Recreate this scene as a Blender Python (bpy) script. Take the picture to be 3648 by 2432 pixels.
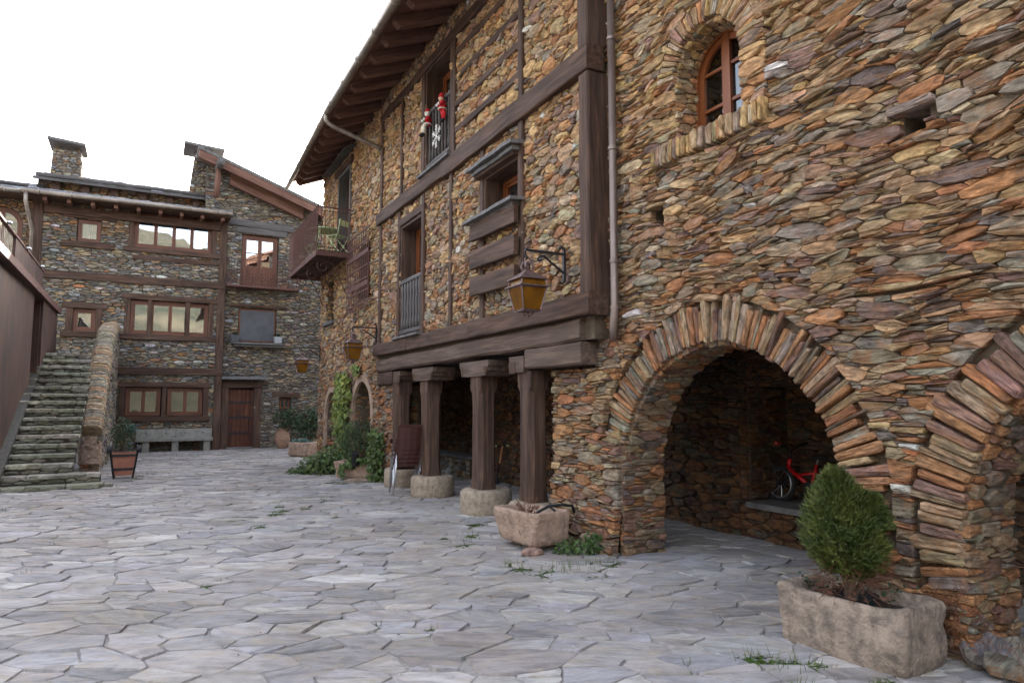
import bpy, math, random, numpy as np
from mathutils import Vector, Matrix, noise as mnoise
R_ = math.radians
PI = math.pi
for o in list(bpy.data.objects):
    bpy.data.objects.remove(o)
scene = bpy.context.scene
COL = scene.collection
rnd = random.Random(7)
rng = np.random.default_rng(7)

# ---------------------------------------------------------------- camera, sky, sun, exposure
EYE = Vector((0, 0, 1.6))
PITCH, YAW = R_(5.14), R_(28.1)
cam_d = bpy.data.cameras.new('camera')
cam_d.lens = 24.0
cam_d.sensor_width = 36.0
cam_d.clip_start = 0.05
cam_d.clip_end = 5000
cam = bpy.data.objects.new('camera', cam_d)
COL.objects.link(cam)
cam.location = EYE
cam.rotation_euler = (R_(90) + PITCH, 0, -YAW)
scene.camera = cam

SUN_AZ, SUN_EL = R_(32), R_(21)          # azimuth measured from +Y towards +X
world = bpy.data.worlds.new('World')
scene.world = world
world.use_nodes = True
wn = world.node_tree.nodes
wl = world.node_tree.links
wn.clear()
sky = wn.new('ShaderNodeTexSky')
sky.sky_type = 'NISHITA'
sky.sun_disc = False
sky.sun_elevation = SUN_EL
sky.sun_rotation = SUN_AZ
sky.altitude = 900
sky.air_density = 1.0
sky.dust_density = 5.0
sky.ozone_density = 1.0
bg = wn.new('ShaderNodeBackground')
bg.inputs['Strength'].default_value = 0.15
wo = wn.new('ShaderNodeOutputWorld')
hs = wn.new('ShaderNodeHueSaturation')     # thin haze: a paler sky than clear mountain air
hs.inputs['Saturation'].default_value = 0.44
wl.new(sky.outputs[0], hs.inputs['Color'])
wl.new(hs.outputs[0], bg.inputs[0])
wl.new(bg.outputs[0], wo.inputs[0])

sun_d = bpy.data.lights.new('sun', 'SUN')
sun_d.energy = 3.0
sun_d.angle = R_(0.5)
sun_d.color = (1.0, 0.93, 0.82)
sun = bpy.data.objects.new('sun', sun_d)
COL.objects.link(sun)
sdir = Vector((math.sin(SUN_AZ) * math.cos(SUN_EL), math.cos(SUN_AZ) * math.cos(SUN_EL), math.sin(SUN_EL)))
sun.rotation_euler = sdir.to_track_quat('Z', 'Y').to_euler()
sun.location = (20, 20, 30)

scene.view_settings.view_transform = 'Standard'
scene.view_settings.look = 'None'
scene.view_settings.exposure = 3.1
scene.view_settings.gamma = 1.0
scene.render.engine = 'CYCLES'
scene.cycles.max_bounces = 7
scene.cycles.diffuse_bounces = 4

# ---------------------------------------------------------------- materials
def new_mat(name):
    m = bpy.data.materials.new(name)
    m.use_nodes = True
    nt = m.node_tree
    b = nt.nodes['Principled BSDF']
    return m, nt, b

def N(nt, typ, **kw):
    n = nt.nodes.new(typ)
    for k, v in kw.items():
        if k in n.inputs:
            n.inputs[k].default_value = v
        else:
            setattr(n, k, v)
    return n

def noise_tex(nt, vec, scale3, detail=5, rough=0.55, dist=0.0):
    mp = N(nt, 'ShaderNodeMapping')
    mp.inputs['Scale'].default_value = scale3
    nt.links.new(vec, mp.inputs['Vector'])
    nz = N(nt, 'ShaderNodeTexNoise')
    nz.inputs['Scale'].default_value = 1.0
    nz.inputs['Detail'].default_value = detail
    nz.inputs['Roughness'].default_value = rough
    nz.inputs['Distortion'].default_value = dist
    nt.links.new(mp.outputs[0], nz.inputs['Vector'])
    return nz.outputs['Fac']

def ramp(nt, fac, stops):
    r = N(nt, 'ShaderNodeValToRGB')
    e = r.color_ramp.elements
    while len(e) < len(stops):
        e.new(0.5)
    for el, (p, c) in zip(e, stops):
        el.position = p
        el.color = (c, c, c, 1) if isinstance(c, (int, float)) else (*c, 1)
    nt.links.new(fac, r.inputs[0])
    return r.outputs[0]

def mixc(nt, a, b, fac, mode='MIX'):
    m = N(nt, 'ShaderNodeMix')
    m.data_type = 'RGBA'
    m.blend_type = mode
    for sock, val in ((m.inputs['Factor'], fac), (m.inputs[6], a), (m.inputs[7], b)):
        if hasattr(val, 'is_output'):
            nt.links.new(val, sock)
        elif isinstance(val, (int, float)):
            sock.default_value = val
        else:
            sock.default_value = (*val, 1)
    return m.outputs[2]

def bump(nt, b, height, strength, dist):
    bn = N(nt, 'ShaderNodeBump')
    bn.inputs['Strength'].default_value = strength
    bn.inputs['Distance'].default_value = dist
    nt.links.new(height, bn.inputs['Height'])
    nt.links.new(bn.outputs[0], b.inputs['Normal'])

def addm(nt, a, b, op='ADD'):
    m = N(nt, 'ShaderNodeMath', operation=op)
    for s, v in ((m.inputs[0], a), (m.inputs[1], b)):
        if hasattr(v, 'is_output'):
            nt.links.new(v, s)
        else:
            s.default_value = v
    return m.outputs[0]

def mat_stone(name, stain=None, streak=(11, 38, 16), contrast=(0.42, 1.6), rust=(0.27, 0.115, 0.04), rust_amt=0.55, lay=(8, 50, 18), bstr=1.0, bdist=0.022, grey=(0.185, 0.16, 0.13)):
    m, nt, b = new_mat(name)
    col = N(nt, 'ShaderNodeAttribute', attribute_name='col').outputs['Color']
    gc = N(nt, 'ShaderNodeAttribute', attribute_name='gc').outputs['Vector']
    n1 = noise_tex(nt, gc, streak, 7, 0.72, 0.3)
    v = ramp(nt, n1, [(0.28, contrast[0]), (0.5, 1.0), (0.72, contrast[1])])
    c = mixc(nt, col, v, 1.0, 'MULTIPLY')
    n6 = noise_tex(nt, gc, (streak[0] * .55, streak[1] * .42, streak[2] * .6), 3, 0.6, 0.8)
    c = mixc(nt, c, ramp(nt, n6, [(0.34, contrast[0] + .12), (0.5, 1.0), (0.68, contrast[1] * .92)]), 1.0, 'MULTIPLY')
    n2 = noise_tex(nt, gc, (5, 9, 7), 4, 0.6, 0.6)
    c = mixc(nt, c, rust, ramp(nt, n2, [(0.50, 0.0), (0.66, rust_amt)]))
    n4 = noise_tex(nt, gc, (6, 14, 9), 4, 0.6, 0.3)
    c = mixc(nt, c, grey, ramp(nt, n4, [(0.56, 0.0), (0.74, 0.45)]))
    if stain:                                          # foot-worn and damp areas that run across many slabs
        pos = N(nt, 'ShaderNodeNewGeometry').outputs['Position']
        ns = noise_tex(nt, pos, (0.55, 0.9, 0.55), 6, 0.62, 0.5)
        c = mixc(nt, c, ramp(nt, ns, [(0.36, stain), (0.56, (1, 1, 1))]), 1.0, 'MULTIPLY')
        nf = noise_tex(nt, pos, (14, 14, 14), 6, 0.75, 0.4)
        c = mixc(nt, c, (0.12, 0.105, 0.09), ramp(nt, nf, [(0.60, 0.0), (0.74, 0.5)]))
    nt.links.new(c, b.inputs['Base Color'])
    b.inputs['Roughness'].default_value = 0.82
    b.inputs['Specular IOR Level'].default_value = 0.25
    h1 = noise_tex(nt, gc, lay, 5, 0.6, 0.4)
    h2 = noise_tex(nt, gc, (60, 80, 60), 4, 0.6)
    mpv = N(nt, 'ShaderNodeMapping')
    mpv.inputs['Scale'].default_value = (lay[0] * 1.6, lay[1] * 0.9, lay[2])
    nt.links.new(gc, mpv.inputs['Vector'])
    vor = N(nt, 'ShaderNodeTexVoronoi')               # chipped beds: little steps of random height
    vor.inputs['Scale'].default_value = 1.0
    nt.links.new(mpv.outputs[0], vor.inputs['Vector'])
    sepv = N(nt, 'ShaderNodeSeparateColor')
    nt.links.new(vor.outputs['Color'], sepv.inputs[0])
    h1 = addm(nt, h1, addm(nt, sepv.outputs[0], 0.30, 'MULTIPLY'))
    bump(nt, b, addm(nt, h1, addm(nt, h2, 0.35, 'MULTIPLY')), bstr, bdist)
    return m

def mat_wood(name, dark, mid, light, gray=None, bstr=0.6, rough=0.78):
    m, nt, b = new_mat(name)
    gc = N(nt, 'ShaderNodeAttribute', attribute_name='gc').outputs['Vector']
    n1 = noise_tex(nt, gc, (1.3, 16, 16), 6, 0.6, 0.5)
    c = ramp(nt, n1, [(0.28, dark), (0.52, mid), (0.75, light)])
    if gray:
        n3 = noise_tex(nt, gc, (0.8, 3, 3), 4, 0.6)
        c = mixc(nt, c, gray, ramp(nt, n3, [(0.5, 0.0), (0.75, 0.5)]))
        n5 = noise_tex(nt, gc, (0.7, 42, 42), 4, 0.7, 1.2)      # long drying cracks
        c = mixc(nt, c, (0.012, 0.008, 0.006), ramp(nt, n5, [(0.30, 0.85), (0.40, 0.0)]))
    nt.links.new(c, b.inputs['Base Color'])
    b.inputs['Roughness'].default_value = rough
    b.inputs['Specular IOR Level'].default_value = 0.3
    h = noise_tex(nt, gc, (3.2, 55, 55), 5, 0.65, 0.8)
    h2 = noise_tex(nt, gc, (1.2, 12, 12), 3, 0.5, 0.8)
    bump(nt, b, addm(nt, h, h2), bstr, 0.006)
    return m

def mat_plain(name, a, bcol=None, rough=0.7, scale=8.0, metal=0.0, bstr=0.0, bscale=40.0, bdist=0.005, spec=0.4, stretch=(1, 1, 1)):
    m, nt, b = new_mat(name)
    tc = N(nt, 'ShaderNodeTexCoord').outputs['Object']
    bcol = bcol or tuple(x * 0.7 for x in a)
    n1 = noise_tex(nt, tc, tuple(scale * s for s in stretch), 6, 0.62, 0.3)
    c = ramp(nt, n1, [(0.33, bcol), (0.62, a)])
    nt.links.new(c, b.inputs['Base Color'])
    b.inputs['Roughness'].default_value = rough
    b.inputs['Metallic'].default_value = metal
    b.inputs['Specular IOR Level'].default_value = spec
    if bstr:
        h = noise_tex(nt, tc, tuple(bscale * s for s in stretch), 6, 0.65)
        bump(nt, b, h, bstr, bdist)
    return m

def mat_leaf(name, a, bcol, trans=0.25):
    m, nt, b = new_mat(name)
    col = N(nt, 'ShaderNodeAttribute', attribute_name='col').outputs['Color']
    tc = N(nt, 'ShaderNodeTexCoord').outputs['Object']
    n1 = noise_tex(nt, tc, (7, 7, 7), 3)
    c = ramp(nt, n1, [(0.35, bcol), (0.65, a)])
    c = mixc(nt, c, col, 1.0, 'MULTIPLY')
    nt.links.new(c, b.inputs['Base Color'])
    b.inputs['Roughness'].default_value = 0.5
    b.inputs['Specular IOR Level'].default_value = 0.35
    t = N(nt, 'ShaderNodeBsdfTranslucent')
    nt.links.new(c, t.inputs[0])
    mx = N(nt, 'ShaderNodeMixShader')
    mx.inputs[0].default_value = trans
    out = nt.nodes['Material Output']
    nt.links.new(b.outputs[0], mx.inputs[1])
    nt.links.new(t.outputs[0], mx.inputs[2])
    nt.links.new(mx.outputs[0], out.inputs[0])
    return m

def mat_glass(name, tint=(0.75, 0.8, 0.8), refl=0.42, rough=0.01):
    m, nt, b = new_mat(name)
    nt.nodes.remove(b)
    tr = N(nt, 'ShaderNodeBsdfTransparent')
    tr.inputs[0].default_value = (*tint, 1)
    gl = N(nt, 'ShaderNodeBsdfGlossy')
    gl.inputs['Color'].default_value = (0.95, 0.97, 1, 1)
    gl.inputs['Roughness'].default_value = rough
    tc = N(nt, 'ShaderNodeTexCoord').outputs['Object']
    h = noise_tex(nt, tc, (1.5, 1.5, 1.5), 1)
    bn = N(nt, 'ShaderNodeBump')
    bn.inputs['Strength'].default_value = 0.12
    bn.inputs['Distance'].default_value = 0.02
    nt.links.new(h, bn.inputs['Height'])
    nt.links.new(bn.outputs[0], gl.inputs['Normal'])
    mx = N(nt, 'ShaderNodeMixShader')
    mx.inputs[0].default_value = refl
    nt.links.new(tr.outputs[0], mx.inputs[1])
    nt.links.new(gl.outputs[0], mx.inputs[2])
    nt.links.new(mx.outputs[0], nt.nodes['Material Output'].inputs[0])
    return m

M = {}
M['stone'] = mat_stone('rubble_stone')
M['stone_grey'] = mat_stone('grey_rubble_stone', rust_amt=0.3, lay=(6, 34, 12))
M['slab'] = mat_stone('paving_slate', stain=(0.80, 0.77, 0.73), rust=(0.38, 0.305, 0.225), rust_amt=0.5, lay=(5, 26, 12), bstr=0.8, bdist=0.016, grey=(0.20, 0.185, 0.20), streak=(5, 17, 9), contrast=(0.66, 1.24))
M['step'] = mat_stone('step_slate', rust=(0.16, 0.15, 0.08), rust_amt=0.5, lay=(4, 8, 30), bstr=0.6, bdist=0.012)
M['mortar'] = mat_plain('earth_mortar', (0.115, 0.082, 0.052), (0.06, 0.043, 0.028), 0.95, 12, bstr=0.6, bscale=40, bdist=0.01)
M['mortar_grey'] = mat_plain('grey_mortar', (0.07, 0.062, 0.05), (0.04, 0.035, 0.03), 0.95, 12, bstr=0.6, bscale=40, bdist=0.01)
M['plaster'] = mat_plain('pink_lime_mortar', (0.36, 0.25, 0.18), (0.26, 0.17, 0.12), 0.9, 6, bstr=0.5, bscale=30)
M['ground'] = mat_plain('grit', (0.31, 0.285, 0.265), (0.20, 0.18, 0.165), 0.95, 30, bstr=0.9, bscale=160, bdist=0.006)
M['timber'] = mat_wood('weathered_timber', (0.022, 0.012, 0.008), (0.066, 0.035, 0.022), (0.145, 0.079, 0.052), gray=(0.108, 0.072, 0.056))
M['timber_pale'] = mat_wood('bleached_timber', (0.04, 0.025, 0.018), (0.095, 0.06, 0.043), (0.18, 0.12, 0.088), gray=(0.13, 0.094, 0.075), bstr=0.9)
M['timber_grey'] = mat_wood('grey_timber', (0.05, 0.045, 0.042), (0.095, 0.085, 0.08), (0.16, 0.145, 0.135), gray=(0.13, 0.125, 0.125))
M['rafter'] = mat_wood('reddish_rafter', (0.075, 0.036, 0.025), (0.15, 0.075, 0.052), (0.23, 0.125, 0.088))
M['frame'] = mat_wood('varnished_frame', (0.11, 0.034, 0.012), (0.19, 0.058, 0.019), (0.27, 0.095, 0.033), bstr=0.15, rough=0.4)
M['frame_dull'] = mat_wood('brown_frame', (0.08, 0.032, 0.019), (0.135, 0.053, 0.029), (0.20, 0.083, 0.047), bstr=0.15, rough=0.5)
M['door'] = mat_wood('dark_red_door', (0.035, 0.011, 0.006), (0.085, 0.025, 0.012), (0.15, 0.055, 0.024), bstr=0.4, rough=0.55)
M['slate_roof'] = mat_stone('roof_slate', rust=(0.20, 0.19, 0.19), rust_amt=0.3, lay=(10, 10, 30), bstr=0.5)
M['slate_slab'] = mat_plain('slate_slab', (0.155, 0.145, 0.14), (0.075, 0.07, 0.066), 0.8, 9, bstr=0.7, bscale=22, bdist=0.012)
M['gutter'] = mat_plain('weathered_zinc', (0.30, 0.255, 0.21), (0.19, 0.155, 0.13), 0.45, 5, metal=0.6)
M['gutter_brown'] = mat_plain('brown_downpipe', (0.25, 0.19, 0.16), (0.15, 0.11, 0.092), 0.42, 4, metal=0.5, stretch=(1, 1, 0.3))
M['corten'] = mat_plain('rusted_steel', (0.082, 0.040, 0.029), (0.030, 0.018, 0.015), 0.68, 2.2, metal=0.3, bstr=0.25, bscale=60, stretch=(1, 1, 0.45))
M['iron'] = mat_plain('black_iron', (0.035, 0.033, 0.036), (0.018, 0.017, 0.019), 0.5, 14, metal=0.5)
M['iron_rust'] = mat_plain('rusty_iron', (0.13, 0.058, 0.045), (0.07, 0.035, 0.03), 0.75, 18, metal=0.2)
M['copper'] = mat_plain('lantern_metal', (0.20, 0.135, 0.125), (0.105, 0.07, 0.068), 0.5, 20, metal=0.55)
M['granite'] = mat_plain('pink_granite', (0.42, 0.285, 0.205), (0.21, 0.145, 0.11), 0.9, 10, bstr=1.0, bscale=22, bdist=0.035)
M['granite_grey'] = mat_plain('lichen_granite', (0.37, 0.28, 0.21), (0.15, 0.115, 0.09), 0.92, 11, bstr=1.0, bscale=20, bdist=0.045)
M['plinth'] = mat_plain('dressed_sandstone', (0.37, 0.29, 0.21), (0.20, 0.155, 0.115), 0.92, 14, bstr=1.0, bscale=30, bdist=0.025)
M['bench'] = mat_plain('bench_stone', (0.25, 0.235, 0.205), (0.15, 0.145, 0.125), 0.9, 7, bstr=0.6, bscale=30)
M['soil'] = mat_plain('soil', (0.06, 0.042, 0.03), (0.028, 0.02, 0.014), 0.95, 30, bstr=1, bscale=60, bdist=0.02)
M['terracotta'] = mat_plain('terracotta', (0.40, 0.165, 0.105), (0.27, 0.11, 0.075), 0.75, 5, bstr=0.2, bscale=40)
M['clay'] = mat_plain('pale_clay', (0.33, 0.19, 0.125), (0.22, 0.13, 0.09), 0.8, 4, bstr=0.2, bscale=40)
M['red_paint'] = mat_plain('red_paint', (0.50, 0.012, 0.014), (0.40, 0.01, 0.01), 0.35, 4)
M['rubber'] = mat_plain('black_rubber', (0.018, 0.018, 0.018), None, 0.8, 10)
M['steel'] = mat_plain('bright_steel', (0.55, 0.55, 0.56), None, 0.3, 10, metal=0.9)
M['grey_paint'] = mat_plain('grey_planter', (0.30, 0.31, 0.32), (0.22, 0.23, 0.24), 0.7, 6)
M['white'] = mat_plain('white_cloth', (0.76, 0.74, 0.70), (0.62, 0.60, 0.56), 0.9, 20)
M['cream'] = mat_plain('cream_cloth', (0.66, 0.60, 0.46), (0.5, 0.45, 0.34), 0.95, 30, bstr=0.4)
M['red_cloth'] = mat_plain('red_cloth', (0.48, 0.016, 0.02), (0.30, 0.01, 0.012), 0.95, 40, bstr=0.5)
M['green_cloth'] = mat_plain('green_cloth', (0.10, 0.16, 0.035), None, 0.95, 30)
M['skin'] = mat_plain('doll_face', (0.62, 0.40, 0.28), None, 0.8, 10)
M['lime'] = mat_plain('pale_green_paint', (0.50, 0.62, 0.33), (0.40, 0.50, 0.26), 0.5, 8)
M['chair'] = mat_plain('brown_resin', (0.075, 0.028, 0.022), (0.05, 0.018, 0.014), 0.5, 8)
M['orange_wood'] = mat_plain('handle_wood', (0.42, 0.19, 0.08), None, 0.5, 10)
M['blind'] = mat_plain('white_blind', (0.42, 0.44, 0.46), (0.32, 0.34, 0.36), 0.8, 5)
M['screen'] = mat_plain('grey_mesh_screen', (0.075, 0.077, 0.084), (0.05, 0.052, 0.057), 0.45, 4)
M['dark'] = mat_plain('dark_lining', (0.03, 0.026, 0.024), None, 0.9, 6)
M['glass'] = mat_glass('window_glass', refl=0.24)
M['glass_dark'] = mat_glass('window_glass_dim', (0.5, 0.55, 0.55), 0.10)
m, nt, b = new_mat('amber_glass')
b.inputs['Base Color'].default_value = (0.46, 0.20, 0.018, 1)
b.inputs['Roughness'].default_value = 0.35
tcA = N(nt, 'ShaderNodeTexCoord').outputs['Object']
nt.links.new(ramp(nt, noise_tex(nt, tcA, (6, 6, 3), 4), [(0.3, (0.13, 0.055, 0.006)), (0.7, (0.36, 0.165, 0.014))]), b.inputs['Base Color'])
tl = N(nt, 'ShaderNodeBsdfTranslucent')
tl.inputs[0].default_value = (0.62, 0.30, 0.025, 1)
mxs = N(nt, 'ShaderNodeMixShader')
mxs.inputs[0].default_value = 0.5
nt.links.new(b.outputs[0], mxs.inputs[1])
nt.links.new(tl.outputs[0], mxs.inputs[2])
nt.links.new(mxs.outputs[0], nt.nodes['Material Output'].inputs[0])
M['amber'] = m
M['leaf_ivy'] = mat_leaf('ivy_leaf', (0.085, 0.135, 0.035), (0.04, 0.075, 0.022))
M['leaf_vine'] = mat_leaf('vine_leaf', (0.17, 0.22, 0.055), (0.09, 0.14, 0.035))
M['leaf_conifer'] = mat_leaf('conifer_spray', (0.135, 0.165, 0.04), (0.055, 0.09, 0.024), 0.2)
M['leaf_dark'] = mat_leaf('dark_leaf', (0.05, 0.085, 0.035), (0.025, 0.05, 0.024))
M['leaf_blue'] = mat_leaf('bluish_leaf', (0.13, 0.21, 0.18), (0.07, 0.13, 0.11))
M['leaf_grass'] = mat_leaf('grass_blade', (0.075, 0.125, 0.025), (0.04, 0.08, 0.018))
M['leaf_brown'] = mat_leaf('dry_twigs', (0.20, 0.085, 0.045), (0.11, 0.05, 0.03))
M['bark'] = mat_plain('bark', (0.13, 0.075, 0.05), (0.07, 0.042, 0.03), 0.9, 20, bstr=0.8)
mm, nt, b = new_mat('hill_scrub')
tcH = N(nt, 'ShaderNodeTexCoord').outputs['Object']
cH = ramp(nt, noise_tex(nt, tcH, (0.035, 0.035, 0.05), 8, 0.7), [(0.35, (0.02, 0.028, 0.012)), (0.48, (0.07, 0.06, 0.035)), (0.68, (0.15, 0.122, 0.075))])
nt.links.new(cH, b.inputs['Base Color'])
b.inputs['Roughness'].default_value = 0.95
M['hill'] = mm

# ---------------------------------------------------------------- object helpers
PLOC = {}
def set_props(o, label=None, cat=None, group=None, kind=None):
    if label: o['label'] = label
    if cat: o['category'] = cat
    if group: o['group'] = group
    if kind: o['kind'] = kind
    return o

def thing(name, label, cat, loc=(0, 0, 0), rotz=0.0, group=None):
    o = bpy.data.objects.new(name, None)
    o.empty_display_size = 0.2
    COL.objects.link(o)
    o.location = loc
    o.rotation_euler = (0, 0, rotz)
    set_props(o, label, cat, group)
    PLOC[o] = Vector(loc)
    return o

class MB:
    """collects geometry; every vertex has gc (grain coordinate) and a colour"""
    def __init__(s):
        s.v, s.f, s.g, s.c = [], [], [], []
    def add(s, vs, fs, gc=None, col=(1, 1, 1)):
        b = len(s.v)
        s.v.extend([tuple(p) for p in vs])
        s.f.extend([tuple(i + b for i in f) for f in fs])
        if gc is None:
            gc = vs
        s.g.extend([tuple(p) for p in gc])
        if len(col) == len(vs) and not isinstance(col[0], (int, float)):
            s.c.extend(col)
        else:
            s.c.extend([tuple(col)] * len(vs))
    def mesh(s, name, off=(0, 0, 0), smooth=False):
        me = bpy.data.meshes.new(name)
        va = np.array(s.v, dtype=np.float32).reshape(-1, 3) - np.array(off, dtype=np.float32)
        me.from_pydata(va.tolist(), [], s.f)
        a = me.attributes.new('gc', 'FLOAT_VECTOR', 'POINT')
        a.data.foreach_set('vector', np.array(s.g, dtype=np.float32).ravel())
        ca = np.ones((len(s.v), 4), dtype=np.float32)
        ca[:, :3] = np.array(s.c, dtype=np.float32).reshape(-1, 3)
        a = me.attributes.new('col', 'FLOAT_COLOR', 'POINT')
        a.data.foreach_set('color', ca.ravel())
        if smooth:
            me.polygons.foreach_set('use_smooth', [True] * len(me.polygons))
        return me

def part(name, mb, mat, parent=None, smooth=False, kind=None, label=None, local=False, recenter=False):
    """one mesh object; geometry in world space unless local (then it is in its parent's space)"""
    off = (0, 0, 0)
    if recenter and mb.v:
        a = np.array(mb.v)
        off = tuple((a.min(0) + a.max(0)) / 2)
    me = mb.mesh(name, off, smooth)
    me.materials.append(M[mat])
    o = bpy.data.objects.new(name, me)
    COL.objects.link(o)
    o.location = off
    if parent is not None:
        o.parent = parent
        if not local:
            p = parent
            tot = Vector((0, 0, 0))
            while p is not None:
                tot += p.location
                p = p.parent
            # parents of world-space parts are never rotated and use their own inverse
            o.matrix_parent_inverse = Matrix.Translation(-WORLD(parent))
    if kind: o['kind'] = kind
    if label: o['label'] = label
    WPOS[o] = Vector(off)
    return o

WPOS = {}
def WORLD(o):
    return PLOC[o] if o in PLOC else WPOS.get(o, Vector((0, 0, 0)))

def copy_tree(o, parent=None):
    c = o.copy()
    COL.objects.link(c)
    if parent is not None:
        c.parent = parent
        c.matrix_parent_inverse = o.matrix_parent_inverse.copy()
    for ch in list(o.children):
        copy_tree(ch, c)
    return c

def solo(name, mb, mat, label, cat, group=None, kind=None, smooth=False):
    o = part(name, mb, mat, None, smooth=smooth, kind=kind, recenter=True)
    set_props(o, label, cat, group)
    return o

# ---- primitive adders
def box(mb, a, b, col=(1, 1, 1), axis=0):
    x0, y0, z0 = a
    x1, y1, z1 = b
    v = [(x0, y0, z0), (x1, y0, z0), (x1, y1, z0), (x0, y1, z0), (x0, y0, z1), (x1, y0, z1), (x1, y1, z1), (x0, y1, z1)]
    f = [(0, 3, 2, 1), (4, 5, 6, 7), (0, 1, 5, 4), (1, 2, 6, 5), (2, 3, 7, 6), (3, 0, 4, 7)]
    r = rnd.random() * 50
    if axis == 0: g = [(p[0] + r, p[1], p[2] + r) for p in v]
    elif axis == 1: g = [(p[1] + r, p[0], p[2] + r) for p in v]
    else: g = [(p[2] + r, p[0], p[1] + r) for p in v]
    mb.add(v, f, g, col)

def beam(mb, p0, p1, w, h, up=(0, 0, 1), cham=0.012, wob=0.006, seg=None, col=(1, 1, 1), endcut=None):
    """hewn timber: eight sided section swept from p0 to p1; w across, h along 'up'"""
    p0, p1 = Vector(p0), Vector(p1)
    d = p1 - p0
    L = d.length
    d.normalize()
    up = Vector(up)
    sx = d.cross(up).normalized()
    sy = sx.cross(d).normalized()
    seg = seg or max(1, min(14, int(L / 0.45)))
    c = cham
    prof = [(-w / 2 + c, -h / 2), (w / 2 - c, -h / 2), (w / 2, -h / 2 + c), (w / 2, h / 2 - c), (w / 2 - c, h / 2), (-w / 2 + c, h / 2), (-w / 2, h / 2 - c), (-w / 2, -h / 2 + c)]
    r = rnd.random() * 60
    vs, gs = [], []
    for i in range(seg + 1):
        t = i / seg
        ox, oy = rnd.uniform(-wob, wob), rnd.uniform(-wob, wob)
        for (a, b) in prof:
            p = p0 + d * (L * t) + sx * (a + ox + rnd.uniform(-wob, wob) * .5) + sy * (b + oy + rnd.uniform(-wob, wob) * .5)
            vs.append(p)
            gs.append((L * t + r, a + r, b))
    fs = []
    for i in range(seg):
        for k in range(8):
            k2 = (k + 1) % 8
            fs.append((i * 8 + k, i * 8 + k2, i * 8 + 8 + k2, i * 8 + 8 + k))
    fs.append(tuple(range(7, -1, -1)))
    fs.append(tuple(seg * 8 + k for k in range(8)))
    mb.add(vs, fs, gs, col)

def tube(mb, pts, r, n=8, col=(1, 1, 1), closed=False, cap=True):
    pts = [Vector(p) for p in pts]
    rs = r if isinstance(r, (list, tuple)) else [r] * len(pts)
    vs, fs, gs = [], [], []
    prev = None
    dist = 0
    for i, p in enumerate(pts):
        if closed:
            d = (pts[(i + 1) % len(pts)] - pts[i - 1])
        else:
            d = pts[min(i + 1, len(pts) - 1)] - pts[max(i - 1, 0)]
        d.normalize()
        if prev is None:
            ref = Vector((0, 0, 1)) if abs(d.z) < 0.9 else Vector((1, 0, 0))
            s = d.cross(ref).normalized()
        else:
            s = (prev - d * prev.dot(d)).normalized()
        prev = s
        t = d.cross(s)
        if i: dist += (p - pts[i - 1]).length
        for k in range(n):
            a = 2 * PI * k / n
            q = p + s * (math.cos(a) * rs[i]) + t * (math.sin(a) * rs[i])
            vs.append(q)
            gs.append((dist, math.cos(a) * rs[i], math.sin(a) * rs[i]))
    m = len(pts)
    for i in range(m if closed else m - 1):
        j = (i + 1) % m
        for k in range(n):
            k2 = (k + 1) % n
            fs.append((i * n + k, i * n + k2, j * n + k2, j * n + k))
    if cap and not closed:
        fs.append(tuple(range(n - 1, -1, -1)))
        fs.append(tuple((m - 1) * n + k for k in range(n)))
    mb.add(vs, fs, gs, col)

def lathe(mb, prof, c=(0, 0, 0), n=24, col=(1, 1, 1), wob=0.0, axis='z'):
    vs, fs = [], []
    for (r, z) in prof:
        for k in range(n):
            a = 2 * PI * k / n
            q = r * (1 + rnd.uniform(-wob, wob))
            if axis == 'z': vs.append((c[0] + q * math.cos(a), c[1] + q * math.sin(a), c[2] + z))
            elif axis == 'x': vs.append((c[0] + z, c[1] + q * math.cos(a), c[2] + q * math.sin(a)))
            else: vs.append((c[0] + q * math.cos(a), c[1] + z, c[2] + q * math.sin(a)))
    m = len(prof)
    for i in range(m - 1):
        for k in range(n):
            k2 = (k + 1) % n
            fs.append((i * n + k, i * n + k2, i * n + n + k2, i * n + n + k))
    fs.append(tuple(range(n - 1, -1, -1)))
    fs.append(tuple((m - 1) * n + k for k in range(n)))
    mb.add(vs, fs, None, col)

def ball(mb, c, r, n=10, col=(1, 1, 1)):
    r = r if isinstance(r, (list, tuple)) else (r, r, r)
    prof = [(math.sin(PI * i / 8), -math.cos(PI * i / 8)) for i in range(9)]
    vs, fs = [], []
    for (a, z) in prof:
        for k in range(n):
            t = 2 * PI * k / n
            vs.append((c[0] + r[0] * a * math.cos(t), c[1] + r[1] * a * math.sin(t), c[2] + r[2] * z))
    for i in range(8):
        for k in range(n):
            k2 = (k + 1) % n
            fs.append((i * n + k, i * n + k2, i * n + n + k2, i * n + n + k))
    mb.add(vs, fs, None, col)

def prism(mb, pts, ext, col=(1, 1, 1), grain=None):
    """polygon (3D points) extruded by vector ext"""
    n = len(pts)
    e = Vector(ext)
    vs = [Vector(p) for p in pts] + [Vector(p) + e for p in pts]
    fs = [tuple(range(n)), tuple(range(2 * n - 1, n - 1, -1))]
    for i in range(n):
        j = (i + 1) % n
        fs.append((i, i + n, j + n, j))
    r = rnd.random() * 40
    if grain is None:
        gs = [(p.x + r, p.y, p.z + r) for p in vs]
    else:
        g = Vector(grain)
        s = g.orthogonal().normalized()
        t = g.cross(s)
        gs = [(p.dot(g) + r, p.dot(s) + r, p.dot(t)) for p in vs]
    mb.add(vs, fs, gs, col)

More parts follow.
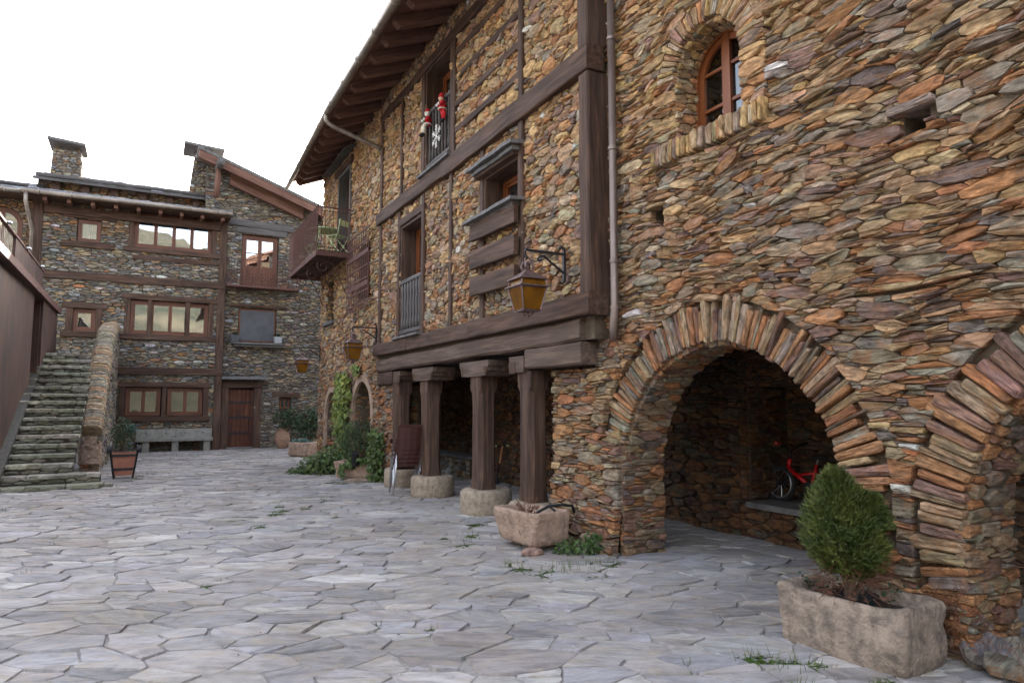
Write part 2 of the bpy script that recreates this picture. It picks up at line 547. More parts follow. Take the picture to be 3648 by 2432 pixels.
# wall frames: (u, v, n) -> world, vectorised
def fr_x(X): return lambda u, v, n: np.stack([X - n, u, v], -1)       # facade in a plane X = const, facing -X
def fr_y(Y): return lambda u, v, n: np.stack([u, Y - n, v], -1)       # facade in a plane Y = const, facing -Y
def fr_xr(X): return lambda u, v, n: np.stack([X + n, u, v], -1)      # facing +X

def fbox(mb, fr, u0, u1, v0, v1, n0, n1, col=(1, 1, 1), axis='u'):
    P = lambda u, v, n: tuple(fr(np.float64(u), np.float64(v), np.float64(n)))
    v = [P(u0, v0, n0), P(u1, v0, n0), P(u1, v1, n0), P(u0, v1, n0), P(u0, v0, n1), P(u1, v0, n1), P(u1, v1, n1), P(u0, v1, n1)]
    f = [(0, 3, 2, 1), (4, 5, 6, 7), (0, 1, 5, 4), (1, 2, 6, 5), (2, 3, 7, 6), (3, 0, 4, 7)]
    r = rnd.random() * 50
    uv = [(u0, v0, n0), (u1, v0, n0), (u1, v1, n0), (u0, v1, n0), (u0, v0, n1), (u1, v0, n1), (u1, v1, n1), (u0, v1, n1)]
    g = [((a if axis == 'u' else b_) + r, (b_ if axis == 'u' else a) + r, c) for a, b_, c in uv]
    mb.add(v, f, g, col)

def fbeam(mb, fr, a, b, w, d, n, **kw):
    """timber in a wall frame from (u,v)=a to b; w in the wall plane, d across it, n = its front face"""
    P = lambda u, v, q: Vector(fr(np.float64(u), np.float64(v), np.float64(q)))
    p0, p1 = P(a[0], a[1], n - d / 2), P(b[0], b[1], n - d / 2)
    nn = (P(0, 0, 1) - P(0, 0, 0)).normalized()
    beam(mb, p0, p1, w, d, up=nn, **kw)

# ---------------------------------------------------------------- stone laying (power diagram of thrown seeds)
def clip_half(poly, nx, ny, d):
    """keep nx*x+ny*y <= d"""
    out = []
    m = len(poly)
    px, py = poly[-1]
    pd = nx * px + ny * py - d
    for (x, y) in poly:
        cd = nx * x + ny * y - d
        if (cd <= 0) != (pd <= 0):
            t = pd / (pd - cd)
            out.append((px + (x - px) * t, py + (y - py) * t))
        if cd <= 0:
            out.append((x, y))
        px, py, pd = x, y, cd
    return out

def pack(u0, u1, v0, v1, a, classes, holes=(), seed=1, wf=0.85):
    """irregular cells covering a rectangle; a = how much longer than high the stones are"""
    r_ = random.Random(seed)
    s0, s1 = u0 / a, u1 / a
    area = (s1 - s0) * (v1 - v0)
    rmax = max(c[0] for c in classes)
    cs = rmax * 2
    grid = {}
    pts = []
    def inside_hole(u, v):
        for h in holes:
            if h[0] == 'rect':
                if h[1] < u < h[2] and h[3] < v < h[4]: return True
            else:
                if v > h[4] - 1e-6 and (u - h[1]) ** 2 + (v - h[2]) ** 2 < h[3] ** 2: return True
        return False
    for (rad, k) in classes:
        n = int(k * area / (rad * rad))
        for _ in range(n):
            s, t = r_.uniform(s0, s1), r_.uniform(v0, v1)
            if inside_hole(s * a, t): continue
            rr = rad * r_.uniform(0.8, 1.2)
            gi, gj = int(math.floor(s / cs)), int(math.floor(t / cs))
            ok = True
            for i in (gi - 1, gi, gi + 1):
                for j in (gj - 1, gj, gj + 1):
                    for (ps, pt, pr, _q) in grid.get((i, j), ()):
                        if (ps - s) ** 2 + (pt - t) ** 2 < (0.92 * (pr + rr)) ** 2:
                            ok = False
                            break
                    if not ok: break
                if not ok: break
            if ok:
                p = (s, t, rr, len(pts))
                pts.append(p)
                grid.setdefault((gi, gj), []).append(p)
    cells = []
    for (s, t, r, q) in pts:
        gi, gj = int(math.floor(s / cs)), int(math.floor(t / cs))
        nb = []
        for i in range(gi - 2, gi + 3):
            for j in range(gj - 2, gj + 3):
                for p in grid.get((i, j), ()):
                    if p[3] != q:
                        dd = (p[0] - s) ** 2 + (p[1] - t) ** 2
                        nb.append((dd, p))
        nb.sort(key=lambda z: z[0])
        R0 = rmax * 2.2
        poly = [(max(s - R0, s0), max(t - R0, v0)), (min(s + R0, s1), max(t - R0, v0)), (min(s + R0, s1), min(t + R0, v1)), (max(s - R0, s0), min(t + R0, v1))]
        for dd, p in nb:
            mr = max((x - s) ** 2 + (y - t) ** 2 for x, y in poly)
            if dd > 4.8 * mr + rmax * rmax: break
            nx, ny = p[0] - s, p[1] - t
            d = 0.5 * (p[0] ** 2 + p[1] ** 2 - s * s - t * t + wf * (r * r - p[2] ** 2))
            poly = clip_half(poly, nx, ny, d)
            if len(poly) < 3: break
        if len(poly) < 3: continue
        poly = [(x * a, y) for x, y in poly]
        su, sv = s * a, t
        for h in holes:
            us = [p[0] for p in poly]; vs = [p[1] for p in poly]
            if h[0] == 'rect':
                if max(us) <= h[1] or min(us) >= h[2] or max(vs) <= h[3] or min(vs) >= h[4]: continue
                ds = [h[1] - su, su - h[2], h[3] - sv, sv - h[4]]
                k = ds.index(max(ds))
                if k == 0: poly = clip_half(poly, 1, 0, h[1])
                elif k == 1: poly = clip_half(poly, -1, 0, -h[2])
                elif k == 2: poly = clip_half(poly, 0, 1, h[3])
                else: poly = clip_half(poly, 0, -1, -h[4])
            else:
                if max(vs) < h[4]: continue
                dx, dy = su - h[1], sv - h[2]
                L = math.hypot(dx, dy)
                if L > h[3] + 1.0 or L < 1e-6: continue
                if sv < h[4]: continue
                nx, ny = dx / L, dy / L
                poly = clip_half(poly, -nx, -ny, -(nx * h[1] + ny * h[2] + h[3]))
            if len(poly) < 3: break
        if len(poly) < 3: continue
        cells.append(poly)
    return cells

PAL = {
    'warm': [(5, (0.33, 0.215, 0.11)), (4, (0.26, 0.185, 0.11)), (3.2, (0.29, 0.13, 0.05)), (3, (0.215, 0.175, 0.12)), (2, (0.145, 0.092, 0.072)), (2, (0.29, 0.16, 0.09)), (1.2, (0.35, 0.265, 0.175)), (0.9, (0.115, 0.095, 0.085)), (1.6, (0.205, 0.18, 0.14)), (0.12, (0.46, 0.43, 0.38))],
    'ochre': [(6, (0.40, 0.255, 0.11)), (4, (0.34, 0.225, 0.12)), (2.8, (0.34, 0.165, 0.065)), (2.5, (0.27, 0.215, 0.13)), (1.2, (0.21, 0.13, 0.095)), (2, (0.36, 0.22, 0.13)), (1.3, (0.40, 0.305, 0.20)), (0.8, (0.24, 0.21, 0.165)), (0.2, (0.50, 0.47, 0.42))],
    'rust': [(4, (0.275, 0.115, 0.045)), (4, (0.25, 0.175, 0.10)), (3, (0.165, 0.092, 0.068)), (3, (0.215, 0.175, 0.12)), (2, (0.31, 0.155, 0.065)), (1.5, (0.13, 0.105, 0.092)), (2, (0.19, 0.165, 0.13))],
    'grey': [(5, (0.145, 0.13, 0.105)), (4, (0.20, 0.175, 0.13)), (3, (0.105, 0.10, 0.095)), (2.2, (0.24, 0.185, 0.115)), (1.2, (0.19, 0.115, 0.07)), (1.3, (0.27, 0.25, 0.215)), (1.5, (0.165, 0.17, 0.165)), (0.25, (0.38, 0.38, 0.37))],
    'dim': [(5, (0.12, 0.105, 0.085)), (4, (0.16, 0.135, 0.10)), (3, (0.09, 0.082, 0.08)), (1.2, (0.19, 0.14, 0.09)), (1.2, (0.145, 0.14, 0.13)), (0.4, (0.26, 0.25, 0.23))],
    'slab': [(5, (0.315, 0.292, 0.285)), (4, (0.29, 0.272, 0.275)), (3, (0.345, 0.315, 0.293)), (1.5, (0.258, 0.245, 0.252)), (1.5, (0.385, 0.357, 0.335)), (1.5, (0.305, 0.272, 0.254))],
    'shaded_rust': [(4, (0.11, 0.05, 0.025)), (4, (0.095, 0.063, 0.04)), (3, (0.068, 0.041, 0.034)), (3, (0.085, 0.07, 0.052)), (2, (0.12, 0.065, 0.032))],  # rust tones darkened: the arcade's indoor shade is put into the stone colour
    'roof': [(4, (0.20, 0.20, 0.22)), (3, (0.16, 0.16, 0.175)), (2, (0.25, 0.25, 0.265)), (1, (0.20, 0.185, 0.17))],
    'step': [(4, (0.145, 0.135, 0.105)), (3, (0.175, 0.16, 0.13)), (2, (0.12, 0.115, 0.085))],
    'coping': [(4, (0.235, 0.175, 0.11)), (3, (0.20, 0.165, 0.115)), (2, (0.255, 0.155, 0.09)), (2, (0.17, 0.155, 0.12))],
}
for _k in ('warm', 'ochre', 'rust'):       # schist: everything leans to one dusty brown
    PAL[_k] = [(w, tuple(0.86 * c[i] + 0.14 * (0.235, 0.15, 0.108)[i] for i in range(3))) for w, c in PAL[_k]]
PAL['ochre'] = [(w, tuple(1.12 * x for x in c)) for w, c in PAL['ochre']]
PAL['shaded_rust'] = [(w, tuple(0.75 * x for x in c)) for w, c in PAL['shaded_rust']]
for _k in ('grey', 'dim'):
    PAL[_k] = [(w, tuple(1.22 * c[i] for i in range(3))) for w, c in PAL[_k]]
PAL['step'] = [(w, tuple(1.3 * x for x in c)) for w, c in PAL['step']]
def pick(pal, r_):
    L = PAL[pal]
    x = r_.random() * sum(w for w, _ in L)
    for w, c in L:
        x -= w
        if x <= 0: break
    k = r_.uniform(0.82, 1.2)
    j = [r_.uniform(0.985, 1.015) if pal == 'slab' else r_.uniform(0.94, 1.06) for _ in range(3)]
    return tuple(min(0.85, c[i] * k * j[i]) for i in range(3))

def make_stone(poly, fr, col, r_, gap=0.006, proud=0.03, pvar=0.02, back=0.05, bev=0.016, tilt=0.10, nmax=10, ang=0.0, rough=0.006, round_=0.22):
    """one stone from a convex polygon in wall coordinates -> (verts, faces, gc, col, centre)"""
    n = len(poly)
    ar = 0; cu = 0; cv = 0
    for i in range(n):
        x0, y0 = poly[i]; x1, y1 = poly[(i + 1) % n]
        k = x0 * y1 - x1 * y0
        ar += k; cu += (x0 + x1) * k; cv += (y0 + y1) * k
    if abs(ar) < 2e-5: return None
    cu /= 3 * ar; cv /= 3 * ar
    us = [p[0] for p in poly]; vs = [p[1] for p in poly]
    w, h = max(us) - min(us), max(vs) - min(vs)
    if w < 3 * gap or h < 2.6 * gap: return None
    ku, kv = max(0.55, 1 - 2 * gap / w), max(0.55, 1 - 2 * gap / h)
    P = [(cu + (x - cu) * ku, cv + (y - cv) * kv) for x, y in poly]
    # cut corners, drop the shortest edges
    Q = []
    for i in range(n):
        x0, y0 = P[i]; x1, y1 = P[(i + 1) % n]
        t = round_ * r_.uniform(0.5, 1.3)
        Q.append((x0 + (x1 - x0) * t, y0 + (y1 - y0) * t))
        t = 1 - round_ * r_.uniform(0.5, 1.3)
        Q.append((x0 + (x1 - x0) * t, y0 + (y1 - y0) * t))
    while len(Q) > nmax:
        m = len(Q)
        ds = [(Q[i][0] - Q[(i + 1) % m][0]) ** 2 + (Q[i][1] - Q[(i + 1) % m][1]) ** 2 for i in range(m)]
        k = ds.index(min(ds)); k2 = (k + 1) % m
        Q[k] = ((Q[k][0] + Q[k2][0]) / 2, (Q[k][1] + Q[k2][1]) / 2)
        Q.pop(k2)
    m = len(Q)
    jit = min(w, h) * 0.035
    Q = [(x + r_.uniform(-jit, jit), y + r_.uniform(-jit, jit)) for x, y in Q]
    b = min(bev, 0.22 * min(w, h))
    pr = proud + r_.uniform(-pvar, pvar)
    tu, tv = r_.gauss(0, tilt) , r_.gauss(0, tilt)
    ki, kj = 1 - 2 * b / max(w, 1e-3), 1 - 2 * b / max(h, 1e-3)
    U, V, Nn = [], [], []
    for x, y in Q:
        U.append(x); V.append(y); Nn.append(-back)
    for x, y in Q:
        U.append(x); V.append(y); Nn.append(pr - b * r_.uniform(0.7, 1.3) + tu * (x - cu) + tv * (y - cv))
    for x, y in Q:
        U.append(cu + (x - cu) * ki); V.append(cv + (y - cv) * kj); Nn.append(pr + tu * (x - cu) * ki + tv * (y - cv) * kj + r_.uniform(-rough, rough * .8))
    U.append(cu + r_.uniform(-.15, .15) * w); V.append(cv + r_.uniform(-.15, .15) * h); Nn.append(pr + r_.uniform(-rough, rough * 2))
    fs = []
    for k in range(m):
        k2 = (k + 1) % m
        fs.append((k, k2, m + k2, m + k))
        fs.append((m + k, m + k2, 2 * m + k2, 2 * m + k))
        fs.append((2 * m + k, 2 * m + k2, 3 * m))
    U = np.array(U); V = np.array(V); Nn = np.array(Nn)
    W = fr(U, V, Nn)
    ca, sa = math.cos(ang), math.sin(ang)
    ra, rb = r_.random() * 30, r_.random() * 30
    G = np.stack([(U - cu) * ca + (V - cv) * sa + ra, -(U - cu) * sa + (V - cv) * ca + rb, Nn], -1)
    return W, fs, G, col, W[-1], abs(ar) / 2

F_cam = Vector((math.sin(YAW) * math.cos(PITCH), math.cos(YAW) * math.cos(PITCH), math.sin(PITCH)))
R_cam = Vector((math.cos(YAW), -math.sin(YAW), 0))
U_cam = R_cam.cross(F_cam)
def seen(c, area, nrm=None):
    """rough size of a piece in the photograph, 0 outside the frame"""
    d = Vector(c) - EYE
    z = d.dot(F_cam)
    if z < 0.4: return 0.0
    x, y = d.dot(R_cam) / z, d.dot(U_cam) / z
    if abs(x) > 0.765 or abs(y) > 0.515: return 0.0
    k = 1.0 if nrm is None else abs(Vector(nrm).dot(d.normalized()))
    return area * k / (z * z)

def emit(stones, parent, name, rest_name, mat, limit=300, rest_label=None):
    """the pieces that show largest become parts of their own, the others one joined part"""
    stones = [s for s in stones if s is not None]
    stones.sort(key=lambda s: -s[6])
    one = [s for s in stones[:limit] if s[6] > 0]
    rest = stones[len(one):]
    for (W, fs, G, col, c, ar, sc) in one:
        mb = MB()
        mb.add(W.tolist(), fs, G.tolist(), col)
        part(name, mb, mat, parent, recenter=True)
    if rest:
        mb = MB()
        for (W, fs, G, col, c, ar, sc) in rest:
            mb.add(W.tolist(), fs, G.tolist(), col)
        part(rest_name, mb, mat, parent, kind='stuff', label=rest_label)

def split_cells(cells, prob, hmin, r_):
    """slates lie in thin beds: many cells break along their length into two or three"""
    out = []
    todo = [(c, 0) for c in cells]
    while todo:
        c, k = todo.pop()
        us = [q[0] for q in c]; vs = [q[1] for q in c]
        w, h = max(us) - min(us), max(vs) - min(vs)
        if h > hmin and k < 2 and r_.random() < prob * (1.0 if k == 0 else 0.6):
            mx, my = (max(us) + min(us)) / 2, min(vs) + h * r_.uniform(.33, .67)
            sl = r_.gauss(0, .06)
            L = math.hypot(1, sl)
            nx, ny = -sl / L, 1 / L
            d = nx * mx + ny * my
            for q in (clip_half(c, nx, ny, d), clip_half(c, -nx, -ny, -d)):
                if len(q) >= 3: todo.append((q, k + 1))
        elif w > 3.4 * h and w > .14 and k < 2 and r_.random() < prob * .6:
            mx, my = min(us) + w * r_.uniform(.35, .65), (max(vs) + min(vs)) / 2
            sl = r_.gauss(0, .5)
            L = math.hypot(1, sl)
            nx, ny = 1 / L, sl / L
            d = nx * mx + ny * my
            for q in (clip_half(c, nx, ny, d), clip_half(c, -nx, -ny, -d)):
                if len(q) >= 3: todo.append((q, k + 1))
        else:
            out.append(c)
    return out

def lay(out, fr, u0, u1, v0, v1, a, classes, holes, pal, seed, nrm, vis=1.0, warp=0.0, near=True, zone=None, split=0.0, hmin=0.05, **kw):
    r_ = random.Random(seed * 13 + 5)
    cells = pack(u0, u1, v0, v1, a, classes, holes, seed)
    if split: cells = split_cells(cells, split, hmin, r_)
    for poly in cells:
        if warp:
            q = min(1.0, warp / 0.02)
            poly = [(x + q * 0.016 * mnoise.noise(Vector((x * 9, y * 26, seed))), y + warp * (math.sin(x * 3.1 + seed) * math.sin(y * 2.3) + 0.6 * math.sin(x * 7.3 + y * 4.1)) + q * 0.010 * mnoise.noise(Vector((x * 13, y * 22, seed + 9.5)))) for x, y in poly]
        p = pal
        if zone:
            p = zone(poly[0][0], poly[0][1], r_)
        s = make_stone(poly, fr, pick(p, r_), r_, **kw)
        if s is None: continue
        out.append(s + (seen(s[4], s[5], nrm) * vis,))

def voussoirs(out, fr, cu, cv, r0, r1, t0, t1, wmin, wmax, pal, seed, nrm, rvar=0.05, back=0.14, proud=0.045, **kw):
    """radial arch stones between the angles t0 and t1"""
    r_ = random.Random(seed)
    t = t0
    rm = (r0 + r1) / 2
    while t < t1 - 0.005:
        dt = r_.uniform(wmin, wmax) / rm
        if t + dt > t1 - 0.4 * wmin / rm: dt = t1 - t
        a, b = t, t + dt
        ro = r1 + r_.uniform(-rvar, rvar)
        ri = r0 + r_.uniform(-0.012, 0.012)
        sk = r_.uniform(-.01, .01)
        poly = [(cu + ri * math.cos(a), cv + ri * math.sin(a)), (cu + ro * math.cos(a + sk), cv + ro * math.sin(a + sk)), (cu + ro * math.cos(b + sk), cv + ro * math.sin(b + sk)), (cu + ri * math.cos(b), cv + ri * math.sin(b))]
        s = make_stone_quad(poly, fr, pick(pal, r_), r_, ang=(a + b) / 2, back=back, proud=proud, **kw)
        if s is not None:
            out.append(s + (seen(s[4], s[5], nrm),))
        t += dt

def make_stone_quad(poly, fr, col, r_, ang=0.0, back=0.14, proud=0.045, pvar=0.02, gap=0.004, rough=0.008):
    """long slab set on edge: four sides, each split once, so edges can wander"""
    c = np.mean(np.array(poly), 0)
    Q = []
    for i in range(4):
        x0, y0 = poly[i]; x1, y1 = poly[(i + 1) % 4]
        L = math.hypot(x1 - x0, y1 - y0)
        for t in ((0.06, 0.5, 0.94) if L > 0.15 else (0.15, 0.85)):
            Q.append((x0 + (x1 - x0) * t, y0 + (y1 - y0) * t))
    dw = math.hypot(poly[0][0] - poly[3][0], poly[0][1] - poly[3][1])
    ca, sa = math.cos(ang), math.sin(ang)
    def shrink(x, y, g, gl):
        du, dv = x - c[0], y - c[1]
        l, w = du * ca + dv * sa, -du * sa + dv * ca
        l -= math.copysign(min(gl, abs(l)), l)
        w -= math.copysign(min(g, abs(w) * 0.5), w)
        return (c[0] + l * ca - w * sa, c[1] + l * sa + w * ca)
    j = min(0.006, dw * 0.07)
    Q = [shrink(x + r_.uniform(-j, j), y + r_.uniform(-j, j), gap, gap) for x, y in Q]
    b = min(0.014, dw * 0.2)
    I = [shrink(x, y, b, b) for x, y in Q]
    pr = proud + r_.uniform(-pvar, pvar)
    tl = r_.uniform(-.06, .06)
    m = len(Q)
    U = [q[0] for q in Q] * 2 + [q[0] for q in I] + [c[0]]
    V = [q[1] for q in Q] * 2 + [q[1] for q in I] + [c[1]]
    def lng(x, y): return (x - c[0]) * ca + (y - c[1]) * sa
    Nn = [-back] * m + [pr - b + tl * lng(*q) for q in Q] + [pr + tl * lng(*q) + r_.uniform(-rough, rough) for q in I] + [pr + r_.uniform(-rough, rough)]
    fs = []
    for k in range(m):
        k2 = (k + 1) % m
        fs += [(k, k2, m + k2, m + k), (m + k, m + k2, 2 * m + k2, 2 * m + k), (2 * m + k, 2 * m + k2, 3 * m)]
    U = np.array(U); V = np.array(V); Nn = np.array(Nn)
    W = fr(U, V, Nn)
    ra, rb = r_.random() * 30, r_.random() * 30
    G = np.stack([(U - c[0]) * ca + (V - c[1]) * sa + ra, -(U - c[0]) * sa + (V - c[1]) * ca + rb, Nn], -1)
    ar = dw * math.hypot(poly[0][0] - poly[1][0], poly[0][1] - poly[1][1])
    return W, fs, G, col, W[-1], ar

# ---- backing walls with openings
def wall_core(mb, fr, u0, u1, v0, v1, holes, n0, n1, arches=()):
    """solid wall between depths n0 (back) and n1 (front) leaving rectangular holes; arches=(cu,cv,r,top) fill spandrels of their hole"""
    us = sorted({u0, u1, *[min(max(h[i], u0), u1) for h in holes for i in (0, 1)]})
    vs = sorted({v0, v1, *[min(max(h[i], v0), v1) for h in holes for i in (2, 3)]})
    for i in range(len(us) - 1):
        j = 0
        while j < len(vs) - 1:
            def solid(jj):
                uc, vc = (us[i] + us[i + 1]) / 2, (vs[jj] + vs[jj + 1]) / 2
                return not any(h[0] < uc < h[1] and h[2] < vc < h[3] for h in holes)
            if us[i + 1] - us[i] < 1e-6 or not solid(j):
                j += 1
                continue
            k = j
            while k + 1 < len(vs) - 1 and solid(k + 1): k += 1
            fbox(mb, fr, us[i], us[i + 1], vs[j], vs[k + 1], n0, n1)
            j = k + 1
    P = lambda u, v, q: Vector(fr(np.float64(u), np.float64(v), np.float64(q)))
    for (cu, cv, r, top) in arches:
        K = 14
        for k in range(K):
            a, b = PI * k / K, PI * (k + 1) / K
            pts = [(cu + r * math.cos(a), cv + r * math.sin(a)), (cu + r * math.cos(b), cv + r * math.sin(b)), (cu + r * math.cos(b), top), (cu + r * math.cos(a), top)]
            prism(mb, [P(u, v, n0) for u, v in pts], P(0, 0, n1) - P(0, 0, n0))

# ---- windows
def window(house, fr, u0, u1, v0, v1, n, leaves=2, bars=0, mat='frame_dull', glass='glass', fw=0.065, curtain=None, label=None, low_panel=0.0, d=0.07, name='window'):
    mb = MB()
    nb, nf = n - d, n
    fbox(mb, fr, u0, u1, v0, v0 + fw, nb, nf)
    fbox(mb, fr, u0, u1, v1 - fw, v1, nb, nf)
    fbox(mb, fr, u0, u0 + fw, v0 + fw, v1 - fw, nb, nf, axis='v')
    fbox(mb, fr, u1 - fw, u1, v0 + fw, v1 - fw, nb, nf, axis='v')
    iu0, iu1, iv0, iv1 = u0 + fw, u1 - fw, v0 + fw, v1 - fw
    lw = (iu1 - iu0) / leaves
    panes = []
    sw = fw * 0.75
    for k in range(leaves):
        a, b = iu0 + k * lw, iu0 + (k + 1) * lw
        e = 0.004
        fbox(mb, fr, a + e, a + sw, iv0 + e, iv1 - e, nb + 0.012, nf - 0.012, axis='v')
        fbox(mb, fr, b - sw, b - e, iv0 + e, iv1 - e, nb + 0.012, nf - 0.012, axis='v')
        fbox(mb, fr, a + sw, b - sw, iv0 + e, iv0 + sw, nb + 0.012, nf - 0.012)
        fbox(mb, fr, a + sw, b - sw, iv1 - sw, iv1 - e, nb + 0.012, nf - 0.012)
        pv0 = iv0 + sw
        if low_panel:
            fbox(mb, fr, a + sw, b - sw, iv0 + sw, iv0 + low_panel, nb + 0.02, nf - 0.025, axis='v')
            fbox(mb, fr, a + sw, b - sw, iv0 + low_panel, iv0 + low_panel + sw, nb + 0.012, nf - 0.012)
            pv0 = iv0 + low_panel + sw
        for q in range(bars):
            y = pv0 + (iv1 - sw - pv0) * (q + 1) / (bars + 1)
            fbox(mb, fr, a + sw, b - sw, y - 0.014, y + 0.014, nb + 0.02, nf - 0.018)
        panes.append((a + sw, b - sw, pv0, iv1 - sw))
    o = part(name, mb, mat, house, label=label)
    for (a, b, c, e) in panes:
        pm = MB()
        fbox(pm, fr, a, b, c, e, nb + 0.028, nb + 0.034)
        part('pane', pm, glass, o)
    if curtain:
        kind, f0, f1 = curtain
        cm = MB()
        if kind == 'slats':
            y = iv0
            while y < iv1 - 0.02:
                fbox(cm, fr, iu0 + .02, iu1 - .02, y, y + 0.028, nb - 0.10, nb - 0.075)
                y += 0.075
            part('blind', cm, 'screen', o)
        else:
            K = 24
            vv, ff = [], []
            for i in range(K + 1):
                u = iu0 + (iu1 - iu0) * i / K
                q = nb - 0.09 + 0.015 * math.sin(i * 1.9)
                for vv_ in (iv0 + f0 * (iv1 - iv0), iv0 + f1 * (iv1 - iv0)):
                    for dn in (0, -0.004):
                        vv.append(tuple(fr(np.float64(u), np.float64(vv_), np.float64(q + dn))))
            for i in range(K):
                b_ = i * 4
                ff += [(b_, b_ + 4, b_ + 6, b_ + 2), (b_ + 1, b_ + 3, b_ + 7, b_ + 5)]
            cm.add(vv, ff)
            part('curtain' if kind == 'curtain' else 'roller_blind', cm, 'blind', o)
    return o

# ================================================================ SETTING
# ---- courtyard ground, out to the horizon
mb = MB()
box(mb, (-900, -900, -0.4), (900, 900, 0.0))
ground = part('ground', mb, 'ground', None, kind='structure')
ground['label'] = 'courtyard ground of grit under slate paving'
slabs = []
sx, sy = math.cos(-YAW), math.sin(-YAW)
fr_g = lambda u, v, n: np.stack([u * sx - v * sy, u * sy + v * sx, n + 0.0 * u], -1)
def flat_slab(poly, col, r_):
    """a paving slate: worn top, ragged chipped rim standing a little out of the grit"""
    n = len(poly)
    c = np.mean(np.array(poly), 0)
    Q = []
    for i in range(n):
        x0, y0 = poly[i]; x1, y1 = poly[(i + 1) % n]
        L = math.hypot(x1 - x0, y1 - y0)
        ts = (0.03, 0.36, 0.68, 0.97) if L > .30 else ((0.04, 0.5, 0.96) if L > .14 else (0.5,))
        for t in ts: Q.append((x0 + (x1 - x0) * t, y0 + (y1 - y0) * t))
    while len(Q) > 16:
        ds = [math.hypot(Q[i][0] - Q[i - 1][0], Q[i][1] - Q[i - 1][1]) for i in range(len(Q))]
        Q.pop(ds.index(min(ds)))
    g = r_.uniform(0.001, 0.005)
    out = []
    for x, y in Q:
        dx, dy = c[0] - x, c[1] - y
        d = math.hypot(dx, dy) + 1e-6
        k = min(.5, (g + abs(r_.gauss(0, .0035))) / d)
        out.append((x + dx * k, y + dy * k))
    Q = out
    m = len(Q)
    if m < 5: return None
    pr = 0.011 + r_.uniform(-.007, .010)
    tu, tv = r_.gauss(0, .016), r_.gauss(0, .016)
    b = 0.005
    U, V, W_ = [], [], []
    for x, y in Q:
        U.append(x); V.append(y); W_.append(-.012)
    for x, y in Q:
        d = math.hypot(c[0] - x, c[1] - y) + 1e-6
        k = min(.4, b * r_.uniform(.5, 2.0) / d)
        U.append(x + (c[0] - x) * k); V.append(y + (c[1] - y) * k)
        W_.append(max(.003, pr + tu * (x - c[0]) + tv * (y - c[1]) + r_.uniform(-.004, .002)))
    U.append(c[0] + r_.uniform(-.03, .03)); V.append(c[1] + r_.uniform(-.03, .03)); W_.append(pr + r_.uniform(-.001, .004))
    fs = []
    for k in range(m):
        k2 = (k + 1) % m
        fs += [(k, k2, m + k2, m + k), (m + k, m + k2, 2 * m)]
    U, V, W_ = np.array(U), np.array(V), np.array(W_)
    W = fr_g(U, V, W_)
    an = r_.gauss(0, .3)
    ca, sa = math.cos(an), math.sin(an)
    ra, rb = r_.random() * 30, r_.random() * 30
    G = np.stack([(U - c[0]) * ca + (V - c[1]) * sa + ra, -(U - c[0]) * sa + (V - c[1]) * ca + rb, W_], -1)
    ar = 0.5 * abs(sum(poly[i][0] * poly[(i + 1) % n][1] - poly[(i + 1) % n][0] * poly[i][1] for i in range(n)))
    return (W, fs, G, col, W[-1], ar) if ar > .004 else None
r_s = random.Random(11)
def ground_ok(x, y):
    if x > 6.35: return False
    if y > 25.6 or (x < -2.3 and y > 15): return False
    if y < 1.0: return False
    return True
for poly in split_cells(pack(-12.5, 5.5, 1.2, 28.5, 1.6, [(0.20, 0.3), (0.145, 1.2), (0.105, 4), (0.072, 5)], (), 4, wf=0.55), 0.22, 0.20, r_s):
    cu = sum(p[0] for p in poly) / len(poly); cv = sum(p[1] for p in poly) / len(poly)
    x, y = cu * sx - cv * sy, cu * sy + cv * sx
    if not ground_ok(x, y): continue
    if abs(cu) > 0.82 * cv + 1.2: continue
    poly = [(a + 0.035 * math.sin(b * 4.1 + a) + 0.05 * mnoise.noise(Vector((a * 4, b * 6, 3.3))), b + 0.035 * math.sin(a * 3.7 + b * 1.3) + 0.035 * mnoise.noise(Vector((a * 5, b * 5, 7.7)))) for a, b in poly]
    s = flat_slab(poly, pick('slab', r_s), r_s)
    if s: slabs.append(s + (seen(s[4], s[5], (0, 0, 1)),))
emit(slabs, ground, 'paving_slab', 'far_paving', 'slab')

# ---- sunlit hills across the valley, behind the photographer (seen in the panes)
hv, hf = [], []
NA, NR = 60, 9
for i in range(NA + 1):
    a = R_(-15) + R_(215) * i / NA          # from +X round by -Y to beyond -X
    for j in range(NR + 1):
        d = 60 + 460 * j / NR
        hgt = (j / NR) ** 0.95 * (146 + 24 * math.sin(a * 3.1) + 12 * math.sin(a * 7.7 + 1)) + 3.5 * math.sin(a * 23 + j * 1.7) * (j / NR)
        hv.append((d * math.cos(-a), d * math.sin(-a), hgt - 1.0))
for i in range(NA):
    for j in range(NR):
        b_ = i * (NR + 1) + j
        hf.append((b_, b_ + 1, b_ + NR + 2, b_ + NR + 1))
mb = MB()
mb.add(hv, hf)
hill = part('hills', mb, 'hill', None, smooth=True, kind='structure')
hill['label'] = 'dry scrub hillside across the valley'

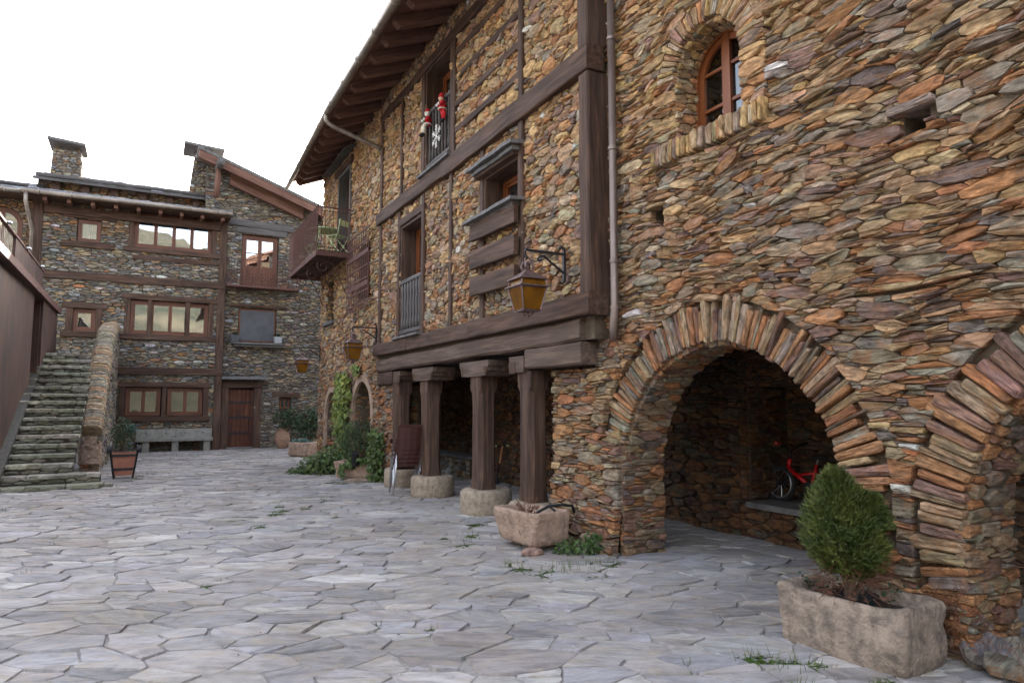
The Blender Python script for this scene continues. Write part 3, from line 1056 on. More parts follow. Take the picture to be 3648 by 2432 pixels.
# ================================================================ STONE HOUSE (right, with the arches)
FX = fr_x(4.5)
NX = (-1, 0, 0)
SH = thing('stone_house', 'rust brown rubble stone house with two round ground floor arches and one arched window', 'house', (4.5, 2.0, 0))
A1 = (4.6, 0.85, 1.30)
A2 = (1.2, 0.75, 1.28)
mb = MB()
core_holes = [(3.3, 5.9, -1, 2.15), (-0.08, 2.48, -1, 2.03), (4.13, 4.97, 4.12, 5.17), (5.18, 5.37, 3.40, 3.56), (2.57, 2.75, 3.43, 3.57)]
wall_core(mb, FX, -5, 6.12, 0, 8.2, core_holes, -0.5, -0.045, arches=[(*A1, 2.15), (*A2, 2.03), (4.55, 4.75, 0.42, 5.17)])
fbox(mb, FX, 5.92, 7.22, -0.1, 2.0, -0.5, -0.02)
part('wall', mb, 'mortar', SH)
mb = MB()
box(mb, (9.0, -5, -0.1), (9.4, 6.1, 9.8))
box(mb, (5.0, -5.4, -0.1), (9.4, -5.0, 9.8))
box(mb, (4.98, -5, 2.32), (9.0, 6.1, 2.5))
part('inner_wall', mb, 'dark', SH)

st = []
stone_holes = [('rect', 3.3, 5.9, -1, 1.25), ('rect', 2.93, 4.6, 0.6, 1.25), ('disc', 4.6, 0.85, 1.66, 1.25),
               ('rect', -0.08, 2.48, -1, 1.0), ('rect', 2.4, 2.80, 0.42, 1.0), ('disc', 1.2, 0.75, 1.62, 1.0),
               ('rect', 4.13, 4.97, 4.1, 4.76), ('disc', 4.55, 4.75, 0.64, 4.76), ('rect', 3.84, 5.26, 3.95, 4.13), ('rect', 3.85, 4.14, 4.1, 4.9),
               ('rect', 5.18, 5.37, 3.40, 3.56), ('rect', 2.57, 2.75, 3.43, 3.57), ('rect', 5.14, 5.42, 3.56, 3.62), ('rect', 2.5, 2.82, 3.57, 3.63)]
def sh_zone(u, v, r_):
    x = (v - 2.6) / 2.6 + r_.gauss(0, 0.35) + (u - 3.5) * 0.06
    return 'ochre' if x > 0.75 else ('warm' if x > -0.35 else 'rust')
big = [(0.056, 0.22), (0.041, 1.1), (0.030, 3), (0.022, 5), (0.015, 6)]
lay(st, FX, -1.2, 6.1, 2.36, 7.0, 3.3, big, stone_holes, 'warm', 3, NX, warp=0.03, zone=sh_zone, split=0.42, hmin=0.042, gap=0.002, proud=0.03, pvar=0.022, bev=0.007, tilt=0.15, round_=0.08, rough=0.011)
lay(st, FX, -1.2, 5.92, 0.0, 2.36, 3.2, big, stone_holes, 'rust', 5, NX, warp=0.02, zone=sh_zone, split=0.42, hmin=0.042, gap=0.002, proud=0.03, pvar=0.022, bev=0.007, tilt=0.15, round_=0.08, rough=0.011)
# pier between the arch and the portico, splayed at its foot
FP = lambda u, v, n: np.stack([4.44 - n - 0.13 * np.clip(0.9 - v, 0, 1) ** 1.3, u + 0.10 * np.clip(0.8 - v, 0, 1) * np.clip((u - 6.3), -0.3, 1.0), v], -1)
lay(st, FP, 5.9, 7.2, 0.0, 2.0, 2.9, [(0.068, 0.6), (0.047, 2), (0.033, 5), (0.021, 8)], (('disc', 4.6, 0.85, 1.66, 1.25),), 'rust', 6, NX, warp=0.012, split=0.55, hmin=0.045, gap=0.003, proud=0.03, pvar=0.026, bev=0.009, round_=0.1, rough=0.01, zone=sh_zone)
lay(st, FX, 5.92, 6.34, 2.0, 2.56, 2.2, [(0.06, 3), (0.04, 5), (0.025, 8)], (), 'rust', 108, NX, split=.4, gap=0.003, proud=0.05, bev=.01, round_=.1)
# pier side towards the portico, jambs and vaults of both arches
lay(st, lambda u, v, n: np.stack([u, 7.2 + n, v], -1), 4.46, 5.0, 0, 2.0, 2.0, [(0.06, 4), (0.035, 6)], (), 'rust', 9, (0, 1, 0), vis=0.0)
for k, (Yj, top, arch, sd) in enumerate(((5.9, 1.0, A1, 20), (2.48, 0.85, A2, 24))):
    lay(st, fr_y(Yj), 4.47, 5.02, 0.0, top, 2.2, [(0.06, 4), (0.04, 5), (0.025, 8)], (), 'rust', sd, (0, -1, 0), split=0.5, hmin=0.05, gap=0.003, proud=0.03, pvar=0.02, bev=0.01, round_=0.1)
    cu, cv, r = arch
    FA = lambda u, v, n, cu=cu, cv=cv, r=r: np.stack([u, cu + (r - n) * np.cos(v / r), cv + (r - n) * np.sin(v / r)], -1)
    lay(st, FA, 4.53, 5.02, 0.1, 2.9, 2.6, [(0.05, 4), (0.035, 6), (0.022, 6)], (), 'rust', sd + 1, (0, -0.8, -0.6), gap=0.003, proud=0.028, pvar=0.016, back=0.04, bev=0.01, round_=0.1)
# window reveal
lay(st, fr_y(4.97), 4.48, 4.80, 4.13, 4.75, 2.0, [(0.05, 4), (0.035, 6), (0.022, 6)], (), 'ochre', 31, (0, -1, 0), gap=0.003, proud=0.018, pvar=0.012, bev=.01)
FW = lambda u, v, n: np.stack([u, 4.55 + (0.42 - n) * np.cos(v / 0.42), 4.75 + (0.42 - n) * np.sin(v / 0.42)], -1)
lay(st, FW, 4.5, 4.80, 0.0, 1.30, 2.0, [(0.045, 4), (0.03, 6)], (), 'ochre', 32, (0, -0.7, -0.7), gap=0.003, proud=0.018, pvar=0.01, back=0.03, bev=.01)
lay(st, FX, 3.85, 4.13, 4.13, 4.9, 2.2, [(0.06, 4), (0.04, 6), (0.024, 8)], (), 'ochre', 33, NX, gap=0.003, proud=0.045, pvar=0.02, back=0.06, bev=.01, round_=.1, split=.4)
# arcade back wall and bicycle niche
arc_holes = [('rect', 4.1, 5.98, 0.42, 1.8)]
lay(st, fr_x(6.4), 1.0, 6.1, 0.0, 2.3, 2.6, [(0.065, .5), (0.045, 3), (0.03, 6)], arc_holes, 'shaded_rust', 40, NX, warp=.01, split=.4, gap=0.003, proud=0.02, pvar=0.014, bev=.008, round_=.1)
lay(st, fr_x(7.1), 4.1, 5.98, 0.44, 1.8, 2.6, [(0.065, .5), (0.045, 3), (0.03, 6)], (), 'shaded_rust', 41, NX, split=.4, gap=0.003, proud=0.02, pvar=0.014, bev=.008, round_=.1)
lay(st, fr_y(5.98), 6.42, 7.1, 0.44, 1.8, 2.0, [(0.08, 3), (0.05, 5)], (), 'shaded_rust', 42, (0, -1, 0), gap=0.005, proud=0.015, pvar=0.01)
emit(st, SH, 'stone', 'rubble', 'stone')
mb = MB()
wall_core(mb, fr_x(6.4), -5, 6.12, 0, 2.31, [(4.1, 5.98, 0.42, 1.8)], -0.25, -0.02)
wall_core(mb, fr_x(7.1), 3.9, 6.2, 0.0, 2.0, [], -0.2, -0.02)
box(mb, (6.43, 5.99, 0.0), (7.3, 6.11, 2.3))
box(mb, (6.43, 4.0, 0.0), (7.1, 4.1, 2.3))
box(mb, (6.43, 4.1, 1.8), (7.1, 5.99, 2.3))
part('arcade_wall', mb, 'mortar', SH)
mb = MB()
box(mb, (6.33, 4.12, 0.37), (7.1, 5.97, 0.435))
part('niche_shelf', mb, 'slate_slab', SH)
vs_ = []
voussoirs(vs_, FX, A1[0], A1[1], 1.30, 1.65, R_(14), R_(186), 0.03, 0.075, 'rust', 51, NX, rvar=0.085, proud=.032)
voussoirs(vs_, FX, A2[0], A2[1], 1.28, 1.62, R_(-13), R_(193), 0.04, 0.09, 'rust', 52, NX, rvar=0.08, proud=.036)
voussoirs(vs_, FX, 4.55, 4.75, 0.42, 0.64, R_(4), R_(178), 0.035, 0.07, 'ochre', 53, NX, rvar=0.03, proud=0.06)
emit(vs_, SH, 'arch_stone', 'arch_rubble', 'stone')
sl = []
r5 = random.Random(55)
u = 3.84
while u < 5.22:
    w = r5.uniform(0.04, 0.085)
    hh = r5.uniform(0.0, 0.025)
    sl.append(make_stone_quad([(u, 3.95 - hh), (u, 4.125 + hh), (u + w, 4.125 + hh * .5), (u + w, 3.95)], FX, pick('ochre', r5), r5, ang=PI / 2, proud=0.11, pvar=0.025, back=0.3))
    u += w
emit([s + (seen(s[4], s[5], NX),) for s in sl if s], SH, 'sill_stone', 'sill_rubble', 'stone')
sl = [make_stone_quad([(5.42, 3.565), (5.42, 3.615), (5.14, 3.61), (5.14, 3.56)], FX, pick('warm', r5), r5, ang=0, proud=0.05, back=0.3),
      make_stone_quad([(2.82, 3.57), (2.82, 3.63), (2.5, 3.63), (2.5, 3.57)], FX, pick('rust', r5), r5, ang=0, proud=0.05, back=0.3)]
emit([s + (seen(s[4], s[5], NX),) for s in sl if s], SH, 'putlog_lintel', 'putlog_rubble', 'stone')

# loose slates left leaning on the foot of the pier
r10 = random.Random(510)
for (x, y, w, l, tl, rz) in ((4.52, 2.42, .11, .26, 50, 25), (4.58, 2.32, .12, .24, 42, 5), (4.47, 2.30, .13, .20, 18, 40), (4.56, 2.18, .15, .26, 20, -10), (4.47, 2.44, .09, .16, 30, 60)):
    mb = MB()
    o = [(-w, -l / 2), (-w * .7, l * .4), (-w * .1, l / 2), (w * .6, l * .36), (w, -l * .1), (w * .5, -l / 2)]
    m = Matrix.Translation((x, y, .03 + w * math.sin(R_(tl)))) @ Matrix.Rotation(R_(rz), 4, 'Z') @ Matrix.Rotation(R_(-tl), 4, 'Y')
    prism(mb, [m @ Vector((a, b, 0)) for a, b in o], m.to_3x3() @ Vector((0, 0, .03)), pick('dim', r10))
    part('leaning_slate', mb, 'stone', SH)
# arched casement
def arched_window(house, fr, cu, v0, vs, r, n, mat='frame', glass='glass_dark', name='arched_window', fw=0.07, bars=(0.33, 0.66)):
    P = lambda u, v, q: tuple(fr(np.float64(u), np.float64(v), np.float64(q)))
    def outline(rr, lo):
        pts = [(cu + rr, lo)] + [(cu + rr * math.cos(PI * k / 20), vs + rr * math.sin(PI * k / 20)) for k in range(21)] + [(cu - rr, lo)]
        return pts
    mb = MB()
    for (ra, rb, na, nb) in ((r, r - fw, n - 0.08, n), (r - fw - .004, r - 2 * fw, n - 0.065, n - 0.016)):
        o, i = outline(ra, v0), outline(rb, v0 + (0.03 if ra == r else 0.06))
        vs2, fs = [], []
        for k in range(len(o)):
            vs2 += [P(*o[k], na), P(*o[k], nb), P(*i[k], nb), P(*i[k], na)]
        for k in range(len(o) - 1):
            for q in range(4):
                fs.append((k * 4 + q, k * 4 + (q + 1) % 4, k * 4 + 4 + (q + 1) % 4, k * 4 + 4 + q))
        g = [(j * 0.05, (j % 4) * 0.03, 0.3) for j in range(len(vs2))]
        mb.add(vs2, fs, g)
    fbox(mb, fr, cu - r + .003, cu + r - .003, v0, v0 + 0.06, n - 0.07, n - 0.005)
    fbox(mb, fr, cu - 0.05, cu + 0.05, v0 + 0.06, vs + r - fw, n - 0.062, n - 0.008, axis='v')
    for b_ in bars:
        y = v0 + (vs + r - v0) * b_
        fbox(mb, fr, cu - r + 1.6 * fw, cu - 0.05, y - .015, y + .015, n - 0.05, n - 0.022)
        fbox(mb, fr, cu + 0.05, cu + r - 1.6 * fw, y - .015, y + .015, n - 0.05, n - 0.022)
    o = part(name, mb, mat, house)
    pm = MB()
    ol = outline(r - 1.5 * fw, v0 + .03)
    prism(pm, [P(u, v, n - 0.045) for u, v in ol], Vector(P(0, 0, -0.005)) - Vector(P(0, 0, 0)))
    part('pane', pm, glass, o)
    return o
arched_window(SH, FX, 4.57, 4.10, 4.76, 0.44, -0.25, glass='glass_dark')
# downpipe
mb = MB()
tube(mb, [(4.38, 5.87, 7.0), (4.38, 5.87, 2.62), (4.37, 5.87, 2.52), (4.38, 5.90, 2.40), (4.41, 5.93, 2.28)], [0.043, 0.043, 0.045, 0.045, 0.04], 12)
dp = part('downpipe', mb, 'gutter_brown', SH, smooth=True)
for z in (3.1, 4.35, 5.6, 2.60):
    mb = MB()
    tube(mb, [(4.38, 5.87, z), (4.38, 5.87, z + 0.035)], 0.052, 12)
    box(mb, (4.40, 5.855, z + .005), (4.5, 5.885, z + 0.03))
    part('pipe_clip', mb, 'gutter_brown', dp)

# roof over the row (pieces belong to the house under them)
EX, EZ, RT = 3.08, 7.72, 0.42
def roof_z(x): return EZ + RT * (x - EX)
def row_roof(house, y0, y1, ex0, ex1, ez0, ez1, rx=9.4):
    mb = MB()
    def P(x, y, ez, ex, dz): return (x, y, ez + RT * (x - ex) + dz)
    v = []
    for dz in (0.0, 0.10):
        v += [P(ex0, y0, ez0, ex0, dz), P(ex1, y1, ez1, ex1, dz), P(rx, y1, ez1, ex1, dz), P(rx, y0, ez0, ex0, dz)]
    f = [(0, 1, 2, 3), (7, 6, 5, 4), (0, 4, 5, 1), (1, 5, 6, 2), (2, 6, 7, 3), (3, 7, 4, 0)]
    mb.add(v, f, [(p[1], p[0], p[2]) for p in v])
    return part('roof', mb, 'rafter', house)
row_roof(SH, -5.5, 6.02, 3.08, 3.08, 7.72, 7.72)

# ================================================================ TIMBER HOUSE (middle, over the portico)
FT = fr_x(4.26)
TH = thing('timber_framed_house', 'stone house with dark timber frame standing on four wooden pillars', 'house', (4.3, 10.0, 0))
mb = MB()
th_core = [(10.06, 11.22, 5.62, 7.56), (7.72, 8.79, 4.28, 4.88), (11.34, 12.52, 2.85, 5.0)]
wall_core(mb, FT, 6.12, 13.9, 2.3, 8.3, th_core, -0.40, -0.03)
part('wall', mb, 'mortar', TH)
mb = MB()
box(mb, (9.0, 6.1, -0.1), (9.4, 13.9, 9.8))
box(mb, (4.62, 6.1, 2.32), (9.0, 13.9, 2.48))
box(mb, (6.42, 6.12, 0), (6.6, 17.5, 2.31))
part('inner_wall', mb, 'dark', TH)
st = []
th_holes = [('rect', 10.06, 11.22, 5.6, 7.6), ('rect', 7.72, 8.79, 4.26, 4.9), ('rect', 11.34, 12.52, 2.8, 5.02), ('rect', 6, 14, 5.36, 5.56), ('rect', 6, 14, 2.3, 2.78), ('rect', 6.0, 6.24, 2, 9)]
def th_zone(u, v, r_):
    x = (v - 4.8) / 2.2 + r_.gauss(0, 0.5)
    return 'ochre' if x > -0.1 else 'warm'
lay(st, FT, 6.1, 13.85, 2.6, 8.12, 1.9, [(0.086, 0.3), (0.062, 1.2), (0.045, 3), (0.031, 6), (0.02, 7)], th_holes, 'warm', 61, NX, warp=0.02, zone=th_zone, split=0.28, hmin=0.075, gap=0.003, proud=0.012, pvar=0.018, bev=0.009, tilt=0.15, round_=0.10, rough=0.011)
lay(st, fr_x(4.32), 12.98, 13.9, 0.0, 1.96, 2.2, [(0.075, 3), (0.05, 4), (0.032, 6)], (), 'rust', 62, NX, gap=0.0045, proud=0.03)
lay(st, fr_y(12.98), 4.34, 4.8, 0.0, 1.96, 2.2, [(0.07, 3), (0.045, 4), (0.032, 6)], (), 'rust', 63, (0, -1, 0), gap=0.0045, proud=0.02)
lay(st, fr_x(6.4), 6.1, 17.2, 0.0, 2.3, 2.4, [(0.075, .6), (0.05, 3), (0.035, 6)], (), 'shaded_rust', 64, NX, split=.3, gap=0.004, proud=0.02, pvar=0.012, bev=.01, round_=.12, nmax=8)
lay(st, fr_x(6.02), 13.2, 17.2, 0.0, 0.42, 1.8, [(0.09, 3), (0.06, 5), (0.035, 8)], (), 'grey', 65, NX, gap=0.006, proud=0.02, pvar=0.01)
emit(st, TH, 'stone', 'rubble', 'stone')
mb = MB()
box(mb, (4.35, 13.0, 0), (4.85, 13.9, 1.95))
box(mb, (6.05, 13.2, 0), (6.42, 17.2, 0.42))
part('portico_pier', mb, 'mortar', TH)
mb = MB()
box(mb, (5.95, 13.15, 0.42), (6.42, 17.2, 0.485))
part('portico_bench_slab', mb, 'slate_slab', TH)

def fpart(name, house, fr, a, b, w, d, n, mat='timber', **kw):
    mb = MB()
    fbeam(mb, fr, a, b, w, d, n, **kw)
    return part(name, mb, mat, house, recenter=True)
# n is measured from X=4.26
BN = 0.065
for (a, b) in (((6.15, 2.79), (6.15, 5.30)), ((6.15, 5.62), (6.15, 8.2))):
    fpart('corner_post', TH, FT, a, b, 0.20, 0.30, BN + 0.01, cham=0.018)
fpart('main_beam', TH, FT, (6.03, 5.46), (10.3, 5.46), 0.29, 0.24, BN + 0.045)
fpart('main_beam', TH, FT, (10.31, 5.46), (13.93, 5.47), 0.26, 0.22, BN + 0.04)
fpart('sill_beam', TH, FT, (6.02, 2.675), (9.2, 2.675), 0.25, 0.30, BN + 0.05)
fpart('sill_beam', TH, FT, (9.21, 2.675), (11.9, 2.68), 0.245, 0.28, BN + 0.04)
fpart('sill_beam', TH, FT, (11.91, 2.68), (13.95, 2.69), 0.24, 0.28, BN + 0.045)
fpart('bressummer', TH, FT, (6.30, 2.415), (13.88, 2.36), 0.25, 0.36, BN - 0.01, mat='timber_pale', cham=0.03, wob=0.012)
fpart('under_beam', TH, FT, (6.28, 2.15), (7.55, 2.15), 0.25, 0.36, BN - 0.02, mat='timber_pale', cham=0.02)
fpart('under_beam', TH, FT, (12.9, 2.09), (13.85, 2.08), 0.24, 0.34, BN - 0.02, mat='timber', cham=0.02)
fpart('wall_plate', TH, FT, (6.0, 7.64), (13.87, 7.66), 0.17, 0.16, BN)
for (u, w, z0, z1) in ((7.66, .12, 2.79, 5.31), (7.66, .12, 5.61, 7.56), (8.85, .12, 2.79, 5.32), (10.02, .09, 2.79, 5.32), (11.27, .13, 2.79, 5.33), (12.59, .12, 2.79, 5.33), (13.80, .13, 2.80, 5.33), (13.80, .13, 5.60, 7.57), (12.5, .085, 5.60, 7.57), (11.32, .17, 5.60, 7.56), (9.96, .18, 5.60, 7.56)):
    fpart('stud', TH, FT, (u, z0), (u, z1), w, 0.12, BN - 0.012, wob=0.004)
for z in (5.99, 6.42, 6.87, 7.30):
    fpart('rail', TH, FT, (7.73, z), (9.86, z), 0.105, 0.10, BN - 0.024, wob=0.004)
fpart('rail', TH, FT, (6.26, 7.32), (7.59, 7.32), 0.105, 0.10, BN - 0.024)
# upper door
def lining(house, fr, u0, u1, v0, v1, n0, n1, mat='timber', t=0.045):
    mb = MB()
    fbox(mb, fr, u0, u0 + t, v0, v1, n0, n1, axis='v')
    fbox(mb, fr, u1 - t, u1, v0, v1, n0, n1, axis='v')
    fbox(mb, fr, u0 + t, u1 - t, v1 - t, v1, n0, n1)
    fbox(mb, fr, u0 + t, u1 - t, v0, v0 + t, n0, n1)
    return part('opening_lining', mb, mat, house)
lining(TH, FT, 10.06, 11.22, 5.62, 7.56, -0.36, 0.03)
window(TH, FT, 10.12, 11.16, 5.68, 7.50, -0.27, leaves=2, bars=2, mat='frame', glass='glass_dark', name='french_window', low_panel=0.3)
def railing(house, fr, u0, u1, v0, v1, n, nb, r=0.026, mat='timber_grey'):
    mb = MB()
    fbeam(mb, fr, (u0, v1), (u1, v1), 0.075, 0.07, n + 0.035, wob=0.003)
    fbeam(mb, fr, (u0, v0), (u1, v0), 0.07, 0.07, n + 0.035, wob=0.003)
    o = part('balustrade', mb, mat, house)
    P = lambda u, v, q: Vector(fr(np.float64(u), np.float64(v), np.float64(q)))
    for k in range(nb):
        u = u0 + (u1 - u0) * (k + 0.7) / (nb + 0.4)
        mb = MB()
        a, b = P(u, v0 + .03, n), P(u, v1 - .03, n)
        h = (b - a)
        tube(mb, [a, a + h * .15, a + h * .3, a + h * .5, a + h * .7, a + h * .85, b], [r * .8, r, r * .75, r * 1.05, r * .75, r, r * .8], 8)
        part('baluster', mb, mat, o, smooth=True)
    return o
railing(TH, FT, 10.11, 11.17, 5.78, 6.74, 0.0, 7)
mb = MB()
fbox(mb, FT, 9.92, 11.35, 5.595, 5.635, -0.2, 0.15)
part('door_sill_slab', mb, 'slate_slab', TH)
# window with slate hood and boards below
lining(TH, FT, 7.72, 8.79, 4.28, 4.88, -0.36, 0.03)
window(TH, FT, 7.77, 8.74, 4.33, 4.83, -0.26, leaves=2, mat='frame', glass='glass', fw=0.06, curtain=('curtain', 0.0, 0.9))
for (u0, u1, v0, v1, n1) in ((7.60, 9.02, 5.00, 5.05, 0.24), (7.66, 8.94, 4.93, 4.985, 0.17), (7.58, 9.14, 4.24, 4.285, 0.24), (7.68, 9.02, 4.18, 4.235, 0.15)):
    mb = MB()
    K = 7
    r6 = random.Random(int(v0 * 1000))
    P = lambda u, v, q: tuple(FT(np.float64(u), np.float64(v), np.float64(q)))
    edge = [(u0 + (u1 - u0) * k / K, n1 + r6.uniform(-.02, .012)) for k in range(K + 1)]
    prism(mb, [P(u0, v0, -0.05)] + [P(u, v0 - (q - .05) * 0.12, q) for u, q in edge] + [P(u1, v0, -0.05)], Vector((0, 0, v1 - v0)))
    part('window_slab', mb, 'slate_slab', TH)
mb = MB(); fbeam(mb, FT, (7.71, 4.90), (8.93, 4.90), 0.05, 0.16, 0.13); part('window_lintel', mb, 'timber', TH)
for (z, h) in ((4.065, .25), (3.655, .27), (3.26, .26)):
    fpart('board', TH, FT, (7.64, z - .01), (9.02, z + .02), h, 0.07, 0.155, cham=0.01, wob=0.004)
# lower door
lining(TH, FT, 11.34, 12.52, 2.85, 5.0, -0.36, 0.02)
window(TH, FT, 11.40, 12.46, 2.9, 4.95, -0.27, leaves=2, bars=1, mat='frame', glass='glass', name='french_window', low_panel=0.5)
railing(TH, FT, 11.36, 12.50, 2.93, 3.89, 0.01, 7, r=0.034)
mb = MB(); fbox(mb, FT, 11.22, 12.66, 2.80, 2.84, -0.2, 0.16); part('door_sill_slab', mb, 'slate_slab', TH)
fpart('door_lintel', TH, FT, (11.2, 5.08), (12.65, 5.08), 0.14, 0.16, BN - 0.01)

# pillars on round plinths, carved capitals
for k, (y, nm) in enumerate(((7.64, 'p'), (9.10, 'p'), (11.22, 'p'), (12.75, 'p'))):
    w = (0.36, 0.37, 0.38, 0.38)[k]
    mb = MB()
    zs = [(0.355, 0.0, .03), (0.44, 0.002, .05), (0.56, 0.004, .07), (1.0, 0.0, .07), (1.5, 0.003, .07), (1.74, 0.0, .06), (1.80, -0.006, .02), (2.0, -0.006, .015)]
    vs2, fs, gs = [], [], []
    rr = rnd.random() * 40
    for (z, dw, c) in zs:
        hw = w / 2 - dw
        for (a, b) in ((-hw + c, -hw), (hw - c, -hw), (hw, -hw + c), (hw, hw - c), (hw - c, hw), (-hw + c, hw), (-hw, hw - c), (-hw, -hw + c)):
            j = rnd.uniform(-.006, .006)
            vs2.append((4.385 + a * .72 + j, y + b * .96 + rnd.uniform(-.006, .006), z))
            gs.append((z + rr, a * 1.0 + rr, b))
    for i in range(len(zs) - 1):
        for q in range(8):
            fs.append((i * 8 + q, i * 8 + (q + 1) % 8, i * 8 + 8 + (q + 1) % 8, i * 8 + 8 + q))
    fs += [tuple(range(7, -1, -1)), tuple((len(zs) - 1) * 8 + q for q in range(8))]
    mb.add(vs2, fs, gs)
    pl = part('pillar', mb, 'timber', TH, recenter=True)
    R0 = (0.36, 0.375, 0.375, 0.36)[k]
    mb = MB()
    lathe(mb, [(R0 - .02, -0.02), (R0, 0.05), (R0 + .005, 0.2), (R0, 0.31), (R0 - .02, 0.345), (R0 - 0.06, 0.36), (0.1, 0.362)], (4.43, y, 0), 30, wob=0.008)
    part('plinth', mb, 'plinth', pl, smooth=True, recenter=True)
    # capital: scalloped profile swept across the beam line
    if k in (1, 2):
        half = 0.50
        prof = [(-half, 2.205), (-half, 2.13), (-half + .05, 2.10), (-half + .06, 2.06), (-half + .12, 2.04), (-half + .13, 2.0), (-half + .2, 1.985), (half - .2, 1.985), (half - .13, 2.0), (half - .12, 2.04), (half - .06, 2.06), (half - .05, 2.10), (half, 2.13), (half, 2.205)]
        mb = MB()
        prism(mb, [(4.215, y + a, z) for a, z in prof], (0.42, 0, 0), grain=(0, 1, 0))
        for sx_ in (-1, 1):
            prof2 = [(0.0, 2.195), (0.0, 2.0), (0.12, 2.0), (0.13, 2.04), (0.2, 2.055), (0.21, 2.10), (0.3, 2.13), (0.3, 2.195)]
            if sx_ > 0:
                prism(mb, [(4.63 + a, y - 0.2, z) for a, z in prof2], (0, 0.4, 0), grain=(1, 0, 0))
        for e in (-1, 1):
            for q in range(3):
                tube(mb, [(4.225 + q * .15, y + e * (half - .10 - .07 * q), 2.12), (4.222 + q * .15, y + e * (half - .11 - .07 * q), 1.99)], [0.035, 0.022], 8)
        part('capital', mb, 'timber_pale', pl)
    else:
        e = 1 if k == 0 else -1
        mb = MB()
        prof = [(0.0, 2.2), (0.0, 1.99), (0.2, 1.99), (0.24, 2.03), (0.30, 2.05), (0.32, 2.10), (0.38, 2.12), (0.40, 2.2)]
        prism(mb, [(4.218, y - e * 0.05 + e * a, z) for a, z in prof], (0.4, 0, 0), grain=(0, 1, 0))
        for q in range(3):
            tube(mb, [(4.222, y + e * (.20 + .05 * q), 2.12), (4.219, y + e * (.19 + .05 * q), 1.98)], [0.035, 0.02], 8)
        part('capital', mb, 'timber_pale', pl)

row_roof(TH, 6.02, 13.87, 3.08, 3.08, 7.72, 7.72)
def rafters(house, ys, ex=lambda y: 3.08, ez=lambda y: 7.72):
    for y in ys:
        e, z = ex(y), ez(y)
        x0, x1 = e + 0.20, 4.6
        mb = MB()
        h = 0.19
        za, zb = z + RT * (x0 - e) - h / 2 - .01, z + RT * (x1 - e) - h / 2 - .01
        j = rnd.uniform(-.02, .02)
        # tip is cut back below
        pts = [(x0 - .02, y - .075, z + RT * (x0 - e) - .012), (x0 - .02, y - .075, z + RT * (x0 - e) - .10), (x0 + .09, y - .075, z + RT * (x0 + .09 - e) - .012 - h), (x1, y - .075, z + RT * (x1 - e) - .012 - h), (x1, y - .075, z + RT * (x1 - e) - .012)]
        prism(mb, [(a, b + j, c) for a, b, c in pts], (0, 0.15, 0), grain=(1, 0, 0.4))
        part('rafter', mb, 'rafter', house, recenter=True)
rafters(TH, [6.3 + 0.645 * k for k in range(12)])
mb = MB()
for z, y0, y1 in ((7.9, 6.1, 13.9),):
    box(mb, (4.22, y0, 7.74), (4.6, y1, 8.02), axis=1)
part('eaves_wall', mb, 'mortar', TH)
st = []
lay(st, fr_x(4.24), 6.2, 13.85, 7.74, 8.02, 1.6, [(0.07, 3), (0.045, 5), (0.03, 6)], (), 'ochre', 67, NX, gap=0.005, proud=0.03)
mbx = MB()
for s in st: mbx.add(s[0].tolist(), s[1], s[2].tolist(), s[3])
part('eaves_stone', mbx, 'stone', TH, kind='stuff')
def gutter(house, pts, r=0.07, clips=0.65, mat='gutter'):
    mb = MB()
    tube(mb, pts, r, 12)
    g = part('gutter', mb, mat, house, smooth=True)
    a, b = Vector(pts[0]), Vector(pts[-1])
    L = (b - a).length
    n = int(L / clips)
    for k in range(n):
        p = a + (b - a) * ((k + .5) / n)
        d = (b - a).normalized()
        mb = MB()
        tube(mb, [p - d * .018, p + d * .018], r + 0.009, 12)
        part('gutter_clip', mb, mat, g, smooth=True, recenter=True)
    return g
gutter(TH, [(3.05, 5.0, 7.64), (3.05, 13.85, 7.60)], 0.075, clips=0.9)
mb = MB()
tube(mb, [(3.05, 13.88, 7.58), (3.05, 13.9, 7.46), (3.10, 13.9, 7.38), (3.2, 13.9, 7.33), (4.15, 13.87, 7.05), (4.25, 13.87, 7.02)], 0.048, 10)
part('gutter_elbow', mb, 'gutter', TH, smooth=True)

# ================================================================ BALCONY HOUSE (far end of the row)
FB = fr_x(4.27)
BH = thing('balcony_house', 'ochre rubble stone house with rusty iron balcony, far end of right row', 'house', (4.3, 16.8, 0))
AA, AB = (15.1, 1.36, 0.72), (17.9, 1.2, 0.68)
mb = MB()
wall_core(mb, FB, 13.9, 19.5, 0, 8.3, [(14.38, 15.82, -1, 2.08), (17.22, 18.58, -1, 1.88), (16.36, 17.64, 5.25, 7.52), (17.95, 18.8, 3.78, 4.85), (14.65, 15.65, 3.95, 5.2)], -0.45, -0.035, arches=[(*AA, 2.08), (*AB, 1.88)])
part('wall', mb, 'mortar', BH)
mb = MB()
box(mb, (9.0, 13.9, -0.1), (9.4, 19.8, 9.8))
box(mb, (4.72, 19.2, -0.1), (9.0, 19.5, 8.3))
box(mb, (4.72, 13.9, 2.35), (9.0, 19.2, 2.5))
part('inner_wall', mb, 'dark', BH)
st = []
bh_holes = [('rect', 14.38, 15.82, -1, 1.36), ('disc', 15.1, 1.36, 0.86, 1.36), ('rect', 17.22, 18.58, -1, 1.2), ('disc', 17.9, 1.2, 0.82, 1.2), ('rect', 16.36, 17.64, 5.2, 7.52), ('rect', 17.95, 18.8, 3.75, 4.87), ('rect', 14.65, 15.65, 3.95, 5.2)]
def bh_zone(u, v, r_):
    x = (v - 3.4) / 2.6 + r_.gauss(0, 0.4)
    return 'ochre' if x > 0.1 else ('warm' if x > -0.6 else 'rust')
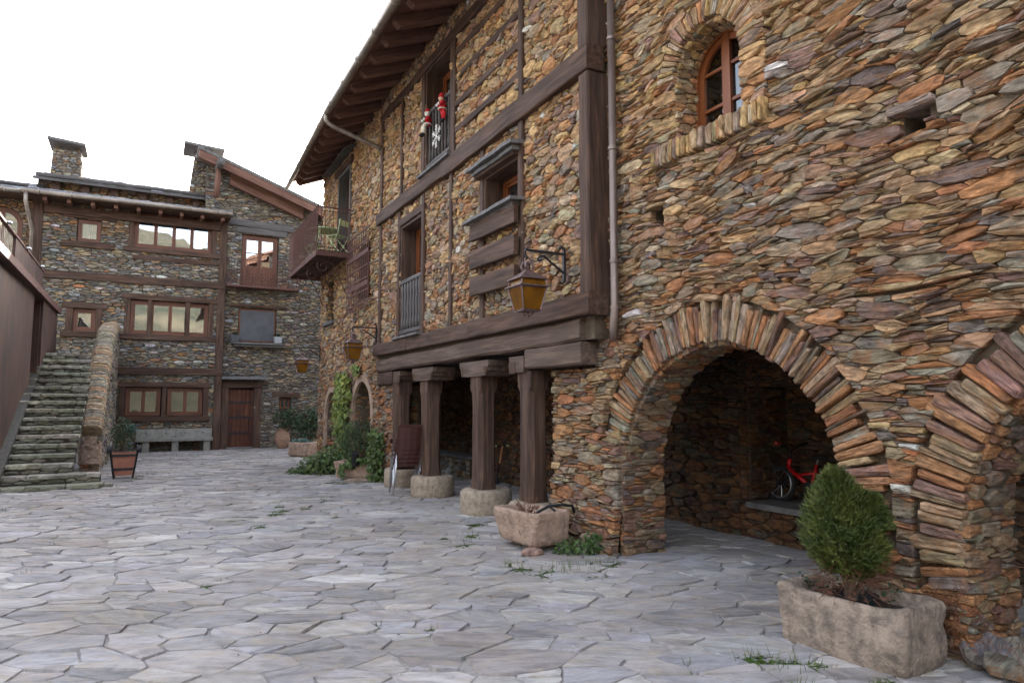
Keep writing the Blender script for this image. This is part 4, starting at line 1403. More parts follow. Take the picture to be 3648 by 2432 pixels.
lay(st, FB, 13.88, 19.52, 0, 8.15, 2.2, [(0.075, 0.6), (0.055, 2), (0.04, 5), (0.025, 7)], bh_holes, 'warm', 71, NX, warp=0.015, zone=bh_zone, split=0.4, hmin=0.06, gap=0.004, round_=0.12, bev=0.01, proud=0.02, pvar=0.018, tilt=0.09, nmax=8)
for (Yj, top, arch, sd) in ((15.82, 1.4, AA, 74), (18.58, 1.25, AB, 76)):
    lay(st, fr_y(Yj), 4.3, 4.74, 0.0, top, 2.2, [(0.06, 4), (0.035, 6)], (), 'rust', sd, (0, -1, 0), gap=0.005, proud=0.01, nmax=8)
    cu, cv, r = arch
    FA = lambda u, v, n, cu=cu, cv=cv, r=r: np.stack([u, cu + (r - n) * np.cos(v / r), cv + (r - n) * np.sin(v / r)], -1)
    lay(st, FA, 4.3, 4.74, 0.05, 1.6, 2.6, [(0.05, 4), (0.03, 6)], (), 'rust', sd + 1, (0, -0.8, -0.6), gap=0.005, proud=0.0, pvar=0.012, back=0.03, nmax=8)
lay(st, fr_y(18.8), 4.3, 4.7, 3.78, 4.85, 2.2, [(0.05, 4), (0.035, 6)], (), 'ochre', 78, (0, -1, 0), gap=0.005, proud=0.0, nmax=8)
emit(st, BH, 'stone', 'rubble', 'stone')
for (cu, cv, r, lo, nm) in ((*AA, 0.55, 0), (*AB, 0.2, 1)):     # smooth mortar bands round the arches
    mb = MB()
    pts = [(cu + r + 0.0, lo)] + [(cu + r * math.cos(PI * k / 14), cv + r * math.sin(PI * k / 14)) for k in range(15)] + [(cu - r, lo)]
    pto = [(cu + (r + .15), lo)] + [(cu + (r + .15) * math.cos(PI * k / 14), cv + (r + .15) * math.sin(PI * k / 14)) for k in range(15)] + [(cu - (r + .15), lo)]
    P = lambda u, v, q: tuple(FB(np.float64(u), np.float64(v), np.float64(q)))
    vs2, fs = [], []
    for k in range(len(pts)):
        w1 = rnd.uniform(-.02, .02)
        o = (pto[k][0] + w1, pto[k][1] + w1)
        vs2 += [P(*pts[k], -0.04), P(*pts[k], 0.03 + rnd.uniform(-.004, .004)), P(*o, 0.03 + rnd.uniform(-.004, .004)), P(*o, -0.04)]
    for k in range(len(pts) - 1):
        for q in range(4):
            fs.append((k * 4 + q, k * 4 + (q + 1) % 4, k * 4 + 4 + (q + 1) % 4, k * 4 + 4 + q))
    mb.add(vs2, fs)
    part('arch_band', mb, 'plaster', BH)
# door behind the balcony, window, grille
lining(BH, FB, 16.36, 17.64, 5.25, 7.52, -0.4, 0.05, mat='timber_grey', t=0.10)
window(BH, FB, 16.46, 17.54, 5.35, 7.42, -0.2, leaves=2, bars=1, mat='frame_dull', glass='glass_dark', name='french_window', low_panel=0.5)
fpart('door_lintel', BH, FB, (16.2, 7.61), (17.85, 7.61), 0.16, 0.2, 0.09)
slb = []
r7 = random.Random(77)
for k in range(9):
    u0 = 15.95 + k * 0.29
    mb = MB()
    prism(mb, [(4.4, u0, 7.90 - .004 * k), (3.98 + r7.uniform(-.03, .03), u0 + .02, 7.74), (3.98 + r7.uniform(-.03, .03), u0 + 0.28, 7.74), (4.4, u0 + .285, 7.90 - .004 * k)], (0, 0, 0.03))
    part('hood_slate', mb, 'slate_slab', BH)
window(BH, FB, 17.97, 18.78, 3.82, 4.83, -0.26, leaves=1, mat='frame', glass='glass_dark', name='window', fw=0.08)
fpart('window_sill', BH, FB, (17.85, 3.72), (18.9, 3.72), 0.1, 0.2, 0.09, mat='timber_grey')
window(BH, FB, 14.67, 15.63, 3.97, 5.18, -0.2, leaves=2, mat='frame_dull', glass='glass_dark')
mb = MB()
g0, g1, gz0, gz1, gx = 14.25, 16.0, 3.72, 5.45, 4.10
for k in range(13):
    y = g0 + (g1 - g0) * k / 12
    tube(mb, [(gx, y, gz0), (gx, y, gz1)], 0.011, 5)
    tube(mb, [(gx, y, gz0), (gx - .06, y, gz0 - .10), (gx - .10, y, gz0 - .06)], 0.009, 5)
for k in range(7):
    z = gz0 + 0.06 + (gz1 - gz0 - .1) * k / 6
    box(mb, (gx - .012, g0 - .02, z - .014), (gx + .012, g1 + .02, z + .014))
for y in (g0, g1):
    for z in (gz0 + .1, gz1 - .1):
        tube(mb, [(gx, y, z), (4.3, y, z)], 0.012, 5)
for z in (4.2, 4.9):
    box(mb, (gx - .016, g0 - .02, z - .05), (gx - .012, g1 + .02, z + .05))
part('window_grille', mb, 'iron_rust', BH)
# balcony
bx, by0, by1, bz = 3.40, 16.13, 19.62, 5.20
mb = MB()
for k in range(7):
    x0 = bx + 0.03 + k * (4.25 - bx - .03) / 7
    box(mb, (x0, by0 + .01, bz - 0.03), (x0 + (4.25 - bx - .03) / 7 - .008, by1 - .01, bz + 0.015), axis=1)
bal = part('balcony', mb, 'timber', BH)
mb = MB()
box(mb, (bx - .02, by0 - .02, bz - 0.13), (bx + .02, by1, bz - 0.02))
box(mb, (bx + .02, by0 - .02, bz - 0.13), (4.3, by0 + .02, bz - 0.02))
box(mb, (bx + .02, by1 - .04, bz - 0.13), (4.3, by1, bz - 0.02))
part('balcony_edge', mb, 'iron_rust', bal)
mb = MB()
zt = bz + 1.05
tube(mb, [(4.25, by0 + .02, zt), (bx, by0 + .02, zt), (bx, by1 - .02, zt), (4.25, by1 - .02, zt)], 0.018, 6)
tube(mb, [(4.25, by0 + .02, zt - .09), (bx, by0 + .02, zt - .09), (bx, by1 - .02, zt - .09), (4.25, by1 - .02, zt - .09)], 0.010, 6)
tube(mb, [(4.25, by0 + .02, bz + .08), (bx, by0 + .02, bz + .08), (bx, by1 - .02, bz + .08), (4.25, by1 - .02, bz + .08)], 0.012, 6)
K = 40
for k in range(K + 1):
    y = by0 + .02 + (by1 - by0 - .04) * k / K
    bow = 0.0
    tube(mb, [(bx, y, bz + .02), (bx - .03, y, bz + .3), (bx, y, zt)], 0.0075, 4)
for k in range(1, 9):
    x = bx + (4.25 - bx) * k / 9
    tube(mb, [(x, by0 + .02, bz + .02), (x, by0 + .02, zt)], 0.0075, 4)
tube(mb, [(bx, by0 + .02, bz), (bx, by0 + .02, zt + .03)], 0.018, 6)
part('balcony_railing', mb, 'iron_rust', bal)
for y in (16.55, 17.75, 19.0):
    mb = MB()
    pts = []
    for k in range(26):
        t = k / 25
        a = PI * (1.95 - 2.9 * (1 - t)) if False else 0
    sp = []
    for k in range(22):                       # scroll at the outer end
        a = R_(200) - R_(470) * k / 21
        rr = 0.05 + 0.11 * k / 21
        sp.append((bx + 0.24 + rr * math.cos(a), y, bz - 0.30 + rr * math.sin(a)))
    tail = [(bx + 0.45, y, bz - 0.22), (bx + .60, y, bz - 0.45), (bx + .72, y, bz - .72), (bx + .80, y, bz - 0.92)]
    tube(mb, sp + tail, 0.014, 6)
    part('balcony_bracket', mb, 'iron_rust', bal, smooth=True)
exf = lambda y: 3.08 + 0.041 * (y - 13.87)
ezf = lambda y: 7.70 + 0.022 * (y - 13.87)
row_roof(BH, 13.88, 19.72, 3.08, exf(19.72), 7.70, ezf(19.72))
rafters(BH, [14.12 + 0.60 * k for k in range(10)], exf, ezf)
gutter(BH, [(3.05, 13.92, 7.58), (3.05 + .041 * 5.8, 19.75, 7.70)], 0.06, clips=1.2)
mb = MB(); box(mb, (4.25, 13.9, 8.0), (4.7, 19.5, 8.35)); part('eaves_wall', mb, 'mortar', BH)

# ================================================================ FAR HOUSE (slate roof, facing us)
FS = fr_y(25.7)
NY = (0, -1, 0)
FH = thing('slate_roofed_house', 'grey stone house with ribbon windows and a stepped slate roof behind the stairs', 'house', (-0.5, 26, 0))
mb = MB()
fs_core = [(-0.60, 1.82, 6.76, 8.0), (-2.2, -1.53, 6.78, 7.54), (-0.60, 1.80, 3.85, 5.02), (-2.2, -1.55, 3.88, 4.62), (-0.62, 1.72, 1.16, 2.12)]
wall_core(mb, FS, -3.4, 2.28, 0, 8.3, fs_core, -0.4, -0.03)
part('wall', mb, 'mortar_grey', FH)
mb = MB()
box(mb, (-3.4, 31, 0), (2.3, 31.3, 9.4))
box(mb, (-3.4, 26.1, -0.1), (-3.2, 31, 8.6))
box(mb, (2.1, 26.1, -0.1), (2.28, 31, 8.6))
for z in (2.7, 5.6): box(mb, (-3.2, 26.1, z), (2.1, 31, z + .15))
part('inner_wall', mb, 'dark', FH)
st = []
fh_holes = [('rect', h[0], h[1], h[2], h[3]) for h in fs_core]
fine = [(0.056, 0.5), (0.042, 2), (0.03, 5), (0.021, 6)]
def fh_zone(u, v, r_):
    if v > 7.1 and r_.random() < 0.4: return 'warm'
    return 'warm' if r_.random() < 0.09 else 'grey'
lay(st, FS, -3.4, 2.2, 0, 8.25, 3.0, fine, fh_holes, 'grey', 81, NY, warp=0.012, split=0.4, hmin=0.06, zone=fh_zone, gap=0.005, proud=0.02, pvar=0.02, nmax=7, tilt=0.1, round_=0.12, bev=0.012)
emit(st, FH, 'stone', 'rubble', 'stone_grey')
fpart('corner_post', FH, FS, (2.17, 0.0), (2.17, 8.0), 0.25, 0.2, 0.07)
fpart('corner_post', FH, FS, (-3.26, 0.0), (-3.26, 8.0), 0.28, 0.2, 0.07)
fpart('floor_beam', FH, FS, (-3.1, 5.66), (0.9, 5.67), 0.25, 0.2, 0.06)
fpart('floor_beam', FH, FS, (0.91, 5.67), (2.29, 5.68), 0.23, 0.2, 0.09)
fpart('floor_beam', FH, FS, (-0.95, 2.65), (2.29, 2.65), 0.23, 0.2, 0.09)
# windows with their timber surrounds
def surround(house, fr, u0, u1, v0, v1, w=0.14, n=0.05, mids=(), sill_over=0.1, mat='timber', sill=True, lintel=True, jambs=True):
    if lintel: fpart('window_lintel', house, fr, (u0 - w - sill_over, v1 + w / 2), (u1 + w + sill_over, v1 + w / 2), w, 0.16, n + .02, mat=mat)
    if sill: fpart('window_sill', house, fr, (u0 - w - sill_over, v0 - w / 2), (u1 + w + sill_over, v0 - w / 2), w, 0.2, n + .04, mat=mat)
    if jambs:
        fpart('window_jamb', house, fr, (u0 - w / 2, v0 + .003), (u0 - w / 2, v1 - .003), w, 0.16, n, mat=mat)
        fpart('window_jamb', house, fr, (u1 + w / 2, v0 + .003), (u1 + w / 2, v1 - .003), w, 0.16, n, mat=mat)
    for m_ in mids:
        fpart('window_post', house, fr, (m_, v0 + .003), (m_, v1 - .003), 0.14, 0.16, n, mat=mat)
window(FH, FS, -0.58, 1.80, 6.80, 7.98, -0.06, leaves=4, mat='frame_dull', fw=0.075, curtain=('roller', 0.52, 1.0))
surround(FH, FS, -0.58, 1.80, 6.78, 8.0, w=0.16, lintel=False, sill_over=0.15)
fpart('window_sill', FH, FS, (-0.6, 6.44), (2.0, 6.44), 0.16, 0.18, 0.06)
window(FH, FS, -2.18, -1.54, 6.80, 7.53, -0.06, leaves=1, mat='frame_dull', fw=0.07, curtain=('curtain', 0.0, 1.0))
surround(FH, FS, -2.18, -1.54, 6.79, 7.55, w=0.19, jambs=False, sill_over=0.22)
window(FH, FS, -0.58, 1.78, 3.88, 5.0, -0.06, leaves=4, mat='frame_dull', fw=0.075)
surround(FH, FS, -0.58, 1.78, 3.86, 5.02, w=0.17, mids=(-0.02, 1.12))
window(FH, FS, -2.18, -1.56, 3.90, 4.61, -0.06, leaves=1, mat='frame_dull', fw=0.075, curtain=('slats', 0, 1))
surround(FH, FS, -2.18, -1.56, 3.88, 4.62, w=0.19, sill_over=0.12)
for (a, b) in ((-0.60, 0.42), (0.62, 1.70)):
    window(FH, FS, a, b, 1.18, 2.10, -0.06, leaves=2, mat='frame_dull', fw=0.075, glass='glass_dark', curtain=('slats', 0, 1))
surround(FH, FS, -0.62, 1.72, 1.16, 2.12, w=0.17, mids=(0.52,), sill_over=0.05)
# stepped slate roof
r8 = random.Random(88)
def slate_roof(house, name_core, X0, X1, y0, z0, y1, z1, seed, limit=300, th=0.05):
    mb = MB()
    prism(mb, [(X0, y0, z0), (X0, y1, z1), (X0, y1, z1 - th), (X0, y0, z0 - th)], (X1 - X0, 0, 0))
    part(name_core, mb, 'mortar_grey', house)
    L = math.hypot(y1 - y0, z1 - z0)
    cy, cz = (y1 - y0) / L, (z1 - z0) / L
    fr = lambda u, v, n: np.stack([u, y0 + v * cy - n * cz, z0 + v * cz + n * cy], -1)
    s_ = []
    lay(s_, fr, X0 - .03, X1 + .03, -0.04, L, 1.5, [(0.14, 3), (0.10, 5), (0.07, 8)], (), 'roof', seed, (0, -cz, cy), gap=0.006, proud=0.025, pvar=0.014, back=0.03, tilt=0.06, nmax=7)
    return s_
sl = slate_roof(FH, 'roof', -3.55, 2.34, 25.0, 8.16, 26.35, 8.52, 90)
sl += slate_roof(FH, 'upper_roof', -3.48, 2.3, 25.95, 8.80, 28.6, 9.72, 91)
emit(sl, FH, 'roof_slate', 'roof_slates', 'slate_roof')
mb = MB()
prism(mb, [(-3.48, 28.6, 9.70), (-3.48, 31.3, 8.9), (-3.48, 31.3, 8.8), (-3.48, 28.6, 9.6)], (5.78, 0, 0))
part('rear_roof', mb, 'slate_slab', FH)
mb = MB()
box(mb, (-3.4, 26.3, 8.3), (2.28, 26.6, 8.95))
part('clerestory_wall', mb, 'mortar', FH)
s_ = []
lay(s_, fr_y(26.3), -3.3, 2.2, 8.48, 8.86, 1.8, [(0.07, 3), (0.05, 5)], (), 'warm', 92, NY, gap=0.006, proud=0.02, nmax=7)
mbx = MB()
for s in s_: mbx.add(s[0].tolist(), s[1], s[2].tolist(), s[3])
part('clerestory_stone', mbx, 'stone', FH, kind='stuff')
for k in range(7):
    x = -3.0 + k * 0.83
    mb = MB(); box(mb, (x, 26.08, 8.50), (x + .22, 26.5, 8.80), axis=1)
    part('rafter', mb, 'timber', FH)
mb = MB(); box(mb, (-3.5, 25.9, 8.735), (2.34, 25.94, 8.82)); part('fascia', mb, 'timber_grey', FH)
mb = MB(); tube(mb, [(-3.44, 26.12, 8.95), (1.9, 26.12, 8.93)], 0.075, 10); part('snow_pole', mb, 'timber_grey', FH, smooth=True)
gutter(FH, [(-3.62, 24.94, 8.06), (2.36, 24.94, 8.10)], 0.075, clips=0.75)
mb = MB(); box(mb, (-3.5, 25.02, 7.98), (2.33, 25.68, 8.05), axis=0); part('soffit', mb, 'timber', FH)
for k in range(9):
    x = -3.1 + k * 0.64
    mb = MB(); box(mb, (x, 25.08, 7.86), (x + .11, 25.69, 7.978), axis=1); part('rafter', mb, 'rafter', FH)
mb = MB(); box(mb, (-3.1, 25.58, 7.62), (2.04, 25.665, 7.86)); part('wall_plate', mb, 'timber', FH)
mb = MB()
tube(mb, [(-3.5, 24.94, 8.04), (-3.5, 24.94, 7.75), (-3.46, 25.0, 7.55), (-3.36, 25.4, 6.95), (-3.35, 25.42, 3.0)], 0.06, 8)
part('downpipe', mb, 'gutter', FH, smooth=True)
def chimney(house, x0, x1, y, z0, z1, taper, seed, cap):
    mb = MB()
    xm = (x0 + x1) / 2; hw = (x1 - x0) / 2
    prism(mb, [(xm - hw, y, z0), (xm + hw, y, z0), (xm + hw - taper, y, z1), (xm - hw + taper, y, z1)], (0, 2 * hw * .9, 0))
    ch = part('chimney', mb, 'mortar', house)
    fr = lambda u, v, n: np.stack([xm + (u - xm) * (1 - taper / hw * (v - z0) / (z1 - z0)), y - n, v], -1)
    s_ = []
    lay(s_, fr, x0, x1, z0, z1, 2.4, [(0.05, 3), (0.036, 5), (0.024, 6)], (), 'grey', seed, NY, gap=0.005, proud=0.02, nmax=7)
    fx = lambda u, v, n: np.stack([xm + (hw + n) * (1 - taper / hw * (v - z0) / (z1 - z0)), u, v], -1)
    lay(s_, fx, y, y + 1.8 * hw, z0, z1, 2.4, [(0.05, 3), (0.036, 5)], (), 'grey', seed + 1, (1, 0, 0), gap=0.005, proud=0.02, nmax=7)
    mbx = MB()
    for s in s_: mbx.add(s[0].tolist(), s[1], s[2].tolist(), s[3])
    part('chimney_stone', mbx, 'stone_grey', ch, kind='stuff')
    yc = y + hw * .9
    mb = MB()
    for dx in (-.7, .7):
        for dy in (-.55, .55):
            box(mb, (xm + dx * (hw - taper) - .07, yc + dy * hw - .07, z1), (xm + dx * (hw - taper) + .07, yc + dy * hw + .07, z1 + 0.16))
    part('cap_block', mb, 'mortar', ch)
    mb = MB()
    e = cap
    z = z1 + 0.16
    prism(mb, [(xm - e, y - .22, z + .10), (xm - e, y + 1.8 * hw + .2, z + .06), (xm + e, y + 1.8 * hw + .2, z - .02), (xm + e, y - .22, z + .02)], (0, 0, 0.09))
    part('cap_slab', mb, 'slate_slab', ch)
    mb = MB()
    ball(mb, (xm + .05, yc, z + .16), (0.2, 0.18, 0.1), 7)
    part('cap_stone', mb, 'granite_grey', ch)
    return ch
chimney(FH, -3.2, -2.3, 27.2, 9.1, 10.2, 0.05, 95, 0.55)

# ---- left neighbour with the arched window
LH = thing('arched_window_house', 'stone house at the left edge with a tall arched glazed door', 'house', (-5.2, 26.5, 0))
FL = fr_y(25.95)
mb = MB()
wall_core(mb, FL, -8.5, -3.42, 0, 8.4, [(-4.72, -3.68, 5.8, 7.72)], -0.4, -0.03, arches=[(-4.2, 7.2, 0.52, 7.72)])
part('wall', mb, 'mortar_grey', LH)
mb = MB(); box(mb, (-8.5, 31, 0), (-3.42, 31.3, 9)); box(mb, (-8.5, 26.4, 0), (-8.2, 31, 8.4)); part('inner_wall', mb, 'dark', LH)
st = []
lay(st, FL, -7.5, -3.42, 0.0, 8.2, 2.3, fine, [('rect', -4.72, -3.68, 5, 7.2), ('disc', -4.2, 7.2, 0.52, 7.2)], 'warm', 97, NY, gap=0.006, proud=0.02, nmax=7)
emit(st, LH, 'stone', 'rubble', 'stone_grey')
arched_window(LH, FL, -4.2, 5.85, 7.2, 0.515, -0.08, mat='frame_dull', glass='glass', name='arched_door', bars=(0.35,))
sl = slate_roof(LH, 'roof', -8.6, -3.5, 25.25, 8.16, 28.6, 9.25, 98)
emit(sl, LH, 'roof_slate', 'roof_slates', 'slate_roof')
mb = MB(); prism(mb, [(-8.6, 28.6, 9.25), (-8.6, 31.4, 8.5), (-8.6, 31.4, 8.4), (-8.6, 28.6, 9.15)], (5.1, 0, 0)); part('rear_roof', mb, 'slate_slab', LH)
gutter(LH, [(-8.5, 25.2, 8.08), (-3.68, 25.2, 8.08)], 0.075, clips=0.8)
mb = MB(); box(mb, (-8.5, 25.27, 7.98), (-3.5, 25.93, 8.07)); part('soffit', mb, 'timber', LH)
mb = MB(); tube(mb, [(-8.4, 25.6, 8.42), (-3.55, 25.6, 8.40)], 0.07, 8); part('snow_pole', mb, 'timber_grey', LH, smooth=True)

# ================================================================ GABLED HOUSE
FG = fr_y(25.85)
GH = thing('gabled_house', 'dark stone house with a sloping gable verge and a red brown plank door', 'house', (5, 26.2, 0))
def gtop(x): return 10.28 - 0.365 * (x - 1.35)
mb = MB()
gh_core = [(2.80, 4.06, 5.74, 7.66), (2.77, 4.06, 3.76, 4.98), (2.44, 3.38, 0.0, 2.2), (4.25, 4.66, 1.36, 1.80)]
wall_core(mb, FG, 2.29, 13.0, 0, 7.8, gh_core, -0.4, -0.03)  # right end lengthened out of view to block low sun through the alley
P = lambda u, v, q: tuple(FG(np.float64(u), np.float64(v), np.float64(q)))
prism(mb, [P(1.55, 8.3, -0.4), P(2.29, 8.3, -.4), P(2.29, 7.8, -.4), P(7.6, 7.8, -0.4), P(1.55, gtop(1.55) - .2, -0.4)], Vector(P(0, 0, 0.37)) - Vector(P(0, 0, 0)))
part('wall', mb, 'mortar_grey', GH)
mb = MB()
box(mb, (12.7, 26.2, 0), (13, 32, 7.8)); box(mb, (2.3, 31.8, 0), (12.7, 32, 9.5)); box(mb, (2.3, 26.25, 0), (2.45, 31.8, 8.6))
for z in (2.7, 5.55): box(mb, (2.45, 26.25, z), (8.3, 31.8, z + .12))
part('inner_wall', mb, 'dark', GH)
st = []
_keep = []
lay(_keep, FG, 1.55, 7.6, 0, 10.2, 3.0, fine, [('rect', h[0], h[1], h[2] - .05, h[3]) for h in gh_core] + [('rect', 1.5, 2.30, -1, 8.35)], 'dim', 101, NY,
    zone=lambda u, v, r_: 'grey' if v > 5.2 + r_.gauss(0, .8) else ('dim' if r_.random() < .8 else 'grey'), warp=0.012, split=0.4, hmin=0.06, gap=0.005, proud=0.02, pvar=0.018, nmax=7, tilt=0.1, round_=.12)
for s in _keep:
    W = s[0]
    if (W[:, 2] - (10.28 - 0.365 * (W[:, 0] - 1.35))).max() < -0.12: st.append(s)
emit(st, GH, 'stone', 'rubble', 'stone_grey')
# roof slab with heavy verge boards
def slope_pt(x, y, dz): return (x, y, gtop(x) + dz)
mb = MB()
prism(mb, [slope_pt(1.22, 25.12, -0.02), slope_pt(13.1, 25.12, -0.02), slope_pt(13.1, 25.12, .09), slope_pt(1.22, 25.12, .09)], (0, 6.8, 0), grain=(1, 0, -.36))
part('roof', mb, 'slate_slab', GH)
mb = MB()
prism(mb, [slope_pt(-2.6, 25.62, -2.9 - .02 + 2.9), slope_pt(1.0, 25.62, -.02), slope_pt(1.0, 25.62, .0), slope_pt(-2.6, 25.62, 0.0)], (0, 0.01, 0)) if False else None
mb = MB()
prism(mb, [slope_pt(1.25, 25.14, -0.30), slope_pt(8.8, 25.14, -0.30), slope_pt(8.8, 25.14, -.025), slope_pt(1.25, 25.14, -.025)], (0, 0.09, 0), grain=(1, 0, -.36))
part('verge_board', mb, 'rafter', GH)
mb = MB()
prism(mb, [slope_pt(1.25, 25.24, -0.17), slope_pt(8.8, 25.24, -0.17), slope_pt(8.8, 25.24, -.03), slope_pt(1.25, 25.24, -.03)], (0, 0.6, 0), grain=(1, 0, -.36))
part('soffit', mb, 'rafter', GH)
mb = MB()
prism(mb, [slope_pt(2.3, 25.52, -0.62), slope_pt(4.85, 25.52, -0.62), slope_pt(4.85, 25.52, -.2), slope_pt(2.3, 25.52, -.18)], (0, 0.16, 0), grain=(1, 0, -.36))
part('rafter', mb, 'rafter', GH)
mb = MB(); tube(mb, [(1.93, 24.9, 9.86), (1.93, 26.3, 9.86)], 0.135, 10); part('purlin', mb, 'timber_grey', GH, smooth=True)
mb = MB(); tube(mb, [(1.86, 25.35, 8.74), (1.90, 25.35, 9.73)], 0.10, 10); part('verge_post', mb, 'rafter', GH, smooth=True)
mb = MB(); box(mb, (1.6, 26.0, 8.3), (2.29, 26.4, 8.62)); part('post_pad', mb, 'mortar_grey', GH)
chimney(GH, 1.02, 1.95, 26.5, 8.9, 10.55, 0.16, 105, 0.66)
# openings
window(GH, FG, 2.82, 4.04, 5.76, 7.64, -0.10, leaves=2, bars=1, mat='frame_dull', name='french_window', low_panel=0.62, curtain=('roller', 0.76, 1.0), fw=0.09)
fpart('door_lintel', GH, FG, (2.35, 8.05), (4.6, 8.0), 0.24, 0.2, 0.09, mat='timber_grey')
fpart('door_lintel', GH, FG, (2.6, 7.80), (4.35, 7.78), 0.22, 0.2, 0.07, mat='timber_grey')
window(GH, FG, 2.79, 4.04, 3.78, 4.96, -0.05, leaves=2, bars=2, mat='frame_dull', glass='glass_dark', fw=0.07, curtain=('curtain', 0, 1))
mb = MB(); fbox(mb, FG, 2.84, 3.99, 3.82, 4.90, -0.047, -0.042); part('insect_screen', mb, 'screen', GH)
fpart('window_lintel', GH, FG, (2.45, 5.06), (4.4, 5.06), 0.09, 0.18, 0.09)
for z, n1, w in ((3.70, .30, 0.0), (3.62, .22, .08)):
    mb = MB(); fbox(mb, FG, 2.55 + w, 4.38 - w, z - .03, z + .03, -0.05, n1); part('window_sill', mb, 'slate_slab', GH)
mb = MB()
for k in range(6):
    a = 2.56 + k * 0.137
    fbox(mb, FG, a + .004, a + .133, 0.06, 2.08, -0.16, -0.10 - (k % 2) * .006, axis='v')
dr = part('door', mb, 'door', GH)
for z in (0.55, 1.1, 1.62):
    mb = MB(); fbox(mb, FG, 2.58, 3.34, z - .035, z + .035, -0.095, -0.08)
    part('iron_strap', mb, 'iron', dr)
mb = MB()
for z in (0.3, .8, 1.35, 1.85):
    for k in range(6):
        ball(mb, (2.63 + k * .137, 25.945, z), 0.017, 6)
part('door_nail', mb, 'iron', dr)
mb = MB(); tube(mb, [(3.24, 25.93, 1.05), (3.24, 25.89, 1.02), (3.24, 25.89, .93), (3.24, 25.93, .9)], .012, 6); part('door_handle', mb, 'iron', dr)
fpart('door_jamb', GH, FG, (2.43, 0.0), (2.43, 2.12), 0.24, 0.22, 0.06)
fpart('door_jamb', GH, FG, (3.50, 0.0), (3.50, 2.12), 0.24, 0.22, 0.06)
fpart('door_lintel', GH, FG, (2.31, 2.24), (3.66, 2.24), 0.23, 0.24, 0.07)
for k in range(6):
    u0 = 2.28 + k * .25
    mb = MB(); prism(mb, [(u0, 25.9, 2.50), (u0 + .245, 25.9, 2.50), (u0 + .245, 25.45 + r8.uniform(-.03, .03), 2.42), (u0, 25.45 + r8.uniform(-.03, .03), 2.42)], (0, 0, .035))
    part('canopy_slate', mb, 'slate_slab', GH)
mb = MB(); box(mb, (2.5, 25.45, 0.0), (3.35, 25.9, 0.06)); part('doorstep', mb, 'slate_slab', GH)
window(GH, FG, 4.27, 4.64, 1.38, 1.78, -0.1, leaves=2, mat='frame_dull', glass='glass', fw=0.04, curtain=('curtain', 0, 0.9))
fpart('window_lintel', GH, FG, (4.0, 1.90), (4.95, 1.88), 0.17, 0.18, 0.06)
# small iron balcony of the french window
mb = MB()
by = 25.35
box(mb, (2.3, by, 5.66), (4.78, 25.85, 5.73)); sb = part('balconet', mb, 'iron_rust', GH)
mb = MB()
for (x0, x1, zz, r) in ((2.32, 4.76, 6.62, .014), (2.32, 4.76, 6.15, .009), (2.32, 4.76, 5.78, .012)):
    tube(mb, [(x0, 25.84, zz), (x0, by, zz), (x1, by, zz), (x1, 25.84, zz)], r, 5)
for k in range(25):
    x = 2.32 + 2.44 * k / 24
    tube(mb, [(x, by, 5.73), (x, by, 6.62)], 0.0075, 4)
for k in range(14):                                    # cast scrolls along the foot
    x = 2.42 + 2.26 * k / 13
    for s in (-1, 1):
        tube(mb, [(x + s * .06 * math.cos(a), by - .012, 5.94 + .06 * s + .055 * math.sin(a)) for a in [R_(30 * q) for q in range(11)]], 0.013, 4)
part('balconet_railing', mb, 'iron_rust', sb)

# ================================================================ STONE STAIRS
ST = thing('stone_stairs', 'long flight of slate steps with a curved stone coping, left of the courtyard', 'stairs', (-1.7, 15.2, 0))
r9 = random.Random(99)
for i in range(17):
    y = 15.1 + 0.335 * i
    z = 0.09 + 0.1725 * i
    xr = (-0.50, -0.72)[i] if i < 2 else -1.2
    mb = MB()
    # riser masonry
    box(mb, (-2.75, y + 0.05, max(-.05, z - 0.20)), (xr, y + 0.42, z - 0.05))
    sp = part('step', mb, 'mortar_grey', ST)
    x = -2.7
    tr, rs = MB(), MB()
    frt = lambda u, v, n, y=y, z=z: np.stack([u, y + v, z + n - .02], -1)
    while x < xr - .02:
        w = min(r9.uniform(0.3, 0.7), xr - x)
        if xr - x - w < .12: w = xr - x
        skew = r9.uniform(-.03, .03) + (0.12 * max(0, x + 1.3) if i < 2 else 0)
        s = make_stone([(x, -0.01 + skew), (x + w, -0.01 + skew + r9.uniform(-.02, .02)), (x + w, 0.40), (x, 0.40)], frt, pick('step', r9), r9, gap=.004, proud=.02, pvar=.008, back=.05, bev=.014, tilt=.012, round_=.08, rough=.004)
        if s:
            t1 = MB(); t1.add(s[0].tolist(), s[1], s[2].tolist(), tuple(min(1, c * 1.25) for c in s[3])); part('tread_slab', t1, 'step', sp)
        x += w
    s_ = []
    lay(s_, fr_y(y + .05), -2.7, xr, z - 0.165, z - 0.045, 3.0, [(0.05, 3), (0.03, 5)], (), 'step', 200 + i, NY, gap=.004, proud=.02, nmax=8)
    for s in s_: rs.add(s[0].tolist(), s[1], s[2].tolist(), s[3])
    part('riser_stone', rs, 'step', sp, kind='stuff')
mb = MB(); box(mb, (-2.75, 20.55, 2.5), (-1.2, 25.7, 2.84)); part('landing', mb, 'mortar_grey', ST)
